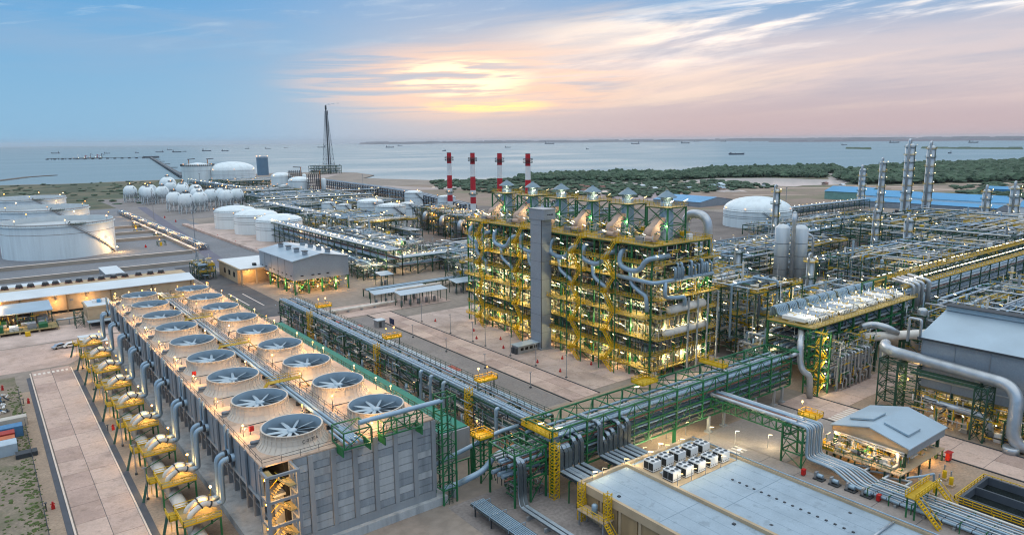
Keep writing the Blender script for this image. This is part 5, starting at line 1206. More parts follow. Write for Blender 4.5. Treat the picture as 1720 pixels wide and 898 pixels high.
# ============================================================ RIGHT-HAND PROCESS AREA
def vessel(name, x, y, z0, r, h, mat, par, n=16):
    b = MB(); b.lathe([(.01, z0 + h + r * .5), (r * .6, z0 + h + r * .38), (r * .95, z0 + h + .05), (r, z0 + h - .1), (r, z0), (.01, z0 - .05)], (x, y, 0), n); return b.build(name, mat, par)
def drum(name, x0, x1, y, z, r, mat, par, axis='x', n=14):
    b = MB(); pts = [(x0, y, z), (x1, y, z)] if axis == 'x' else [(y, x0, z), (y, x1, z)]
    b.path(pts, r, n); o = b.build(name, mat, par)
    for p in pts: ball('drum_end', p, (r * .5, r * .97, r * .97) if axis == 'x' else (r * .97, r * .5, r * .97), mat, par)
    return o
def rand_pipe(x0, x1, y0, y1, zs, r, mat, par):
    x, y, z = random.uniform(x0, x1), random.uniform(y0, y1), random.choice(zs) - random.uniform(.6, 2)
    pts = [(x, y, z)]; ax = random.choice('xyz')
    for i in range(random.choice((2, 3, 3, 4))):
        if ax == 'x': x = random.uniform(x0, x1); ax = random.choice('yz')
        elif ax == 'y': y = random.uniform(y0, y1); ax = random.choice('xz')
        else: z = random.choice(zs) + random.uniform(.5, 2.5); ax = random.choice('xy')
        if (Vector((x, y, z)) - Vector(pts[-1])).length > 1.2: pts.append((x, y, z))
    if len(pts) > 1: pipe('pipe', pts, r, mat, par, 8)
def block(name, label, x0, x1, y0, y1, levels, bay=7.0, steel=None, npipe=16, nlamp=20, nves=3, ndrum=3, rails=yellow, deckfrac=.6, cat='process unit', lamp=None, w=.32, glow=0, seed=0):
    random.seed(seed * 97 + 5); steel = steel or green_dk
    T = thing(name, label, cat, ((x0 + x1) / 2, (y0 + y1) / 2, 0)); J = MB()
    nx, ny = max(1, round((x1 - x0) / bay)), max(1, round((y1 - y0) / bay)); top = levels[-1]
    gx = [x0 + (x1 - x0) * i / nx for i in range(nx + 1)]; gy = [y0 + (y1 - y0) * i / ny for i in range(ny + 1)]
    for x in gx:
        for y in gy: J.box(x - w / 2, x + w / 2, y - w / 2, y + w / 2, 0, top)
    for z in levels:
        for y in gy: J.box(x0, x1, y - w * .4, y + w * .4, z - w, z - .02)
        for x in gx: J.box(x - w * .4, x + w * .4, y0, y1, z - w - .01, z - .03)
    zs = [0] + list(levels)
    for i in range(nx):
        for za, zb in zip(zs, zs[1:]):
            if random.random() < .3: J.bar((gx[i], y0, za), (gx[i + 1], y0, zb), w * .5)
    for i in range(ny):
        for za, zb in zip(zs, zs[1:]):
            if random.random() < .35: J.bar((x0, gy[i], za), (x0, gy[i + 1], zb), w * .5)
    J.build('steelwork', steel, T, 'stuff')
    B = MB()
    for z in levels:
        for q in range(2 + nx * ny // 8):
            i, j = random.randrange(nx), random.randrange(ny); e = min(nx, i + random.choice((1, 1, 2, 3))); wd = random.uniform(.25, .6)
            a, c, d0 = gx[i], gx[e], gy[j]; d1 = d0 + (gy[j + 1] - d0) * wd
            box('deck', a, c, d0, d1, z + .003 * q, z + .08 + .003 * q, grating, T)
            if rails: B.rail([(a, d1), (a, d0), (c, d0), (c, d1), (a, d1)], z + .1, w=.1, step=2.0, toe=.25)
    if rails and B.v: B.build('guard_rail', rails, T, 'stuff')
    for i in range(nves):
        x, y = random.uniform(x0 + 1, x1 - 1), random.uniform(y0 + 1, y1 - 1); z = random.choice(zs[:-1]); vessel('vessel', x, y, z + .1, random.uniform(.7, 1.5), random.uniform(2.5, 6), random.choice((silver, silver_b, pipe_pale)), T, 12)
    for i in range(ndrum):
        z = random.choice(levels); r = random.uniform(.5, 1.1); a = random.uniform(x0, x1 - 5); drum('drum', a, a + random.uniform(3, 6), random.uniform(y0 + .5, y1 - .5), z + r + .1, r, random.choice((silver, pipe_pale, silver_b)), T, n=10)
    for z in levels:                                           # straight runs and rows of exchangers on each floor
        for q in range(max(3, int(ny * 3))):
            c = random.uniform(y0 + .5, y1 - .5); r = random.choice((.18, .25, .35, .5)); a = random.uniform(x0, x0 + (x1 - x0) * .35); e = random.uniform(x0 + (x1 - x0) * .6, x1)
            tube('run_pipe', (a, c, z + r + .1), (e, c, z + r + .1), r, random.choice((silver, silver_b, silver, pipe_pale)), T, 8)
        for q in range(max(2, nx)):
            c = random.uniform(x0 + .5, x1 - .5); r = random.choice((.18, .25, .35)); tube('run_pipe', (c, y0, z + r + .6), (c, y0 + (y1 - y0) * random.uniform(.4, 1), z + r + .6), r, random.choice((silver, silver_b, pipe_pale)), T, 8)
    for q in range(nx * ny // 3):
        x, y = random.uniform(x0, x1), random.uniform(y0, y1); z = random.choice(levels); h = random.uniform(.8, 2.6); s_ = random.uniform(.4, 1.1)
        box('equipment', x - s_, x + s_, y - s_, y + s_, z, z + h, random.choice((grey_st, white_p, pipe_pale, green_dk, yellow, dkgrey)), T)
    V_ = (x1 - x0) * (y1 - y0) * top; clutter(T, x0, x1, y0, y1, .5, top + 1.5, int(min(420, 60 + V_ / 90)), (silver, green, pipe_pale, silver_b, yellow) if rails else (silver, green, pipe_pale, silver_b), 7.0, .34)
    for i in range(npipe): rand_pipe(x0 - .5, x1 + .5, y0 - .6, y1, levels, random.choice((.16, .2, .28, .4)), random.choice((silver, silver_b, pipe_pale, silver_b, pipe_dk)), T)
    for i in range(2 + nx):
        x, y = random.uniform(x0, x1), random.uniform(y0, y1); h_ = top + random.uniform(1.5, 7); tube('standpipe', (x, y, 0), (x, y, h_), random.choice((.16, .22, .35, .5)), random.choice((silver, silver_b, pipe_pale, grey_st)), T, 8)
        if i % 3 == 0: box('valve_deck', x - 1.1, x + 1.1, y - 1.1, y + 1.1, h_ - 2.2, h_ - 2.1, yellow, T)
    for i in range(nlamp):
        z = random.choice(levels) + random.choice((-.8, 2.0, 2.4)); x, y = random.uniform(x0, x1), random.uniform(y0 - .6, y1)
        a = random.uniform(0, 1.2); bar('tube_lamp', (x, y, z), (x - .95 * math.cos(a), y + .95 * math.sin(a), z + .4), .16, lamp or L_TUBE, T)
    for i in range(glow): point_light((random.uniform(x0, x1), random.uniform(y0 - .5, y0 + 2), random.choice(levels) + 2.2), T, 900.0, (1.0, .72, .34), .4)
    return T
# ---- air cooler deck beyond the wide rack
AC = thing('air_cooler_rack', 'green steel rack topped by a long row of white air cooler headers and pipe bends', 'air coolers', (205, 106, 0))
J = []
for x in (178.4, 186, 194, 202, 210, 218, 226, 234, 241):
    for y in (98.6, 111.6): box('column', x - .28, x + .28, y - .28, y + .28, 0, 16.6, green, AC); box('column_foot', x - .6, x + .6, y - .6, y + .6, .05, .5, concrete_dk, AC)
    for z in (6.0, 9.5, 13.0, 16.6): box('cross_beam', x - .16, x + .16, 98.6, 111.6, z - .4, z, green, AC)
    bar('knee_brace', (x, 98.6, 13.2), (x, 102.4, 16.3), .2, green, AC)
for z in (6.0, 9.5, 13.0, 16.6):
    for y in (98.4, 111.8): box('long_beam', 178.4, 241, y - .16, y + .16, z - .42, z - .02, green, AC)
for z in (6.1, 9.6, 13.1):
    for (c, zz, r, mt) in lay(98.8, 111.4, z, PD): tube('pipe', (178, c, zz + r), (242, c, zz + r), r, mt, AC, 8)
box('deck', 178.2, 241.4, 97.6, 111.9, 16.6, 16.72, grating, AC)
b = MB(); b.rail([(178.2, 111.9), (178.2, 97.6), (241.4, 97.6)], 16.72, w=.08, step=2, toe=.2); b.build('guard_rail', yellow_dk, AC, 'stuff')
random.seed(5)
xx = 180.4; k = 0
while xx < 238:
    n = 5 if k % 3 else 7; wd = n * .85
    box('header_box', xx, xx + wd, 101.5, 108.6, 17.3, 18.3, (white_p, silver)[k % 2], AC); box('bundle_leg', xx + .3, xx + .6, 104, 104.4, 16.72, 17.3, grey_st, AC); box('bundle_leg', xx + wd - .6, xx + wd - .3, 104, 104.4, 16.72, 17.3, grey_st, AC)
    for j in range(n):
        x = xx + .42 + j * .85
        pipe('nozzle', [(x, 101.5, 17.9), (x, 100.7, 17.9), (x, 100.5, 16.9)], .17, white_p, AC, 6, .3)
        pipe('return_bend', [(x, 108.6, 18.0), (x, 110.2, 18.2), (x, 110.6, 20.2), (x, 112.4, 20.2), (x, 112.6, 17.2)], .24, silver_b, AC, 8, .8)
    xx += wd + (1.4 if k % 3 == 2 else .7); k += 1
for i in range(42): x = 180 + i * 1.45; bar('tube_lamp', (x, 99.6 + random.uniform(0, 9), 19.2), (x + .9, 99.2 + random.uniform(0, 8.6), 19.6), .14, L_TUBE, AC) if False else bar('tube_lamp', (x, 100 + (i * 37 % 80) / 10, 19.3), (x + .9, 100.5 + (i * 37 % 80) / 10, 19.6), .13, L_TUBE, AC)
for i in range(5): point_light((184 + i * 13, 101, 19.8), AC, 200.0, (1.0, .85, .55), .3)
box('gantry_beam', 226, 243, 108.4, 108.8, 21.4, 21.8, green, AC)
for x in (226.3, 234, 242.7): box('gantry_post', x - .18, x + .18, 108.4, 108.8, 16.7, 21.4, green, AC)
# zigzag stair at its end
ASt = thing('stair_tower', 'yellow zigzag stair in a green frame at the end of the air cooler rack', 'stair tower', (175, 94, 0))
for x in (172.8, 177.8):
    for y in (92.4, 96.6): box('post', x - .17, x + .17, y - .17, y + .17, 0, 17.2, green, ASt)
b = MB()
for i in range(5):
    za, zb = i * 3.3, i * 3.3 + 3.3; xa, xb = (173.4, 177.2) if i % 2 == 0 else (177.2, 173.4)
    for dy in (93.0, 94.2): b.bar((xa, dy, za), (xb, dy, zb), .16, .4); b.bar((xa, dy, za + 1.1), (xb, dy, zb + 1.1), .13)
    for j in range(8): u = j / 7; b.box(xa + (xb - xa) * u - .16, xa + (xb - xa) * u + .16, 93, 94.2, za + (zb - za) * u, za + (zb - za) * u + .08)
    b.box(xb - .7, xb + .7, 92.6, 96.4, zb - .1, zb)
b.build('stair_flights', yellow, ASt, 'stuff')
for z in (3.3, 6.6, 9.9, 13.2, 16.6):
    for y in (92.4, 96.6): box('beam', 172.8, 177.8, y - .1, y + .1, z - .15, z + .1, green, ASt)
    for x in (172.8, 177.8): box('beam', x - .1, x + .1, 92.4, 96.6, z - .15, z + .1, green, ASt); bar('brace', (x, 92.4, z - 3.2), (x, 96.6, z), .14, green, ASt)
    p = ball('bulb', (176.8, 92.8, z - .9), .2, L_WHITE, ASt); point_light((176, 92.6, z - 1.1), p, 130.0, (1.0, .8, .45))
# big S-shaped duct at the rack corner
SD = thing('bypass_pipe', 'thick silver S-shaped pipe at the corner between the wide rack and air coolers', 'pipe', (170, 96, 0))
b = MB(); b.path([(183, 104, 15.0), (172, 97.6, 15.0), (169.0, 96.0, 14.6), (168.6, 95.4, 9.6), (168.6, 94.6, 7.6), (170.2, 93.4, 6.4), (170.4, 93.2, .4)], .8, 16, 2.4, True, 8); b.build('pipe_run', silver, SD)
b = MB(); b.path([(165, 96, 12.2), (168.4, 96, 12.2)], .5, 12); b.build('stub', silver, SD); box('clamp', 167.2, 169.8, 95.6, 98.2, 12.6, 12.9, green, SD)
# grey concrete pipe frame in front of the coolers
CF = thing('pipe_gallery', 'grey concrete pipe frame with hanging loops below the air cooler deck', 'pipe frame', (190, 94, 0))
for x in (181, 187, 193, 199):
    for y in (91.6, 96.8): box('column', x - .3, x + .3, y - .3, y + .3, 0, 9.4, grey_st, CF)
    for z in (3.8, 6.4, 9.2): box('cross_beam', x - .2, x + .2, 91.8, 96.6, z - .3, z, grey_st, CF)
for z in (3.8, 6.4, 9.2):
    for y in (91.6, 96.8): box('long_beam', 181, 199, y - .22, y + .22, z - .34, z - .02, grey_st, CF)
for (c, zz, r, mt) in lay(91.8, 96.6, 6.45, PS) + lay(91.8, 96.6, 3.85, PD): tube('pipe', (178, c, zz + r), (203, c, zz + r), r, mt, CF, 8)
for k in range(9): x = 182 + k * 1.9; pipe('loop', [(x, 96, 9.6), (x, 91.2, 9.6 + .3 * (k % 2)), (x, 91.2, 2.2 + k % 3), (x + .9, 90.9, 2.2 + k % 3), (x + .9, 90.9, .3)], .2 + .07 * (k % 3), silver, CF, 8)
# ---- compressor house
CH = thing('compressor_house', 'large grey clad compressor house with open lit base', 'building', (197, 30, 0))
CX0, CX1, CY0, CY1 = 181.6, 212.5, -25, 71.4
box('wall', CX0, CX1, CY0, CY1, 7.4, 19.8, clad, CH)
for i in range(13): y = CY1 - i * 7.4; box('downpipe', CX0 - .16, CX0 + .02, y - .14, y + .02, 0.05, 19.8, grey_st, CH)
xm = (CX0 + CX1) / 2
b = MB()
for (xa, za, xb, zb) in ((CX0 - .8, 19.7, xm, 24.4), (CX1 + .8, 19.7, xm, 24.4)):
    n = len(b.v); b.v += [(xa, CY0, za), (xb, CY0, zb), (xb, CY1 + .8, zb), (xa, CY1 + .8, za), (xa, CY0, za - .3), (xb, CY0, zb - .3), (xb, CY1 + .8, zb - .3), (xa, CY1 + .8, za - .3)]
    b.f += [tuple(n + i for i in q) for q in ((0, 1, 2, 3), (7, 6, 5, 4), (0, 4, 5, 1), (1, 5, 6, 2), (2, 6, 7, 3), (3, 7, 4, 0))]; b.sm += [False] * 6
b.build('roof', roof_m, CH)
b = MB(); b.poly([(CX0, CY1, 19.8), (CX1, CY1, 19.8), (xm, CY1, 24.2)]); b.build('gable', clad, CH)
box('ridge_vent', xm - 1.3, xm + 1.3, CY0, CY1 + .6, 24.2, 25.4, roof_m, CH); box('ridge_cap', xm - 1.9, xm + 1.9, CY0, CY1 + .9, 25.4, 25.6, dkgrey, CH)
box('eave_gutter', CX0 - 1.0, CX0 - .7, CY0, CY1 + .8, 19.3, 19.75, dkgrey, CH)
for y in [CY1 - i * 7.4 for i in range(13)]:
    for x in (CX0 + .3, xm, CX1 - .3): box('column', x - .3, x + .3, y - .6, y, .05, 7.4, green_dk, CH)
box('floor', CX0, CX1, CY0, CY1, 6.9, 7.3, grating, CH)
b = MB(); b.rail([(CX0 - 2.2, CY1), (CX0 - 2.2, 0)], 5.6, w=.1, step=2, toe=.3); b.build('walk_rail', yellow_dk, CH, 'stuff'); box('walkway', CX0 - 2.2, CX0 + .2, 0, CY1, 5.5, 5.6, grating, CH)
for i in range(9):
    y = 66 - i * 6.8; box('plinth', 184, 190, y - 2, y + 1.5, .06, 3.0 + (i % 3), concrete_tan, CH); tube('machine', (186, y - 2.6, 4.6), (186, y + 2.0, 4.6), 1.2, (pipe_pale, grey_st)[i % 2], CH)
    pipe('inlet_pipe', [(183, y, 1.0), (180.6, y, 1.0), (180.4, y - 2, 4.4), (182.4, y - 2, 6.2)], .35, silver, CH, 8)
    p = ball('bulb', (183, y - 1.2, 5.2), .22, L_WARM, CH); point_light((182.4, y - 1.2, 4.8), p, 420.0, (1.0, .72, .34))
    bar('tube_lamp', (180.2, y + 1, 2.8), (180.9, y + 1.6, 3.0), .15, L_WHITE, CH)
    box('cabinet', 177.2, 178.4, y - 1, y + .4, .06, 2.0, (white_p, grey_st)[i % 2], CH)
pipe('exhaust_pipe', [(181.5, 69.5, 5.4), (178.0, 68, 5.4), (177.2, 58, 5.4), (177.6, 54.2, 4.9), (177.6, 53.6, 1.0)], .8, silver, CH, 16, 2.0)
pipe('roof_vent_pipe', [(181.2, 71.8, 19), (181.2, 71.8, 24), (181.2, 74.6, 24), (181.2, 74.6, 18)], .35, silver, CH, 8); pipe('long_pipe', [(CX0 - 1.2, CY1, 10.0), (CX0 - 1.2, 5, 10.0)], .18, silver, CH, 6)
# great corrugated duct on its lattice supports
GD = thing('great_duct', 'great corrugated silver duct turning down beside the compressor house', 'duct', (177, 64, 0))
dpts = [(192, 84.5, 6), (192, 84.5, 13.6), (182.2, 80.4, 14.4), (175.6, 48.8, 14.4), (173.4, 48.2, 1.4), (179, 41.0, 1.4)]
b = MB(); b.path(dpts, 1.35, 24, 4.2, True, 10); b.build('duct_run', silver, GD)
b = MB()
for i in range(60):
    u = i / 59; p = Vector(dpts[2]).lerp(Vector(dpts[3]), .14 + .72 * u); d = (Vector(dpts[3]) - Vector(dpts[2])).normalized(); b.path([p - d * .05, p + d * .05], 1.41, 20, .01, False)
for i in range(20):
    p = Vector(dpts[3]).lerp(Vector(dpts[4]), .34 + .5 * i / 19); d = (Vector(dpts[4]) - Vector(dpts[3])).normalized(); b.path([p - d * .05, p + d * .05], 1.41, 20, .01, False)
b.build('duct_ribs', silver, GD, 'stuff')
b = MB(); b.path([(173.4, 48.2, .1), (173.4, 48.2, 1.6)], 1.6, 20); b.build('drain_pot', silver, GD)
def lattice(T, x0, x1, y0, y1, z1, mat, w=.28, step=3.0):
    for x in (x0, x1):
        for y in (y0, y1): box('post', x - w / 2, x + w / 2, y - w / 2, y + w / 2, 0, z1, mat, T)
    z = 0
    while z < z1 - .5:
        zb = min(z + step, z1)
        for y in (y0, y1): box('beam', x0, x1, y - w * .3, y + w * .3, zb - .2, zb, mat, T); bar('brace', (x0, y, z), (x1, y, zb), w * .5, mat, T); bar('brace', (x1, y, z), (x0, y, zb), w * .5, mat, T)
        for x in (x0, x1): box('beam', x - w * .3, x + w * .3, y0, y1, zb - .2, zb - .01, mat, T); bar('brace', (x, y0, z), (x, y1, zb), w * .5, mat, T); bar('brace', (x, y1, z), (x, y0, zb), w * .5, mat, T)
        z = zb
DT = thing('lattice_tower', 'green braced lattice tower under the bend of the great duct', 'steel tower', (181.5, 75.5, 0)); lattice(DT, 179.2, 184.0, 70.8, 80.0, 12.8, green_dk); lattice(DT, 179.3, 183.9, 75.3, 75.6, 12.8, green_dk)
p = ball('bulb', (182, 74, 8), .3, L_WARM, DT); point_light((181.5, 74, 8), p, 600.0)
DT = thing('lattice_support', 'green portal frame carrying the middle of the great duct', 'steel frame', (177, 58, 0)); lattice(DT, 174.2, 178.6, 54.0, 56.6, 12.8, green_dk); box('walk_beam', 175.6, 176.2, 56.6, 71, 11.8, 12.3, green_dk, DT); box('walk_beam', 178.2, 178.8, 56.6, 71, 11.8, 12.3, green_dk, DT)
DT = thing('lattice_support', 'low green frame beside the drain pot of the great duct', 'steel frame', (176, 46, 0)); lattice(DT, 175.4, 179.4, 43.5, 50.5, 6.0, green_dk)
for k in range(3): pipe('pump_line', [(176, 44 + k * 2, 4), (180, 44 + k * 2, 4), (180, 44 + k * 2, .6)], .3, silver, DT, 8)
random.seed(17)
clutter(CH, 174.6, 190, 2, 70, .3, 7.0, 260, (silver, yellow, pipe_pale, green, dkgrey), 5.0, .26)
clutter(CF, 179, 203, 90.6, 98, .3, 13.5, 160, (silver, green, pipe_pale, yellow), 5.0, .24)
clutter(AC, 179, 241, 98.8, 111.4, 6, 16.2, 220, (silver, green, pipe_pale, dkgrey), 6.0, .24)
clutter(AC, 180, 240, 99, 111, 16.8, 19.4, 150, (silver, white_p, yellow), 2.0, .2)
# ---- racks beyond the coolers
RY = rack('pipe_rack', 'tall rack with yellow walkways and a line of lamps leading away past the coolers', 'x', 246, 420, 104.4, 115.6, [6, 10, 14, 17.6], 9.5, green_dk, lay(104.6, 115.4, 6, PD) + lay(104.6, 115.4, 10, PS) + lay(104.6, 115.4, 14, PD), w=.36, joined=True)
for y in (104.4, 115.6):
    box('walkway', 246, 420, y - .6, y + .6, 17.7, 17.8, grating, RY); b = MB(); b.rail([(246, y - .6), (420, y - .6)], 17.8, w=.1, step=1.6, toe=.16); b.rail([(246, y + .6), (420, y + .6)], 17.8, w=.1, step=1.6, toe=.16); b.build('guard_rail', yellow, RY, 'stuff')
for i in range(44): bar('tube_lamp', (250 + i * 3.9, 105.8, 19.9), (252.4 + i * 3.9, 105.8, 19.9), .2, L_WHITE, RY)
for i in range(40): bar('tube_lamp', (250 + i * 4.2, 115.0, 20), (251 + i * 4.2, 114.4, 20.2), .17, L_TUBE, RY)
for k, x in enumerate((250, 253.5, 257, 262)):
    pipe('arch_bend', [(x + 6, 112, 18.6), (x, 103.6, 18.8), (x, 102.6, 18.4), (x, 102.6, 7)], .75 if k % 2 else .62, silver, RY, 12, 1.6)
random.seed(21)
BD = thing('suction_duct', 'thick grey duct resting on the rack end between coolers and compressor house', 'duct', (211, 91, 0))
b = MB(); b.path([(204, 97.4, 13.0), (207.5, 96.0, 13.6), (207.5, 91.5, 13.6), (211, 90.0, 11.5)], 1.0, 16, 2.2); b.build('elbow', silver, BD); b = MB(); b.path([(202, 95.6, 10.6), (226, 82.6, 10.6)], 1.35, 18); b.build('duct_run', pipe_pale, BD)
for (x, y) in ((206, 93.4), (214, 89.1), (221, 85.3)): box('saddle', x - .5, x + .5, y - 1.2, y + 1.2, 8.4, 9.4, green_dk, BD); box('saddle_leg', x - .3, x + .3, y - .3, y + .3, 0, 8.4, green_dk, BD)
block('process_unit', 'pipe-filled green steel unit behind the compressor house ridge', 232, 330, 70, 98, [5, 9, 13], 7, npipe=46, nlamp=22, nves=6, ndrum=6, seed=3, glow=3)
block('process_unit', 'dense lit equipment deck behind the great clad house with white exchangers', 228, 330, 20, 64, [6, 11, 15], 8, npipe=46, nlamp=40, nves=10, ndrum=8, seed=4, glow=4)
block('process_unit', 'grey pipe platform with white pumps between furnace end and coolers', 186, 212, 121, 146, [7, 13.5, 21.5], 6.5, npipe=36, nlamp=34, nves=6, ndrum=4, seed=5, glow=4)
block('process_unit', 'low jumble of pale pipework on the ground beside the furnace end', 177.5, 199, 113.5, 120.5, [4.5, 8.5], 5, steel=grey_st, npipe=36, nlamp=16, nves=3, ndrum=2, rails=None, seed=6, glow=3)
block('process_unit', 'tall green frame with yellow decks behind the arch pipe', 186, 232, 150, 178, [7, 13, 19], 7.5, npipe=40, nlamp=44, nves=6, ndrum=6, seed=7, glow=4)
block('process_unit', 'lit exchanger structure before the twin silver vessels', 236, 288, 124, 152, [4, 8], 7.5, npipe=44, nlamp=46, nves=8, ndrum=8, seed=8, glow=4)
block('process_unit', 'long low lit pipe structure behind the twin silver vessels', 300, 395, 125, 165, [7, 12, 16], 9, npipe=46, nlamp=60, nves=8, ndrum=8, seed=9, glow=3)
block('process_unit', 'far row of green frames and pale drums beside the domed tank', 250, 380, 192, 236, [5, 9, 12.5], 9, npipe=60, nlamp=70, nves=18, ndrum=12, seed=10, glow=3)
block('process_unit', 'far pale pipe frames below the four tall columns', 420, 560, 130, 230, [7, 12, 16], 13, npipe=50, nlamp=80, nves=12, ndrum=10, seed=12, w=.5)
block('process_unit', 'far pipe frames along the yellow walkway rack', 345, 470, 40, 95, [7, 12], 11, npipe=44, nlamp=46, nves=8, ndrum=8, seed=13, w=.45)
block('process_unit', 'far low lit frames between the domed tank and the blue sheds', 440, 590, 250, 300, [4, 7], 14, npipe=40, nlamp=70, nves=12, ndrum=10, seed=14, w=.5)
block('process_unit', 'dim pipe frames in the lee of the furnace block', 186, 246, 186, 250, [6, 12, 17], 9, npipe=40, nlamp=60, nves=8, ndrum=8, seed=15, glow=2)
random.seed(31)
for (a0, a1, c0, c1, lab) in ((310, 460, 180, 188, 'grey-lit pipe rack passing behind the twin vessels'), (290, 600, 240, 247, 'far pipe rack passing before the domed tank'), (480, 700, 335, 343, 'far pipe rack leading to the blue-roofed sheds'), (440, 640, 105, 113, 'far pipe rack beyond the yellow walkways')):
    T = rack('pipe_rack', lab, 'x', a0, a1, c0, c1, [3.5, 6, 8.5], 10, green_dk, lay(c0, c1, 3.5, PD) + lay(c0, c1, 6, PS) + lay(c0, c1, 8.5, PS), w=.4, joined=True)
    for i in range(int((a1 - a0) / 7)): bar('tube_lamp', (a0 + i * 7 + random.uniform(0, 3), c0, 10.4), (a0 + i * 7 + 1 + random.uniform(0, 3), c0 + .6, 10.8), .2, L_TUBE, T)
# twin vessels
TV = thing('twin_vessels', 'pair of fat silver vertical vessels with a tall pipe between them', 'vessel', (300, 177, 0))
tvm = M('vessel_silver', 'bfcacf', .4, metal=.25, var=.12, scale=.25, streaky=True)
for (x, y, h) in ((297, 181, 26.5), (304, 176, 26)):
    vessel('vessel', x, y, 1, 3.3, h, tvm, TV, 24)
    for z in (8, 14, 20): b = MB(); b.lathe([(3.31, z), (3.42, z + .1), (3.31, z + .2)], (x, y, 0), 24); b.build('ring', dkgrey, TV)
pipe('vapour_pipe', [(297, 175.5, 2), (297, 175.5, 31), (297, 175.5, 34.5)], 1.0, silver, TV, 14); ball('pipe_cap', (297, 175.5, 34.5), 1.0, silver, TV); pipe('side_pipe', [(308, 172, 2), (308, 172, 23), (306, 174, 24.5)], .6, silver, TV, 10, 2)
# distillation columns with ring platforms
def tower(name, label, x, y, h, r, rings, mat=None, lamps=True, grp=None):
    T = thing(name, label, 'column', (x, y, 0), grp); mat = mat or tvm
    b = MB(); b.lathe([(.01, h + r * .6), (r * .7, h + r * .4), (r, h - .1), (r, h * .35), (r * 1.12, h * .33), (r * 1.12, 0)], (x, y, 0), 18); b.build('shell', mat, T)
    for i in range(rings):
        z = h * (.28 + .7 * i / max(1, rings - 1)); b = MB(); R = r + 1.3; b.lathe([(r, z), (R, z), (R, z + .15), (r, z + .15)], (x, y, 0), 14, False)
        for hh in (.6, 1.15): b.lathe([(R, z + hh), (R + .04, z + hh + .1), (R - .04, z + hh + .1)], (x, y, 0), 14, False)
        b.build('ring_platform', yellow if i % 2 == 0 else green_dk, T)
        if lamps:
            for a in ((3.6, 5.4) if i % 2 else (4.6,)): bar('tube_lamp', (x + R * math.cos(a), y + R * math.sin(a), z + 1.6), (x + R * math.cos(a) - .9, y + R * math.sin(a) - .3, z + 2.1), .2, L_TUBE, T)
    pipe('overhead_line', [(x, y, h + r * .4), (x, y, h + r + 1.4), (x - r - .9, y - r * .3, h + r + 1.4), (x - r - .9, y - r * .3, 2)], r * .28, silver, T, 10); box('ladder', x - .3, x + .3, y - r - .6, y - r - .3, 2, h, green_dk, T)
    return T
tower('distillation_column', 'slim grey column with a cage top farthest from the domed tank rack', 716, 352, 36, 3.2, 6)
tower('distillation_column', 'grey column of middle height standing left of the two tallest', 622, 289, 47, 2.5, 6)
tower('distillation_column', 'tallest grey column crowned with lit ring platforms', 606, 261, 61.5, 3.5, 8)
tower('distillation_column', 'second tall column beside the tallest one', 618, 250, 60, 3.0, 7)
tower('distillation_column', 'lamp-strung column rising from the middle of the lit frames', 387, 181, 29, 1.9, 6)
tower('distillation_column', 'pale column with a yellow crown before the long far rack', 408, 173, 23, 2.3, 4)
tower('distillation_column', 'short grey column before the blue shed roofs', 560, 188, 31, 2.4, 5)
tower('distillation_column', 'stout grey column with side platforms at the end of the blue sheds', 575, 176, 33, 2.8, 5)
tower('distillation_column', 'slender column in front of the domed tank', 362, 226, 39, 1.7, 5)
tower('distillation_column', 'short lit column beside the furnace arch pipe', 244, 168, 23, 1.5, 4)
tower('distillation_column', 'small pale column between coolers and twin vessels', 268, 150, 19, 1.6, 3)
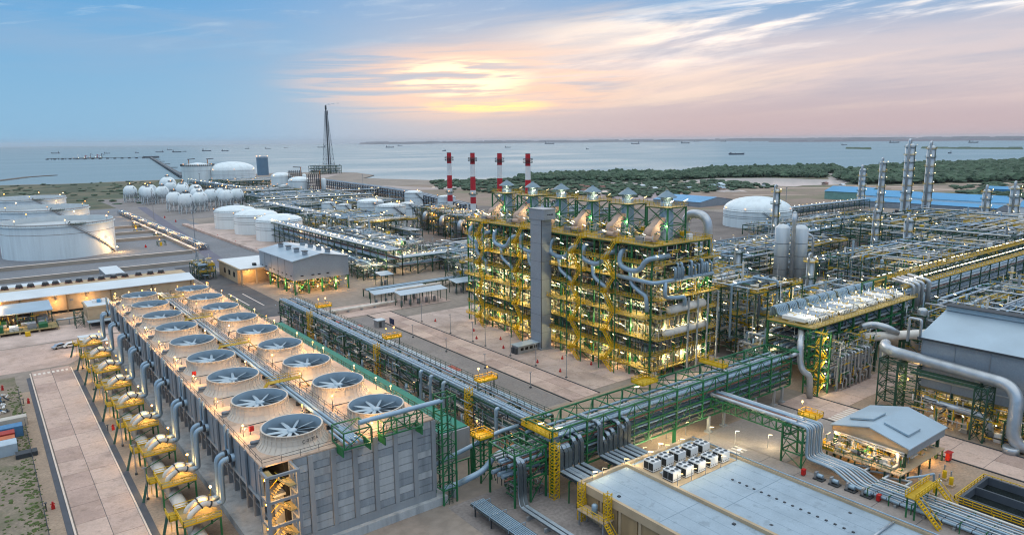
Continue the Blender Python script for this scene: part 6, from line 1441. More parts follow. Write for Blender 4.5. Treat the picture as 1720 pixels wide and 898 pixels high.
# domed tank
def tank(label, x, y, r, h, roof, mat=None, stair=True, rim=True, lamps=0, n=48, rings=3, name='storage_tank', grp=None, girder=dkgrey, dome=.22):
    T = thing(name, label, 'tank', (x, y, 0), grp); mat = mat or white_t
    b = MB(); b.lathe([(r, 0), (r, h)], (x, y, 0), n); b.build('shell', mat, T)
    if roof == 'dome':
        b = MB(); b.lathe([(r + .15, h - .05), (r + .15, h + .2)] + [(r * math.cos(a), h + .2 + r * dome * math.sin(a) * 1.0) for a in [math.pi / 2 * i / 8 for i in range(9)]], (x, y, 0), n); b.build('roof', mat, T)
    elif roof == 'cone':
        b = MB(); b.lathe([(r + .12, h - .03), (r + .12, h + .15), (r * .5, h + .15 + r * .12), (.01, h + .15 + r * .19)], (x, y, 0), n); b.build('roof', mat, T)
    else:
        b = MB(); b.lathe([(r - .3, h), (r - .3, h * .7)], (x, y, 0), n); b.build('lining', M('tank_inside', 'c9d0d0', .7, var=.1, scale=.1, streaky=True), T)
        b = MB(); b.lathe([(r - .35, h * .84), (r * .9, h * .82), (.01, h * .83)], (x, y, 0), n); b.build('floating_roof', M('float_roof', 'b7bfc2', .7, var=.12, scale=.06), T)
        b = MB(); b.lathe([(r, h), (r - .3, h)], (x, y, 0), n, False); b.build('rim', mat, T)
        b = MB(); b.lathe([(r, h - 1.6), (r + 1.0, h - 1.6), (r + 1.0, h - 1.45), (r, h - 1.45)], (x, y, 0), n, False); b.build('wind_girder', mat, T)
    for i in range(rings):
        z = h * (.97 if i == 0 else .82 - i * .12); b = MB(); b.lathe([(r, z), (r + .14, z + .05), (r + .14, z + .2), (r, z + .25)], (x, y, 0), n, False); b.build('ring_band', girder, T)
    if rim:
        b = MB(); R = r + (.9 if roof == 'open' else -.2)
        for i in range(n):
            a0, a1 = 2 * math.pi * i / n, 2 * math.pi * (i + 1) / n; p, q = (x + R * math.cos(a0), y + R * math.sin(a0)), (x + R * math.cos(a1), y + R * math.sin(a1))
            zz = h - (1.4 if roof == 'open' else 0) + .15
            for hh in (.6, 1.1): b.bar((p[0], p[1], zz + hh), (q[0], q[1], zz + hh), .1)
            b.bar((p[0], p[1], zz), (p[0], p[1], zz + 1.1), .1)
        b.build('rim_rail', girder, T, 'stuff')
    if stair:
        b = MB(); R = r + .55; a0 = math.atan2(-y, -x) + .15; span = min(2.2, h * 1.5 / r)
        for i in range(24):
            u, v = i / 24, (i + 1) / 24; p = (x + R * math.cos(a0 + span * (1 - u)), y + R * math.sin(a0 + span * (1 - u)), h * (1 - (1 - u)) if False else h * (1 - u)); q = (x + R * math.cos(a0 + span * (1 - v)), y + R * math.sin(a0 + span * (1 - v)), h * (1 - v))
            p = (x + R * math.cos(a0 + span * u), y + R * math.sin(a0 + span * u), h * (1 - u)); q = (x + R * math.cos(a0 + span * v), y + R * math.sin(a0 + span * v), h * (1 - v))
            b.bar(p, q, .9, .22); b.bar((p[0], p[1], p[2] + 1.1), (q[0], q[1], q[2] + 1.1), .14)
        b.build('spiral_stair', girder, T, 'stuff')
    for i in range(lamps):
        a = 2 * math.pi * (i + .3) / lamps; o = bar('lamp_post', (x + r * math.cos(a), y + r * math.sin(a), h), (x + r * math.cos(a), y + r * math.sin(a), h + 2), .15, dkgrey, T); ball('bulb', (x + r * math.cos(a), y + r * math.sin(a), h + 2.3), .38, L_WARM, o)
    return T
tank('white domed tank behind the furnace end with a ribbed roof', 495, 325, 26, 12.5, 'dome', lamps=8, dome=.40)
# blue-roofed sheds
def shed(name, label, x0, x1, y0, y1, h, hr, wall, roofm, ridge='y'):
    T = thing(name, label, 'shed', ((x0 + x1) / 2, (y0 + y1) / 2, 0)); box('wall', x0, x1, y0, y1, 0, h, wall, T); b = MB()
    if ridge == 'y':
        xm_ = (x0 + x1) / 2
        for xa in (x0 - .8, x1 + .8): n = len(b.v); b.v += [(xa, y0 - .5, h), (xm_, y0 - .5, hr), (xm_, y1 + .5, hr), (xa, y1 + .5, h)]; b.f.append((n, n + 1, n + 2, n + 3)); b.sm.append(False)
        b.build('roof', roofm, T); g = MB(); g.poly([(x0, y0, h), (x1, y0, h), (xm_, y0, hr - .1)]); g.poly([(x0, y1, h), (x1, y1, h), (xm_, y1, hr - .1)]); g.build('gable', wall, T)
    return T
shed('blue_shed', 'longest blue-roofed shed with pale walls behind the columns', 742, 775, 228, 362, 9, 14, white_p, clad_blue)
shed('blue_shed', 'blue-roofed shed continuing the line towards the open field', 708, 742, 60, 214, 9, 14, white_p, clad_blue)
shed('blue_shed', 'pale long lean-to before the longest blue roof', 712, 741, 230, 352, 6, 8, clad, clad_blue)
shed('blue_shed', 'green-walled shed with blue roof at the end of the long shed', 770, 806, 372, 420, 9, 14, M('green_wall', '6f9a92', .7), clad_blue)
shed('blue_shed', 'bright blue low roof behind the last furnace stack', 585, 640, 450, 512, 5, 9, clad, clad_blue)
shed('blue_shed', 'small blue hut alone on the brown field', 995, 1015, 310, 335, 5, 8, clad_blue, clad_blue)
shed('blue_shed', 'wide dark blue shed at the field edge', 900, 935, 120, 190, 8, 12, M('navy_wall', '3d5f78', .7), M('navy_roof', '4a6c86', .6))
# ============================================================ TANK FARM AND FAR PLANT
open_l = [('largest open-topped white tank with a stair climbing its side', 41, 528), ('open-topped white tank directly behind the largest one', 41, 645), ('farthest of the three open-topped white tanks', 38, 775)]
for lab, x, y in open_l:
    T = tank(lab, x, y, 31, 21.3, 'open', lamps=7, n=72, rings=2, girder=M('tank_trim', '9a8f88', .7))
    box('gauge_platform', x + 4, x + 12, y - 32.2, y - 29.6, 20.6, 20.8, green_dk, T); b = MB(); b.rail([(x + 4, y - 32.2), (x + 12, y - 32.2)], 20.8, w=.14); b.bar((x + 4, y - 30.5, 22.5), (x - 2, y - 22, 14), .5, .3); b.build('gauge_rail', green_dk, T, 'stuff')
    p = ball('bulb', (x + 29, y - 20, 3.5), .45, L_WARM, T); point_light((x + 30, y - 21, 4), p, 2500.0)
    p = ball('bulb', (x + 24.4, y - 24.6, 10.5), .4, L_WARM, T); point_light((x + 25, y - 26, 10.5), p, 1500.0)
for lab, x, y in (('white dome-roofed tank nearest the grey stilted shed', 173, 502), ('white dome-roofed tank in the middle of the row of three', 172, 550), ('white dome-roofed tank last in the row of three', 170, 597)):
    T = tank(lab, x, y, 16.2, 13.2, 'dome', lamps=3, rings=3, dome=.28, girder=M('tank_trim2', '77838a', .6)); p = ball('bulb', (x + 13, y - 12, 2.5), .5, L_WARM, T); point_light((x + 14, y - 13, 3), p, 1500.0)
    box('roof_walk', x - 1, x + 12, y - 5, y - 4, 17.2, 17.4, dkgrey, T)
for i, (x, y, r, h, rf) in enumerate(((250, 594, 6.4, 15.5, 'cone'), (254, 571, 6.4, 15.0, 'cone'), (285, 583, 12, 14.8, 'dome'), (256, 489, 11.8, 19.5, 'cone'), (360, 636, 9.5, 16.5, 'dome'), (358, 570, 8.5, 15.8, 'dome'), (310, 560, 7, 13, 'dome'), (330, 930, 8, 12, 'cone'))):
    tank(('narrow white tank with a diagonal stair, farther of a close pair', 'narrow white tank with a diagonal stair, nearer of a close pair', 'wide white domed tank hidden partly by pipework', 'tall white tank with a diagonal stair beside the green pipe frame', 'white tank with dark lower columns behind the wide domed one', 'pale tank at the foot of the striped chimneys', 'low white tank between the pair and the striped chimneys', 'small white tank among the far racks')[i], x, y, r, h, rf, lamps=3, n=32, rings=2)
# spheres on legs
def sphere(x, y, r, lab):
    T = thing('gas_sphere', lab, 'gas sphere', (x, y, 0), 'gas spheres beyond the tank farm'); zc = r + 5.0
    b = MB(); b.lathe([(max(.01, r * math.cos(a)), zc + r * math.sin(a)) for a in [-math.pi / 2 + math.pi * i / 14 for i in range(15)]], (x, y, 0), 26); b.build('ball', white_t, T)
    for i in range(10):
        a = 2 * math.pi * i / 10; tube('leg', (x + r * .97 * math.cos(a), y + r * .97 * math.sin(a), 0), (x + r * .97 * math.cos(a), y + r * .97 * math.sin(a), zc), .32, white_t, T, 8)
    b = MB()
    for i in range(10):
        a, c = 2 * math.pi * i / 10, 2 * math.pi * (i + 1) / 10; p, q = Vector((x + r * math.cos(a), y + r * math.sin(a), 0)), Vector((x + r * math.cos(c), y + r * math.sin(c), 0)); b.bar(p + Vector((0, 0, 1)), q + Vector((0, 0, zc - 2)), .2); b.bar(q + Vector((0, 0, 1)), p + Vector((0, 0, zc - 2)), .2)
    b.build('leg_brace', grey_st, T, 'stuff'); box('top_deck', x - 2.2, x + 2.2, y - 2.2, y + 2.2, zc + r, zc + r + .25, dkgrey, T)
    b = MB(); b.rail([(x - 2.2, y - 2.2), (x + 2.2, y - 2.2), (x + 2.2, y + 2.2), (x - 2.2, y + 2.2), (x - 2.2, y - 2.2)], zc + r + .25, w=.18); b.bar((x + r * .9, y - r * .9, 1), (x + r * .4, y - r * .7, zc + r * .7), .8, .25); b.build('top_rail', dkgrey, T, 'stuff'); ball('bulb', (x, y - 2, zc + r + 2), .5, L_WARM, T)
sph = [(150, 945), (163, 925), (172, 945), (160, 895), (176, 900), (205, 1010), (203, 985), (215, 975), (203, 925), (215, 910), (164, 785), (168, 752), (184, 765), (198, 832), (205, 805), (220, 815), (214, 780), (228, 790)]
for i, (x, y) in enumerate(sph): sphere(x, y, 10.5 if i == 5 else 7.6, 'largest white gas sphere standing behind the others' if i == 5 else 'white gas sphere on braced legs in the cluster beyond the tank farm')
# refrigerated tanks, blue cylinder, flare
T = tank('huge white refrigerated tank with a smooth domed roof', 368, 1288, 38, 22, 'dome', lamps=6, n=64, rings=3, dome=.38, girder=grey_st, stair=False)
T = tank('white refrigerated tank crowned by a dark pipe gallery and cranes', 315, 1305, 26, 31, 'cone', lamps=6, n=48, rings=2, girder=dkgrey, stair=False)
for (x, y) in ((300, 1300), (330, 1298)): bar('crane_mast', (x, y, 33), (x, y, 42), 1.1, M('crane_orange', 'b5733a', .6), T); bar('crane_jib', (x - 2, y, 41.5), (x + 9, y - 5, 42.5), 1.2, dkgrey, T)
b = MB(); b.rail([(315 + 27 * math.cos(a * .2618), 1305 + 27 * math.sin(a * .2618)) for a in range(25)], 30, h=3, w=.5, step=3); b.build('pipe_gallery', dkgrey, T, 'stuff')
T = tank('tall slate blue cylinder with lit rim behind the refrigerated tanks', 505, 1545, 12, 38, 'cone', mat=M('slate_tank', '5f7f96', .6, var=.08, scale=.1), lamps=10, n=32, rings=1, stair=False, girder=white_p)
for lab, x, y, h in (('white dome tank wrapped in dark pipe scaffolds, farther of two', 352, 1000, 24), ('white dome tank wrapped in dark pipe scaffolds, nearer of two', 348, 922, 21)):
    T = tank(lab, x, y, 14, h - 3, 'dome', lamps=4, n=32, rings=1, dome=.4, stair=False)
    b = MB()
    for i in range(7):
        for j in range(2): b.bar((x + 5 + i * 2.8, y - 16 - j * 5, 0), (x + 5 + i * 2.8, y - 16 - j * 5, h + 6), .5)
    for z in range(4, int(h) + 7, 4): b.bar((x + 5, y - 16, z), (x + 22, y - 16, z), .5); b.bar((x + 5, y - 21, z), (x + 22, y - 21, z), .5)
    b.build('scaffold', dkgrey, T, 'stuff'); bar('crane_mast', (x + 24, y - 14, 0), (x + 24, y - 14, h + 10), .9, MATS['crane_orange'], T); bar('crane_jib', (x + 25, y - 14, h + 9.5), (x + 15, y - 8, h + 10), 1.1, dkgrey, T)
    vessel('silver_column', x + 26, y - 20, 0, 3, h - 1, white_t, T)
FL = thing('flare_stack', 'very tall lattice flare stack by the shore', 'flare stack', (645, 1520, 0))
b = MB()
def lat(zs, ws, cx, cyy):
    c = [(-1, -1), (1, -1), (1, 1), (-1, 1)]
    for (za, wa), (zb, wb) in zip(zip(zs, ws), zip(zs[1:], ws[1:])):
        for i in range(4):
            j = (i + 1) % 4; A = Vector((cx + c[i][0] * wa, cyy + c[i][1] * wa, za)); B = Vector((cx + c[i][0] * wb, cyy + c[i][1] * wb, zb)); C = Vector((cx + c[j][0] * wb, cyy + c[j][1] * wb, zb)); D = Vector((cx + c[j][0] * wa, cyy + c[j][1] * wa, za))
            b.bar(A, B, .5); b.bar(B, C, .3); b.bar(A, C, .25); b.bar(D, B, .25)
zz = [i * 10.5 for i in range(14)]; lat(zz, [11 - 9.2 * i / 13 for i in range(14)], 645, 1520); b.build('lattice', M('flare_steel', '56636e', .6), FL, 'stuff')
tube('riser', (645, 1520, 0), (645, 1520, 146), 1.5, dkgrey, FL, 10); tube('riser', (648, 1518, 0), (648, 1518, 138), .7, dkgrey, FL, 8); vessel('tip', 645, 1520, 140, 2.0, 8, dkgrey, FL, 10)
T = thing('steam_wisp', 'thin wisp of steam drifting from the flare tip', 'smoke', (650, 1518, 150)); wm = bpy.data.materials.new('wisp'); wm.use_nodes = True; pb = wm.node_tree.nodes['Principled BSDF']; pb.inputs['Base Color'].default_value = (.75, .8, .85, 1); pb.inputs['Alpha'].default_value = .4
b = MB(); 
for (x, y, z, r, h) in ((646, 1519, 150.5, 2.4, 1.6), (651, 1515, 151.8, 3.6, 1.8), (658, 1509, 152.6, 4.6, 1.4), (666, 1502, 153.4, 3.6, .9)): clump(b, x, y, z, r, h)
b.build('puff', wm, T, 'stuff')
T = block('flare_base_unit', 'small pipe structure with lamps at the foot of the flare', 590, 655, 1475, 1500, [6, 12, 18], 12, npipe=14, nlamp=14, nves=3, ndrum=2, seed=41, w=.8, rails=None, cat='process unit')
# red-white chimneys
def chimney(x, y, lab):
    T = thing('striped_chimney', lab, 'chimney', (x, y, 0)); zs = [0, 4.5, 10, 23, 34, 46, 58]; cols = [M('chimney_white', 'dfe3e2', .6, var=.06, scale=.2), M('chimney_red', 'b8202c', .6, var=.08, scale=.2)]
    zb = [(0, 13, 0), (13, 19, 1), (19, 25, 0), (25, 37, 1), (37, 48, 0), (48, 57.6, 1)]
    for (a, c, k) in zb: r0, r1 = 2.7 - a * .012, 2.7 - c * .012; b = MB(); b.lathe([(r0, a), (r1, c)], (x, y, 0), 20); b.build('band', cols[k], T)
    for z, mt in ((50.5, dkgrey), (52.5, dkgrey), (21, green_dk)):
        b = MB(); b.lathe([(2.2, z), (3.9, z), (3.9, z + .3), (2.2, z + .3)], (x, y, 0), 14, False); b.lathe([(3.9, z + 1.1), (4.05, z + 1.3), (3.8, z + 1.4)], (x, y, 0), 14, False)
        for i in range(14): a = 2 * math.pi * i / 14; b.bar((x + 3.9 * math.cos(a), y + 3.9 * math.sin(a), z), (x + 3.9 * math.cos(a), y + 3.9 * math.sin(a), z + 1.3), .2)
        b.build('ring_platform', mt, T, 'stuff')
    b = MB(); b.lathe([(2.02, 57.6), (2.15, 57.8), (1.7, 57.9), (1.6, 50)], (x, y, 0), 20); b.build('mouth', dkgrey, T)
    p = ball('bulb', (x - 3, y - 3, 22.6), .5, L_WARM, T)
for (x, y), lab in zip(((355, 559), (356, 522), (357, 483), (358, 446)), ('red and white striped chimney by the pale tank, farthest from the furnaces', 'red and white striped chimney, second from the pale tank', 'red and white striped chimney, third from the pale tank', 'red and white striped chimney nearest the furnace stacks')): chimney(x, y, lab)
# boiler frames in front of the chimneys
random.seed(77)
boil = M('boiler_casing', '6b6664', .7, var=.15, scale=.3, streaky=True)
for i, (x, y) in enumerate(((276, 462), (268, 425), (262, 392), (258, 358))):
    T = block('boiler_unit', ('dark boiler casing with warm lamps, farthest of four', 'dark boiler casing with warm lamps, second of four', 'dark boiler casing with warm lamps, third of four', 'dark boiler casing with warm lamps next to the furnace block')[i], x, x + 26, y, y + 28, [6, 12, 17], 7, npipe=14, nlamp=0, nves=2, ndrum=2, seed=50 + i, w=.4, cat='boiler')
    box('casing', x + 6, x + 24, y + 3, y + 25, 1, 16.5, boil, T); box('duct_box', x + 1, x + 5, y + 8, y + 18, 2, 11, boil, T)
    b = MB(); b.path([(x - 2, y + 6, 9), (x - 2, y + 6, 14), (x + 8, y + 10, 14)], 1.8, 14, 3); b.build('gas_duct', silver, T)
    for k in range(26):
        px, py, pz = x + random.uniform(-1, 25), y + random.uniform(-1, 2), random.choice((8, 11.5, 14, 18, 19.5)); ball('bulb', (px, py, pz), .34, L_WARM, T)
    for k in range(3): point_light((x + 3 + k * 8, y - 1, 14), T, 1800.0)
# long dark trestle rack leading to the shore
for (a, c, lab) in (((357, 529), (402, 702), 'long dark trestle of pipes, section beside the pale tanks'), ((402, 702), (420, 830), 'long dark trestle of pipes, middle section across the flats'), ((420, 830), (440, 1075), 'long dark trestle of pipes, shore section bending to the flare')):
    T = thing('trestle', lab, 'pipe trestle', (a[0], a[1], 0)); A, B = Vector((a[0], a[1], 0)), Vector((c[0], c[1], 0)); d = (B - A); nrm = Vector((-d.y, d.x, 0)).normalized() * 6; n = int(d.length / 9); b = MB()
    for i in range(n + 1):
        p = A + d * (i / n)
        for s in (-1, 1): b.bar(p + nrm * s, p + nrm * s + Vector((0, 0, 11)), .7)
        for z in (4, 7.5, 11): b.bar(p - nrm + Vector((0, 0, z)), p + nrm + Vector((0, 0, z)), .5)
    b.build('steelwork', dkgrey, T, 'stuff')
    for z in (4.6, 8.1, 11.5):
        for k in range(6): o = nrm * (-.85 + .34 * k); tube('pipe', A + o + Vector((0, 0, z)), B + o + Vector((0, 0, z)), .5, (grey_st, pipe_dk, silver_b)[k % 3], T, 6)
# mid-left racks and lit decks behind the stilted shed
random.seed(60)
for (ax_, a0, a1, c0, c1, lv, lab, nl) in (('y', 318, 520, 163, 172, [5, 9, 13.6], 'long lamp-strung pipe rack leading past the white dome tanks', 70), ('y', 400, 700, 222, 232, [5, 8, 11], 'dark pipe rack between the dome tanks and the white tank pair', 26), ('x', 226, 350, 705, 716, [5, 9, 12], 'far pipe rack crossing before the scaffolded tanks', 20), ('x', 226, 420, 820, 830, [5, 9], 'far low pipe rack between the gas spheres and the scaffolded tanks', 24), ('y', 860, 1240, 282, 296, [6, 10], 'far pipe rack running along the shore tanks', 30), ('x', 172, 262, 318, 326, [5, 9], 'pipe rack joining the lamp-strung rack to the furnace block', 22), ('x', 134, 210, 279, 285, [3.5], 'low sleeper rack with one fat pale pipe along the crossing road', 0)):
    T = rack('pipe_rack', lab, ax_, a0, a1, c0, c1, lv, 9, green_dk, sum([lay(c0, c1, z, PD if z < lv[-1] else PS) for z in lv], []), w=.4, joined=True)
    for i in range(nl):
        a = a0 + (a1 - a0) * (i + random.random()) / nl; z = lv[-1] + 1.6; p = axp(ax_, a, c0 + random.uniform(-.3, 3), z); q = axp(ax_, a + .9, c0 + .5, z + .4) if i % 2 else (p[0] + .8, p[1] + .5, z + .4)
        bar('tube_lamp', p, q, .2, L_TUBE, T)
T = block('process_unit', 'open lit pump deck with pale drums beside the stilted shed', 150, 162, 318, 400, [6.2], 7, npipe=30, nlamp=60, nves=4, ndrum=6, seed=61, rails=None, glow=4)
T = block('process_unit', 'long lit exchanger deck on tall grey legs behind the stilted shed', 173, 196, 330, 430, [7, 13.8], 7, steel=grey_st, npipe=40, nlamp=80, nves=6, ndrum=10, seed=62, rails=None, glow=5)
T = block('process_unit', 'green frame with a large ribbed vessel before the tall white tank', 198, 240, 420, 480, [8, 16], 8, npipe=30, nlamp=40, nves=6, ndrum=6, seed=63, glow=2)
T = block('process_unit', 'low lit pipework between the boilers and the crossing road', 196, 250, 290, 352, [5, 9], 8, npipe=46, nlamp=60, nves=6, ndrum=8, seed=64, rails=None, glow=4)
T = block('process_unit', 'lit pipework in the gap between boilers and furnace block', 178, 246, 256, 286, [6, 12], 8, npipe=40, nlamp=46, nves=5, ndrum=6, seed=65, glow=3)
T = block('process_unit', 'far cluster of warm lamps and pipes before the refrigerated tanks', 300, 420, 1090, 1180, [7, 12], 20, npipe=24, nlamp=46, nves=6, ndrum=6, seed=66, w=1.0, rails=None, lamp=L_WARM)
T = block('process_unit', 'far pipe frames with lamps between the spheres and scaffolded tanks', 240, 330, 860, 960, [6, 11], 18, npipe=26, nlamp=50, nves=6, ndrum=6, seed=67, w=.8, rails=None, lamp=L_WARM)
T = block('process_unit', 'far pipe frames with lamps behind the dome tanks', 190, 300, 640, 700, [6, 10], 14, npipe=30, nlamp=36, nves=5, ndrum=6, seed=68, w=.6, rails=None)
T = block('process_unit', 'far low works between the chimneys and the open flats', 380, 440, 420, 520, [6, 10], 14, npipe=26, nlamp=36, nves=4, ndrum=6, seed=69, w=.6, rails=None)
T = block('process_unit', 'far pipe frames with lamps before the nearer scaffolded tank', 236, 340, 725, 812, [5, 9, 12], 14, npipe=40, nlamp=60, nves=10, ndrum=8, seed=91, w=.6, rails=None)
T = block('process_unit', 'far pipe frames with lamps beside the dark trestle', 300, 350, 640, 700, [5, 9], 12, npipe=30, nlamp=40, nves=8, ndrum=6, seed=92, w=.6, rails=None)
T = block('process_unit', 'lit pipework between the tall white tank and the boilers', 206, 262, 484, 560, [6, 11], 11, npipe=36, nlamp=60, nves=10, ndrum=8, seed=93, w=.5)
# open-sided canopies by the crossing road
def canopy(lab, x0, x1, y0, y1, h, n=5, grp=None):
    T = thing('canopy', lab, 'canopy', ((x0 + x1) / 2, (y0 + y1) / 2, 0), grp); b = MB(); nn = 0
    b.v += [(x0, y0, h), (x1, y0, h), (x1, y1, h + .8), (x0, y1, h + .8), (x0, y0, h - .15), (x1, y0, h - .15), (x1, y1, h + .65), (x0, y1, h + .65)]; b.f += [(0, 1, 2, 3), (7, 6, 5, 4), (0, 4, 5, 1), (1, 5, 6, 2), (2, 6, 7, 3), (3, 7, 4, 0)]; b.sm += [False] * 6; b.build('roof', roof_m, T)
    for i in range(n + 1):
        x = x0 + .4 + (x1 - x0 - .8) * i / n
        for y in (y0 + .4, y1 - .4): box('post', x - .12, x + .12, y - .12, y + .12, 0, h, green_dk, T)
    for i in range(n): x = x0 + 2 + (x1 - x0 - 3) * i / n; vessel('pump', x, (y0 + y1) / 2, .1, .6, 2.0, grey_st, T, 10)
canopy('long flat canopy with pumps at the apron edge', 136, 159, 254, 260, 5.4); canopy('long low canopy behind the apron canopy', 129, 155, 264, 269, 5.0); canopy('small canopy touching the furnace block', 168, 180, 261, 268, 5.4, 3); canopy('small square canopy among the low pipework', 150, 157, 299, 306, 5.4, 2); canopy('pale canopy roof beside the furnace pipes', 195, 208, 314, 324, 7, 3)
T = thing('pale_pipe', 'fat pale pipe on sleepers along the crossing road', 'pipe', (130, 263, 0)); b = MB(); b.path([(97, 262, 1.3), (128, 262, 1.3), (134, 262, 1.3)], .7, 14); b.build('pipe_run', pipe_pale, T)
for x in range(98, 134, 6): box('sleeper', x - .3, x + .3, 261.2, 262.8, .1, .7, concrete_dk, T)
pipe('rise', [(134, 262, 1.3), (138, 262, 1.3), (138, 262, 6.2), (160, 262, 6.2)], .5, pipe_pale, T, 10, 1)
# ============================================================ STILTED SHED, LEFT-HAND BUILDINGS
SS = thing('stilted_shed', 'big grey clad shed raised on green stilts over lit machinery', 'building', (124, 330, 0))
sx0, sx1, sy0, sy1 = 110.6, 137.2, 306.6, 353
box('wall', sx0, sx1, sy0, sy1, 6.6, 15.6, clad, SS); xm = (sx0 + sx1) / 2
b = MB()
for xa in (sx0 - .5, sx1 + .5): n = len(b.v); b.v += [(xa, sy0 - .5, 15.7), (xm, sy0 - .5, 18.2), (xm, sy1 + .5, 18.2), (xa, sy1 + .5, 15.7), (xa, sy0 - .5, 15.4), (xm, sy0 - .5, 17.9), (xm, sy1 + .5, 17.9), (xa, sy1 + .5, 15.4)]; b.f += [tuple(n + i for i in q) for q in ((0, 1, 2, 3), (7, 6, 5, 4), (0, 4, 5, 1), (1, 5, 6, 2), (2, 6, 7, 3), (3, 7, 4, 0))]; b.sm += [False] * 6
b.build('roof', roof_m, SS); b = MB(); b.poly([(sx0, sy0, 15.6), (sx1, sy0, 15.6), (xm, sy0, 17.9)]); b.build('gable', clad, SS)
for i in range(4):
    for x in (118.5, 129.5): box('roof_vent', x - .9, x + .9, 311 + i * 10.5, 313.2 + i * 10.5, 16.8, 18.9, clad, SS); box('vent_cap', x - 1.2, x + 1.2, 310.7 + i * 10.5, 313.5 + i * 10.5, 18.9, 19.1, dkgrey, SS)
for x in (114.5, 119.6, 122.6, 126.8): box('louvre', x - .7, x + .7, sy0 - .06, sy0, 8.3, 8.8, dark, SS)
for i in range(8): box('louvre', sx0 - .06, sx0, 309 + i * 5.6, 310.6 + i * 5.6, 8.3, 8.8, dark, SS)
for i in range(4): box('cladding_joint', sx0 - .05, sx0, 317 + i * 9.3, 317.2 + i * 9.3, 6.6, 15.5, dkgrey, SS)
for x in (111, 117.5, 124, 130.5, 136.8):
    for y in (307, 318, 329, 340, 352.6): box('stilt', x - .32, x + .32, y - .32, y + .32, 0, 6.6, green, SS)
for y in (307, 352.6):
    for xa, xb in ((111, 117.5), (124, 130.5)): bar('stilt_brace', (xa, y, 0), (xb, y, 6.4), .2, green, SS); bar('stilt_brace', (xb, y, 0), (xa, y, 6.4), .2, green, SS)
random.seed(71)
for i in range(16): x, y = random.uniform(112, 136), random.uniform(308, 350); vessel('machine', x, y, .1, random.uniform(.6, 1.2), random.uniform(1.5, 3.6), random.choice((green, grey_st, pipe_pale)), SS, 10)
for i in range(14): rand_pipe(112, 136, 307, 345, [3, 5], .25, random.choice((silver, green, pipe_pale)), SS)
for i in range(20):
    x, y = (random.uniform(111, 137), 307.6) if i % 2 else (111.6, random.uniform(308, 350)); p = ball('bulb', (x, y, random.uniform(2, 5)), .26, L_WARM, SS)
for x, y in ((114, 306), (122, 306), (131, 306), (109.8, 318), (109.8, 336), (125, 316)): point_light((x, y, 4.2), SS, 900.0)
LB = thing('office_block', 'low tan building with white flat roof beside the stilted shed', 'building', (110, 365, 0))
box('wall', 99, 120, 352, 384, 0, 7.2, concrete_tan, LB); box('roof', 98.4, 120.6, 345.6, 384.6, 7.2, 7.9, concrete_tan, LB); box('roof_sheet', 99, 120, 346.2, 384, 7.9, 8.02, roof_w, LB)
for x in (99.4, 106.5, 113, 119.6): box('pillar', x - .35, x + .35, 346, 346.7, 0, 7.2, concrete_tan, LB)
for x in (107, 111): box('roof_unit', x, x + 1.6, 352, 354, 8.02, 9.2, dkgrey, LB)
for i in range(3): box('window', 98.93, 99, 356 + i * 8, 359 + i * 8, 2.5, 5, dark, LB)
point_light((104, 349, 5.5), LB, 800.0); ball('bulb', (104, 349, 6.2), .3, L_WARM, LB)
b = MB(); block('gate_frame', 'small green steel frame beside the low tan building', 86, 94, 372, 390, [4, 7], 4, npipe=8, nlamp=3, nves=1, ndrum=1, seed=72, cat='steel frame')
for (x0, x1, y0, y1) in ((88, 90.5, 300, 330), (93, 95.5, 296, 326)): sheet('lane_stripe', rect(x0, x0 + .5, y0, y1), .1, MATS['road_paint'])
T = thing('boundary_wall', 'long low pale wall along the road beside the dark lot', 'wall', (84, 330, 0)); box('panel', 83.9, 84.2, 275, 400, .05, 1.0, kerb_mat, T); box('coping', 83.8, 84.3, 275, 400, 1.0, 1.1, concrete, T)
# long warehouse
WH = thing('long_warehouse', 'very long tan-walled warehouse with white sheet roof behind the cooling tower', 'warehouse', (10, 345, 0))
box('wall', -90, 75.5, 336.5, 356, 0, 7.8, concrete_tan, WH)
b = MB(); n = 0; b.v += [(-90, 335.5, 7.8), (75.8, 335.5, 7.8), (75.8, 346, 9.4), (-90, 346, 9.4), (-90, 335.5, 7.5), (75.8, 335.5, 7.5), (75.8, 346, 9.1), (-90, 346, 9.1)]; b.f += [(0, 1, 2, 3), (7, 6, 5, 4), (0, 4, 5, 1), (1, 5, 6, 2), (2, 6, 7, 3), (3, 7, 4, 0)]; b.sm += [False] * 6; b.build('roof', roof_w, WH)
box('rear_roof', -90, 75.5, 346, 361, 7.9, 8.6, concrete_tan, WH)
for x in range(-86, 76, 16): box('pilaster', x - .25, x + .25, 336.1, 336.5, 0, 7.5, M('pilaster_dark', '7d6e57', .9), WH)
for i in range(10): x = -60 + i * 14.5; box('wall_vent', x, x + 1.2, 336.4, 336.5, 4.6, 5.4, grey_st, WH)
box('base_opening', 20, 40, 336.42, 336.5, .1, 1.0, dark, WH)
for x in (22, 33, -20): p = ball('bulb', (x, 335.4, 5.2), .3, L_WARM, WH); point_light((x, 334.8, 4.6), p, 700.0)
box('back_roof', -60, 27, 362, 375, 7.0, 7.6, roof_w, WH)
for i, x in enumerate((-8, -2, 6.2, 11.2, 15.3, 20.5, 24.2, 29, 33, 37.6, 41.6, 46.4, 51, 56.5, 61.5, 66)):
    T = thing('roof_cooler', 'dark round-topped cooler in the row along the warehouse roof', 'cooler', (x, 357, 8.6), 'coolers on the warehouse roof')
    vessel('drum', x, 357, 8.6, 1.25, 1.2, dkgrey, T, 12); box('base', x - 1.4, x + 1.4, 355.8, 358.2, 8.6, 9.0, pipe_brown, T); tube('cowl', (x, 357, 9.8), (x, 357, 10.5), .9, grey_st, T, 12)
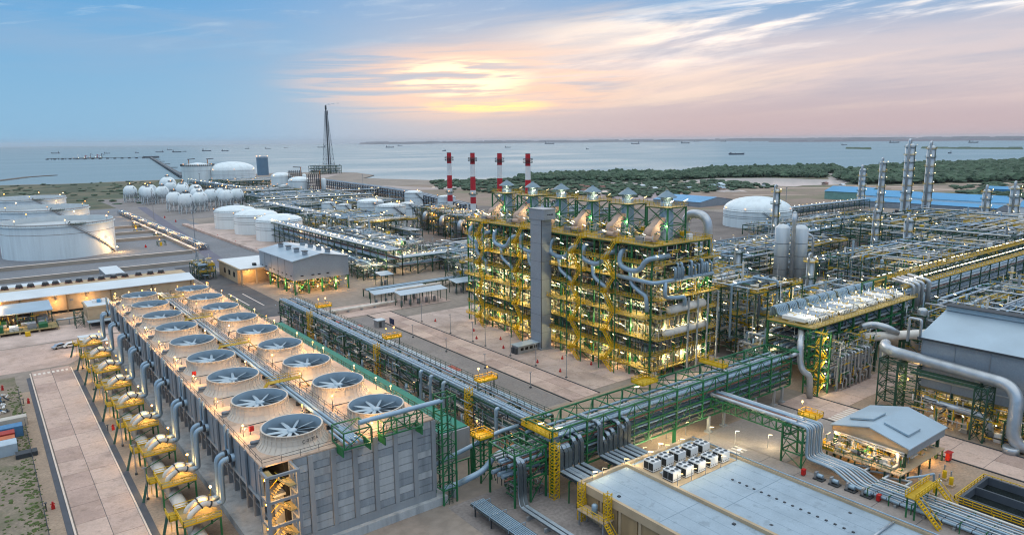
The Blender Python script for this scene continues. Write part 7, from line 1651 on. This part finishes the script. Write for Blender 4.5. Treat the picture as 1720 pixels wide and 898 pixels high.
T = thing('plant_room', 'plain pale box building behind the warehouse coolers', 'building', (50, 385, 0)); box('wall', 46, 53.5, 376, 400, 0, 7.4, grey_st, T); box('roof', 45.7, 53.8, 375.7, 400.3, 7.4, 7.7, roof_w, T)
# pump shelter on the left
LSH = thing('pump_shelter', 'long flat-roofed pump shelter with dark machines before the warehouse wall', 'shelter', (0, 318, 0))
b = MB(); b.v += [(-60, 316.8, 5.9), (19.6, 316.8, 5.9), (19.6, 334, 6.6), (-60, 334, 6.6), (-60, 316.8, 5.6), (19.6, 316.8, 5.6), (19.6, 334, 6.3), (-60, 334, 6.3)]; b.f += [(0, 1, 2, 3), (7, 6, 5, 4), (0, 4, 5, 1), (1, 5, 6, 2), (2, 6, 7, 3), (3, 7, 4, 0)]; b.sm += [False] * 6; b.build('roof', roof_m, LSH)
for x in (-16, -8, 0.5, 8, 13, 19):
    for y in (317.4, 333): box('post', x - .2, x + .2, y - .2, y + .2, 0, 5.7, green_dk, LSH)
for i, x in enumerate((-14, -5, 3, 10.5, 16)): box('machine', x - 1.8, x + 1.8, 318, 323, .1, 3.2 + i % 2, (dkgrey, grey_st, green)[i % 3], LSH); tube('motor', (x - 1.5, 316.2, 1.5), (x + 1.5, 316.2, 1.5), .9, (grey_st, silver)[i % 2], LSH)
box('platform', -30, 20, 306, 316.4, .9, 1.1, grating, LSH); b = MB(); b.rail([(-30, 306), (20, 306), (20, 316)], 1.1, w=.09); b.build('guard_rail', green_dk, LSH, 'stuff')
for x in range(-28, 21, 6): box('platform_leg', x - .3, x + .3, 306.2, 306.8, 0, .9, concrete_tan, LSH)
for i, x in enumerate((-4, 2, 6.5, 12, 15.5)): box('skid', x - 1.4, x + 1.4, 308, 312, 1.1, 2.6 + (i % 2) * .6, (grey_st, green, white_p)[i % 3], LSH)
box('yellow_tank', 9.4, 11.0, 301.5, 303, .1, 1.6, yellow, LSH)
p = ball('bulb', (3.4, 336, 6.9), .5, L_WARM, LSH); point_light((3.4, 330, 8.2), p, 600.0); point_light((6, 314, 4.4), LSH, 500.0)
SBD = thing('control_hut', 'small tan two-storey hut with roof coolers by the cooling tower end', 'building', (33, 307, 0))
box('wall', 29.4, 38.2, 302, 315, 2.8, 7.2, concrete_tan, SBD); box('parapet', 29.1, 38.5, 301.7, 315.3, 7.2, 7.9, concrete_tan, SBD); box('roof', 29.6, 38.0, 302.2, 314.8, 7.9, 7.95, roof_w, SBD); box('canopy_roof', 28.8, 38.4, 297.6, 301.7, 2.6, 2.8, roof_m, SBD); box('lower_wall', 30.4, 38.0, 303, 314.8, .05, 2.8, dkgrey, SBD)
for x in (29.2, 33.5, 38): box('post', x - .12, x + .12, 297.8, 298, 0, 2.6, green_dk, SBD)
for i in range(3): box('roof_cooler', 32 + i * 1.6, 33.2 + i * 1.6, 308, 310, 7.95, 9.1, (white_p, clad_blue)[i % 2], SBD)
box('window', 34, 35.4, 301.95, 302, 4.6, 5.4, white_p, SBD)
T = thing('access_stair_tower', 'small dark green steel stair frame beside the tan hut', 'stairs', (27, 308, 0)); lattice(T, 25.4, 28.2, 303.5, 308.5, 6, green_dk, .2, 3)
T = thing('pipe_gantry', 'low pale pipe on trestles between shelter and hut', 'pipe', (23, 313, 0)); pipe('pipe_run', [(20, 313, 2.2), (29, 313, 2.2)], .35, silver, T); box('trestle', 24, 24.3, 312.4, 313.6, 0, 1.9, grey_st, T)
PC = thing('carport', 'white double-pitched carport roof by the last valve platform', 'carport', (27, 273, 0)); gable('roof', 23.2, 31, 266.6, 279.4, 2.7, 3.5, roof_w, PC, .12); 
for x in (23.6, 27, 30.6):
    for y in (267, 273, 279): box('post', x - .08, x + .08, y - .08, y + .08, 0, 2.7, grey_st, PC)
def car(lab, x, y, rz, colm):
    T = thing('parked_car', lab, 'car', (x, y, 0)); 
    prof = [(-2.2, .45), (-2.25, .9), (-1.5, 1.05), (-.9, 1.65), (1.0, 1.7), (1.75, 1.1), (2.2, 1.0), (2.25, .45)]
    def body(w, pr, mat, nm):
        b = MB(); n = len(pr); ca, sa = math.cos(rz), math.sin(rz)
        for s in (-w, w):
            for (u, z) in pr: b.v.append((x + u * ca - s * sa, y + u * sa + s * ca, z))
        b.f.append(tuple(range(n))); b.f.append(tuple(reversed(range(n, 2 * n))))
        for i in range(n): j = (i + 1) % n; b.f.append((j, i, n + i, n + j))
        b.sm += [False] * (n + 2); return b.build(nm, mat, T)
    body(.9, prof, colm, 'body'); body(.92, [(-1.35, 1.08), (-.85, 1.55), (.95, 1.6), (1.5, 1.12)], dark, 'window')
    for u in (-1.4, 1.4):
        for s in (-.82, .82):
            cxx, cyy = x + u * math.cos(rz) - s * math.sin(rz), y + u * math.sin(rz) + s * math.cos(rz); d = Vector((-math.sin(rz), math.cos(rz), 0)) * .12
            tube('wheel', Vector((cxx, cyy, .36)) - d, Vector((cxx, cyy, .36)) + d, .36, dark, T, 12)
car('white pickup parked beside the carport', 20.8, 276, .15, white_p); car('silver car parked at the road bend', 17.6, 276.6, .35, silver)
# yard on the far left: containers, scrap, fence, hydrants, poles
def container(lab, x0, x1, y0, y1, h, mat, z=0.05):
    T = thing('container', lab, 'container', ((x0 + x1) / 2, (y0 + y1) / 2, 0)); box('box', x0, x1, y0, y1, z, z + h, mat, T); b = MB(); x = x0 + .15
    while x < x1 - .1: b.box(x, x + .12, y0 - .05, y0, z + .1, z + h - .1); x += .32
    b.build('ribs', mat, T, 'stuff'); box('door_end', x1, x1 + .06, y0 + .1, y1 - .1, z + .1, z + h - .12, dkgrey, T)
container('pale blue shipping container at the end of the scrap row', -9, 1.6, 184.6, 188.4, 2.6, M('cont_blue_grey', 'a7bac6', .7, var=.12, scale=.6)); container('orange shipping container between red and pale blue ones', -9, 1.4, 189.2, 191.6, 2.4, M('cont_orange', 'b96a45', .7, var=.15, scale=.6)); container('red shipping container beside the orange one', -9, 1.5, 192.2, 194.8, 2.6, M('cont_red', 'a03b34', .7, var=.15, scale=.6)); container('blue shipping container beside the red one', -9, 3.2, 196, 199, 2.6, M('cont_blue', '4c7da6', .7, var=.15, scale=.6)); container('long whitish container farthest in the scrap row', -9, 4.4, 203.5, 206, 2.2, M('cont_white', 'b9b5ab', .7, var=.12, scale=.6)); container('flat black skip lying beside the containers', 1.0, 5.0, 181.2, 183.6, 1.0, dkgrey)
random.seed(81)
def heap(nm, lab, x0, x1, y0, y1, n, mats, smin=.4, smax=1.3):
    for m_ in mats:
        b = MB()
        for i in range(n // len(mats)):
            x, y = random.uniform(x0, x1), random.uniform(y0, y1); s = random.uniform(smin, smax); b.bar((x, y, random.uniform(.1, .9)), (x + random.uniform(-s, s), y + random.uniform(-s, s), random.uniform(.1, 1.0)), random.uniform(.15, .6), random.uniform(.15, .5))
        tagp(b.build(nm, m_), lab, 'scrap', kind='stuff')
heap('scrap_heap', 'mixed heap of blue and white scrap on the waste ground', -14, 1.0, 216, 232, 180, [white_p, MATS['cont_blue'], dkgrey]); heap('timber_heap', 'scattered timber and rusty scrap between the containers', -12, 2.5, 198, 216, 60, [pipe_brown, concrete_tan])
grass_m = M('weed_green', '4d5c33', .95, var=.3, scale=.6)
b = MB()
for i in range(1500):
    x, y = (random.uniform(-20, 3.6), random.uniform(100, 178)) if i % 3 else (random.uniform(1.5, 4.4), random.uniform(120, 240)); clump(b, x, y, .05, random.uniform(.1, .42), random.uniform(.06, .2))
tagp(b.build('weeds', grass_m), 'patchy green weeds over the waste ground', 'weeds', kind='stuff')
T = thing('wire_fence', 'thin dark post fence along the pavement of the slab road', 'fence', (3.9, 180, 0))
for i in range(26): box('post', 3.85, 3.97, 118 + i * 4.5, 118.12 + i * 4.5, 0, 1.7, dkgrey, T)
b = MB()
for z in (.5, 1.0, 1.6): b.bar((3.9, 118, z), (3.9, 231, z), .05)
b.build('wire', dkgrey, T)
for (x, y) in ((5.6, 221), (5.4, 151.2), (0.5, 238), (20.6, 186.5)):
    T = thing('hydrant', 'red fire hydrant standing beside the slab road', 'hydrant', (x, y, 0), 'hydrants beside the slab road'); box('base', x - .3, x + .3, y - .25, y + .25, .05, .8, red, T); tube('barrel', (x, y, .8), (x, y, 1.5), .18, red, T, 8); tube('arm', (x - .4, y, 1.1), (x + .4, y, 1.1), .09, red, T, 6); tube('valve_stand', (x - 1.1, y + .2, .05), (x - 1.1, y + .2, 1.5), .1, dkgrey, T, 6); tube('valve_wheel', (x - 1.1, y + .2, 1.5), (x - 1.1, y + .2, 1.56), .3, dkgrey, T, 10)
for (x, y) in ((21.0, 202), (20.8, 174.6), (20.6, 157), (20.4, 144), (20.9, 222), (20.9, 246)): pole(x, y, 6.5, 'slim grey lamp pole between the slab road and the cooling tower', 'lamp poles beside the cooling tower')
# ------------------------------------------------------------ bund walls and pipes in the tank farm
bund = M('bund_wall', 'a79b8c', .9, var=.12, scale=.15)
for lab, x0, x1, y0, y1 in (('low bund wall across the gravel by the largest open tank', 72, 108, 560, 562), ('low bund wall beyond the first one', 74, 110, 602, 604), ('low bund wall near the second open tank', 74, 112, 648, 650), ('long pale bund wall along the farm road', -120, 106, 470, 472), ('long bund wall beside the violet farm road', 108, 110, 472, 690), ('low kerb wall before the warehouse', -120, 104, 428, 429.4)):
    T = thing('bund_wall', lab, 'wall', ((x0 + x1) / 2, (y0 + y1) / 2, 0)); box('wall', x0, x1, y0, y1, 0, 2.0, bund, T); box('coping', x0 - .15, x1 + .15, y0 - .15, y1 + .15, 2.0, 2.15, kerb_mat, T)
T = rack('pipe_track', 'low pipe track with lamps beside the open tanks', 'y', 480, 790, 112.5, 118.5, [1.6, 3.2], 9, grey_st, lay(112.5, 118.5, 1.6, PS) + lay(112.5, 118.5, 3.2, PS), w=.3, joined=True, cat='pipe track')
for i in range(11): yy = 486 + i * 28 + (i * 53 % 17) - 8; p = bar('lamp_post', (112, yy, 0), (112, yy, 5), .12, grey_st, T); ball('bulb', (112, yy, 5.2), .34, L_WARM if i % 3 else L_WHITE, p)
for i in range(8): point_light((113, 490 + i * 38, 5), T, 1500.0)
for i in range(4):
    x, y = 96 + (i % 2) * 6, 520 + i * 42; T = thing('valve_manifold', 'green valve manifold with a yellow cage and lamp in the tank farm', 'valves', (x, y, 0), 'valve manifolds in the tank farm'); lattice(T, x, x + 5, y, y + 4, 3, green_dk, .25, 3); box('cage', x + 1, x + 2.4, y - 1, y, 0.05, 2.6, yellow, T); ball('bulb', (x + 1, y - 1, 4.4), .45, L_WARM, T)
berm = MB()
for (x0, x1, y0, y1) in ((138, 142, 440, 640), (142, 210, 436, 440)): berm.box(x0, x1, y0, y1, 0, 1.6)
tagp(berm.build('bund_berm', concrete), kind='structure')
for i in range(14):
    x, y = 88 + (i % 2) * 52, 430 + i * 22; T = thing('hydrant', 'small red hydrant dotted along the tank farm roads', 'hydrant', (x, y, 0), 'hydrants in the tank farm'); box('base', x - .6, x + .6, y - .4, y + .4, 0.05, 1.2, red, T); tube('barrel', (x, y, 1.2), (x, y, 2.0), .25, red, T, 8)
for (x, y, h) in ((104, 452, 28), (128, 700, 26), (245, 1010, 28), (430, 900, 24), (560, 340, 26)):
    T = thing('light_mast', 'tall thin floodlight mast rising among the tanks', 'light mast', (x, y, 0), 'floodlight masts'); tube('mast', (x, y, 0), (x, y, h), .22, grey_st, T, 8); box('head', x - 1.2, x + 1.2, y - .2, y + .2, h, h + .5, grey_st, T)
# ------------------------------------------------------------ jetty and ships
JT = thing('jetty', 'long sea jetty on piles bending to a loading berth', 'jetty', (351, 1587, 0)); jm = M('jetty_concrete', '5a6268', .9, var=.1, scale=.02)
A, B, C = Vector((345, 1555, 4)), Vector((723, 3888, 4)), Vector((300, 4008, 4))
bar('approach', A, B, 9, jm, JT, 2.4); bar('berth_arm', B, C, 8, jm, JT, 2.4)
for (P, Q, n) in ((A, B, 40), (B, C, 14)):
    for i in range(n + 1):
        p = P.lerp(Q, i / n); box('pile_cap', p.x - 6, p.x + 6, p.y - 2, p.y + 2, -2.5, 2.9, jm, JT)
for k in range(6): p = A.lerp(B, (k + .5) / 6); box('side_platform', p.x + 4, p.x + 22, p.y - 9, p.y + 9, 2.6, 4.4, jm, JT)
box('berth_head', 690, 760, 3875, 3905, 0, 9, jm, JT); box('berth_deck', 400, 520, 3930, 3965, 1, 6, jm, JT)
for i, (x, h, mt) in enumerate(((420, 26, white_p), (450, 18, red), (472, 30, grey_st), (500, 22, red), (520, 28, dkgrey))): bar('loading_arm', (x, 3945, 5), (x, 3945, 5 + h * .7), 3, mt, JT); bar('loading_boom', (x, 3945, 5 + h * .7), (x + 12, 3940, 3 + h * .5), 1.5, mt, JT)
for k in range(6): ball('bulb', (398 + k * 23, 3928, 8), .9, L_WHITE if k % 3 else L_WARM, JT)
for k in range(6): box('dolphin', 300 + k * 14, 304 + k * 14, 3990 - k * 4, 3996 - k * 4, -2, 6, jm, JT)
SHIPS = [(573, 6831, 70), (861, 6251, 48), (1084, 6345, 33), (1286, 6530, 68), (1862, 8903, 62), (1376, 6328, 77), (1520, 6703, 35), (1763, 6933, 85), (1859, 6688, 65), (2806, 9129, 57), (2919, 8689, 70), (3346, 9259, 50), (3928, 9474, 113), (4190, 7959, 107), (6124, 11250, 87), (2756, 4404, 26), (9367, 10969, 196), (3793, 3991, 23), (8848, 8168, 143), (9879, 7961, 151), (17098, 13365, 166), (16150, 11741, 169), (2723, 1907, 70), (15356, 10381, 79), (14044, 8133, 83), (6785, 3537, 58), (9800, 4432, 137), (3336, 1276, 15), (9411, 3355, 119), (4532, 5982, 64)]
hull_m = M('hull_dark', '3f4b58', .7, var=.1, scale=.01); sup_m = M('ship_house', '8a8f94', .7)
random.seed(91)
for i, (x, y, l) in enumerate(SHIPS):
    big = i == 22
    T = thing('cargo_ship', 'dark laden barge lying closest to the mangrove shore' if big else 'small dark ship at anchor on the open sea', 'ship', (x, y, -1.5), None if big else 'ships at anchor'); hb = max(4, l * .09); hw = max(3, l * .08); dirv = right_h * (1 if i % 3 else -1); sd = heading
    b = MB(); o = Vector((x, y, -1.5)); rings = []
    for u, w in ((-.5, .7), (-.3, 1), (.3, 1), (.44, .6), (.5, .08)):
        r0 = len(b.v)
        for (s, z, kk) in ((-1, 0, .8), (1, 0, .8), (1, hb * (1.25 if u > .4 else 1), 1), (-1, hb * (1.25 if u > .4 else 1), 1)): b.v.append(tuple(o + dirv * u * l * (1 if z else .96) + sd * s * hw * w * kk + Vector((0, 0, z))))
        rings.append(r0)
    for r0, r1 in zip(rings, rings[1:]):
        for j in range(4): k = (j + 1) % 4; b.f.append((r0 + j, r0 + k, r1 + k, r1 + j)); b.sm.append(False)
    b.f += [tuple(rings[0] + j for j in (3, 2, 1, 0)), tuple(rings[-1] + j for j in range(4))]; b.sm += [False] * 2; b.build('hull', hull_m, T)
    c = o + dirv * (-.38 * l); hh = hb * (.7 if big else 2.0); bar('deckhouse', c + Vector((0, 0, hb)), c + Vector((0, 0, hb + hh)), hw * 1.2, sup_m, T, l * .1); bar('mast', c + dirv * l * .3 + Vector((0, 0, hb)), c + dirv * l * .3 + Vector((0, 0, hb + hh * .9)), max(.8, l * .012), hull_m, T)
random.seed(18)
clutter(R1, 85, 94.2, 110, 258, .3, 8.8, 420, (silver_b, green, dkgrey, pipe_pale), 6.0, .24)
clutter(R2L, 74.5, 81.8, 97, 104.8, .3, 10.2, 70, (silver, green, pipe_dk), 4.0, .2)
clutter(PS_, 138.6, 157, 56.6, 72.4, 2.8, 5.8, 110, (pipe_pale, yellow, green, silver), 3.0, .2)
clutter(SS, 111, 136.6, 307, 350, .2, 6.2, 160, (green, silver, yellow, pipe_pale), 4.0, .22)
clutter(LSH, -30, 19.6, 306, 332, .3, 5.0, 130, (green, grey_st, dkgrey, yellow), 3.5, .22)
# huts on the flats
random.seed(95)
for i in range(16):
    x = random.uniform(640, 1000); y = 1090 - x * .55 + random.uniform(-60, 60); T = thing('field_hut', 'tiny pale hut scattered on the flats by the ponds', 'hut', (x, y, 0), 'huts on the flats'); box('wall', x - 4, x + 4, y - 3, y + 3, 0, 3, (white_p, beige)[i % 2], T); gable('roof', x - 4.6, x + 4.6, y - 3.6, y + 3.6, 3, 4.6, (roof_m, pipe_brown, roof_w)[i % 3], T, .2)
# ============================================================ HAZE
hz = MB(); hz.box(-47000, 47000, -47000, 47000, -6.0, 172.0)
hm = bpy.data.materials.new('haze'); hm.use_nodes = True; ht = hm.node_tree; ht.nodes.clear()
pv = ht.nodes.new('ShaderNodeVolumePrincipled'); pv.inputs['Color'].default_value = (0.80, 0.86, 0.92, 1); pv.inputs['Density'].default_value = 2.5e-5; pv.inputs['Anisotropy'].default_value = 0.2
mo = ht.nodes.new('ShaderNodeOutputMaterial'); ht.links.new(pv.outputs[0], mo.inputs['Volume'])
tagp(hz.build('haze', hm), kind='stuff')
# ============================================================ LAMPS DIFFER IN AGE AND TINT
random.seed(123)
def variants(base, specs): return [base] + [EM(base.name + s, c, e) for s, c, e in specs]
VT = variants(L_TUBE, (('_aged', (1.0, .66, .26), 1.6), ('_cool', (.95, .95, .86), 3.2), ('_dim', (1.0, .74, .36), .7)))
VW = variants(L_WARM, (('_aged', (1.0, .38, .07), 3.0), ('_pale', (1.0, .62, .24), 9.0), ('_dim', (1.0, .42, .1), 1.2)))
dead = M('lamp_dead', 'b9b6aa', .5)
alt = {unit_box(L_TUBE): [unit_box(v) for v in VT] + [unit_box(dead)], unit_ball(L_WARM): [unit_ball(v) for v in VW]}
for o in list(COL.objects):
    if o.type == 'MESH' and o.data in alt:
        pool = alt[o.data]; o.data = random.choices(pool, [5, 4, 2, 3, 1.5][:len(pool)])[0]
        k = random.uniform(.7, 1.1); o.scale = (o.scale[0] * k, o.scale[1] * k, o.scale[2] * random.uniform(.8, 1.15))
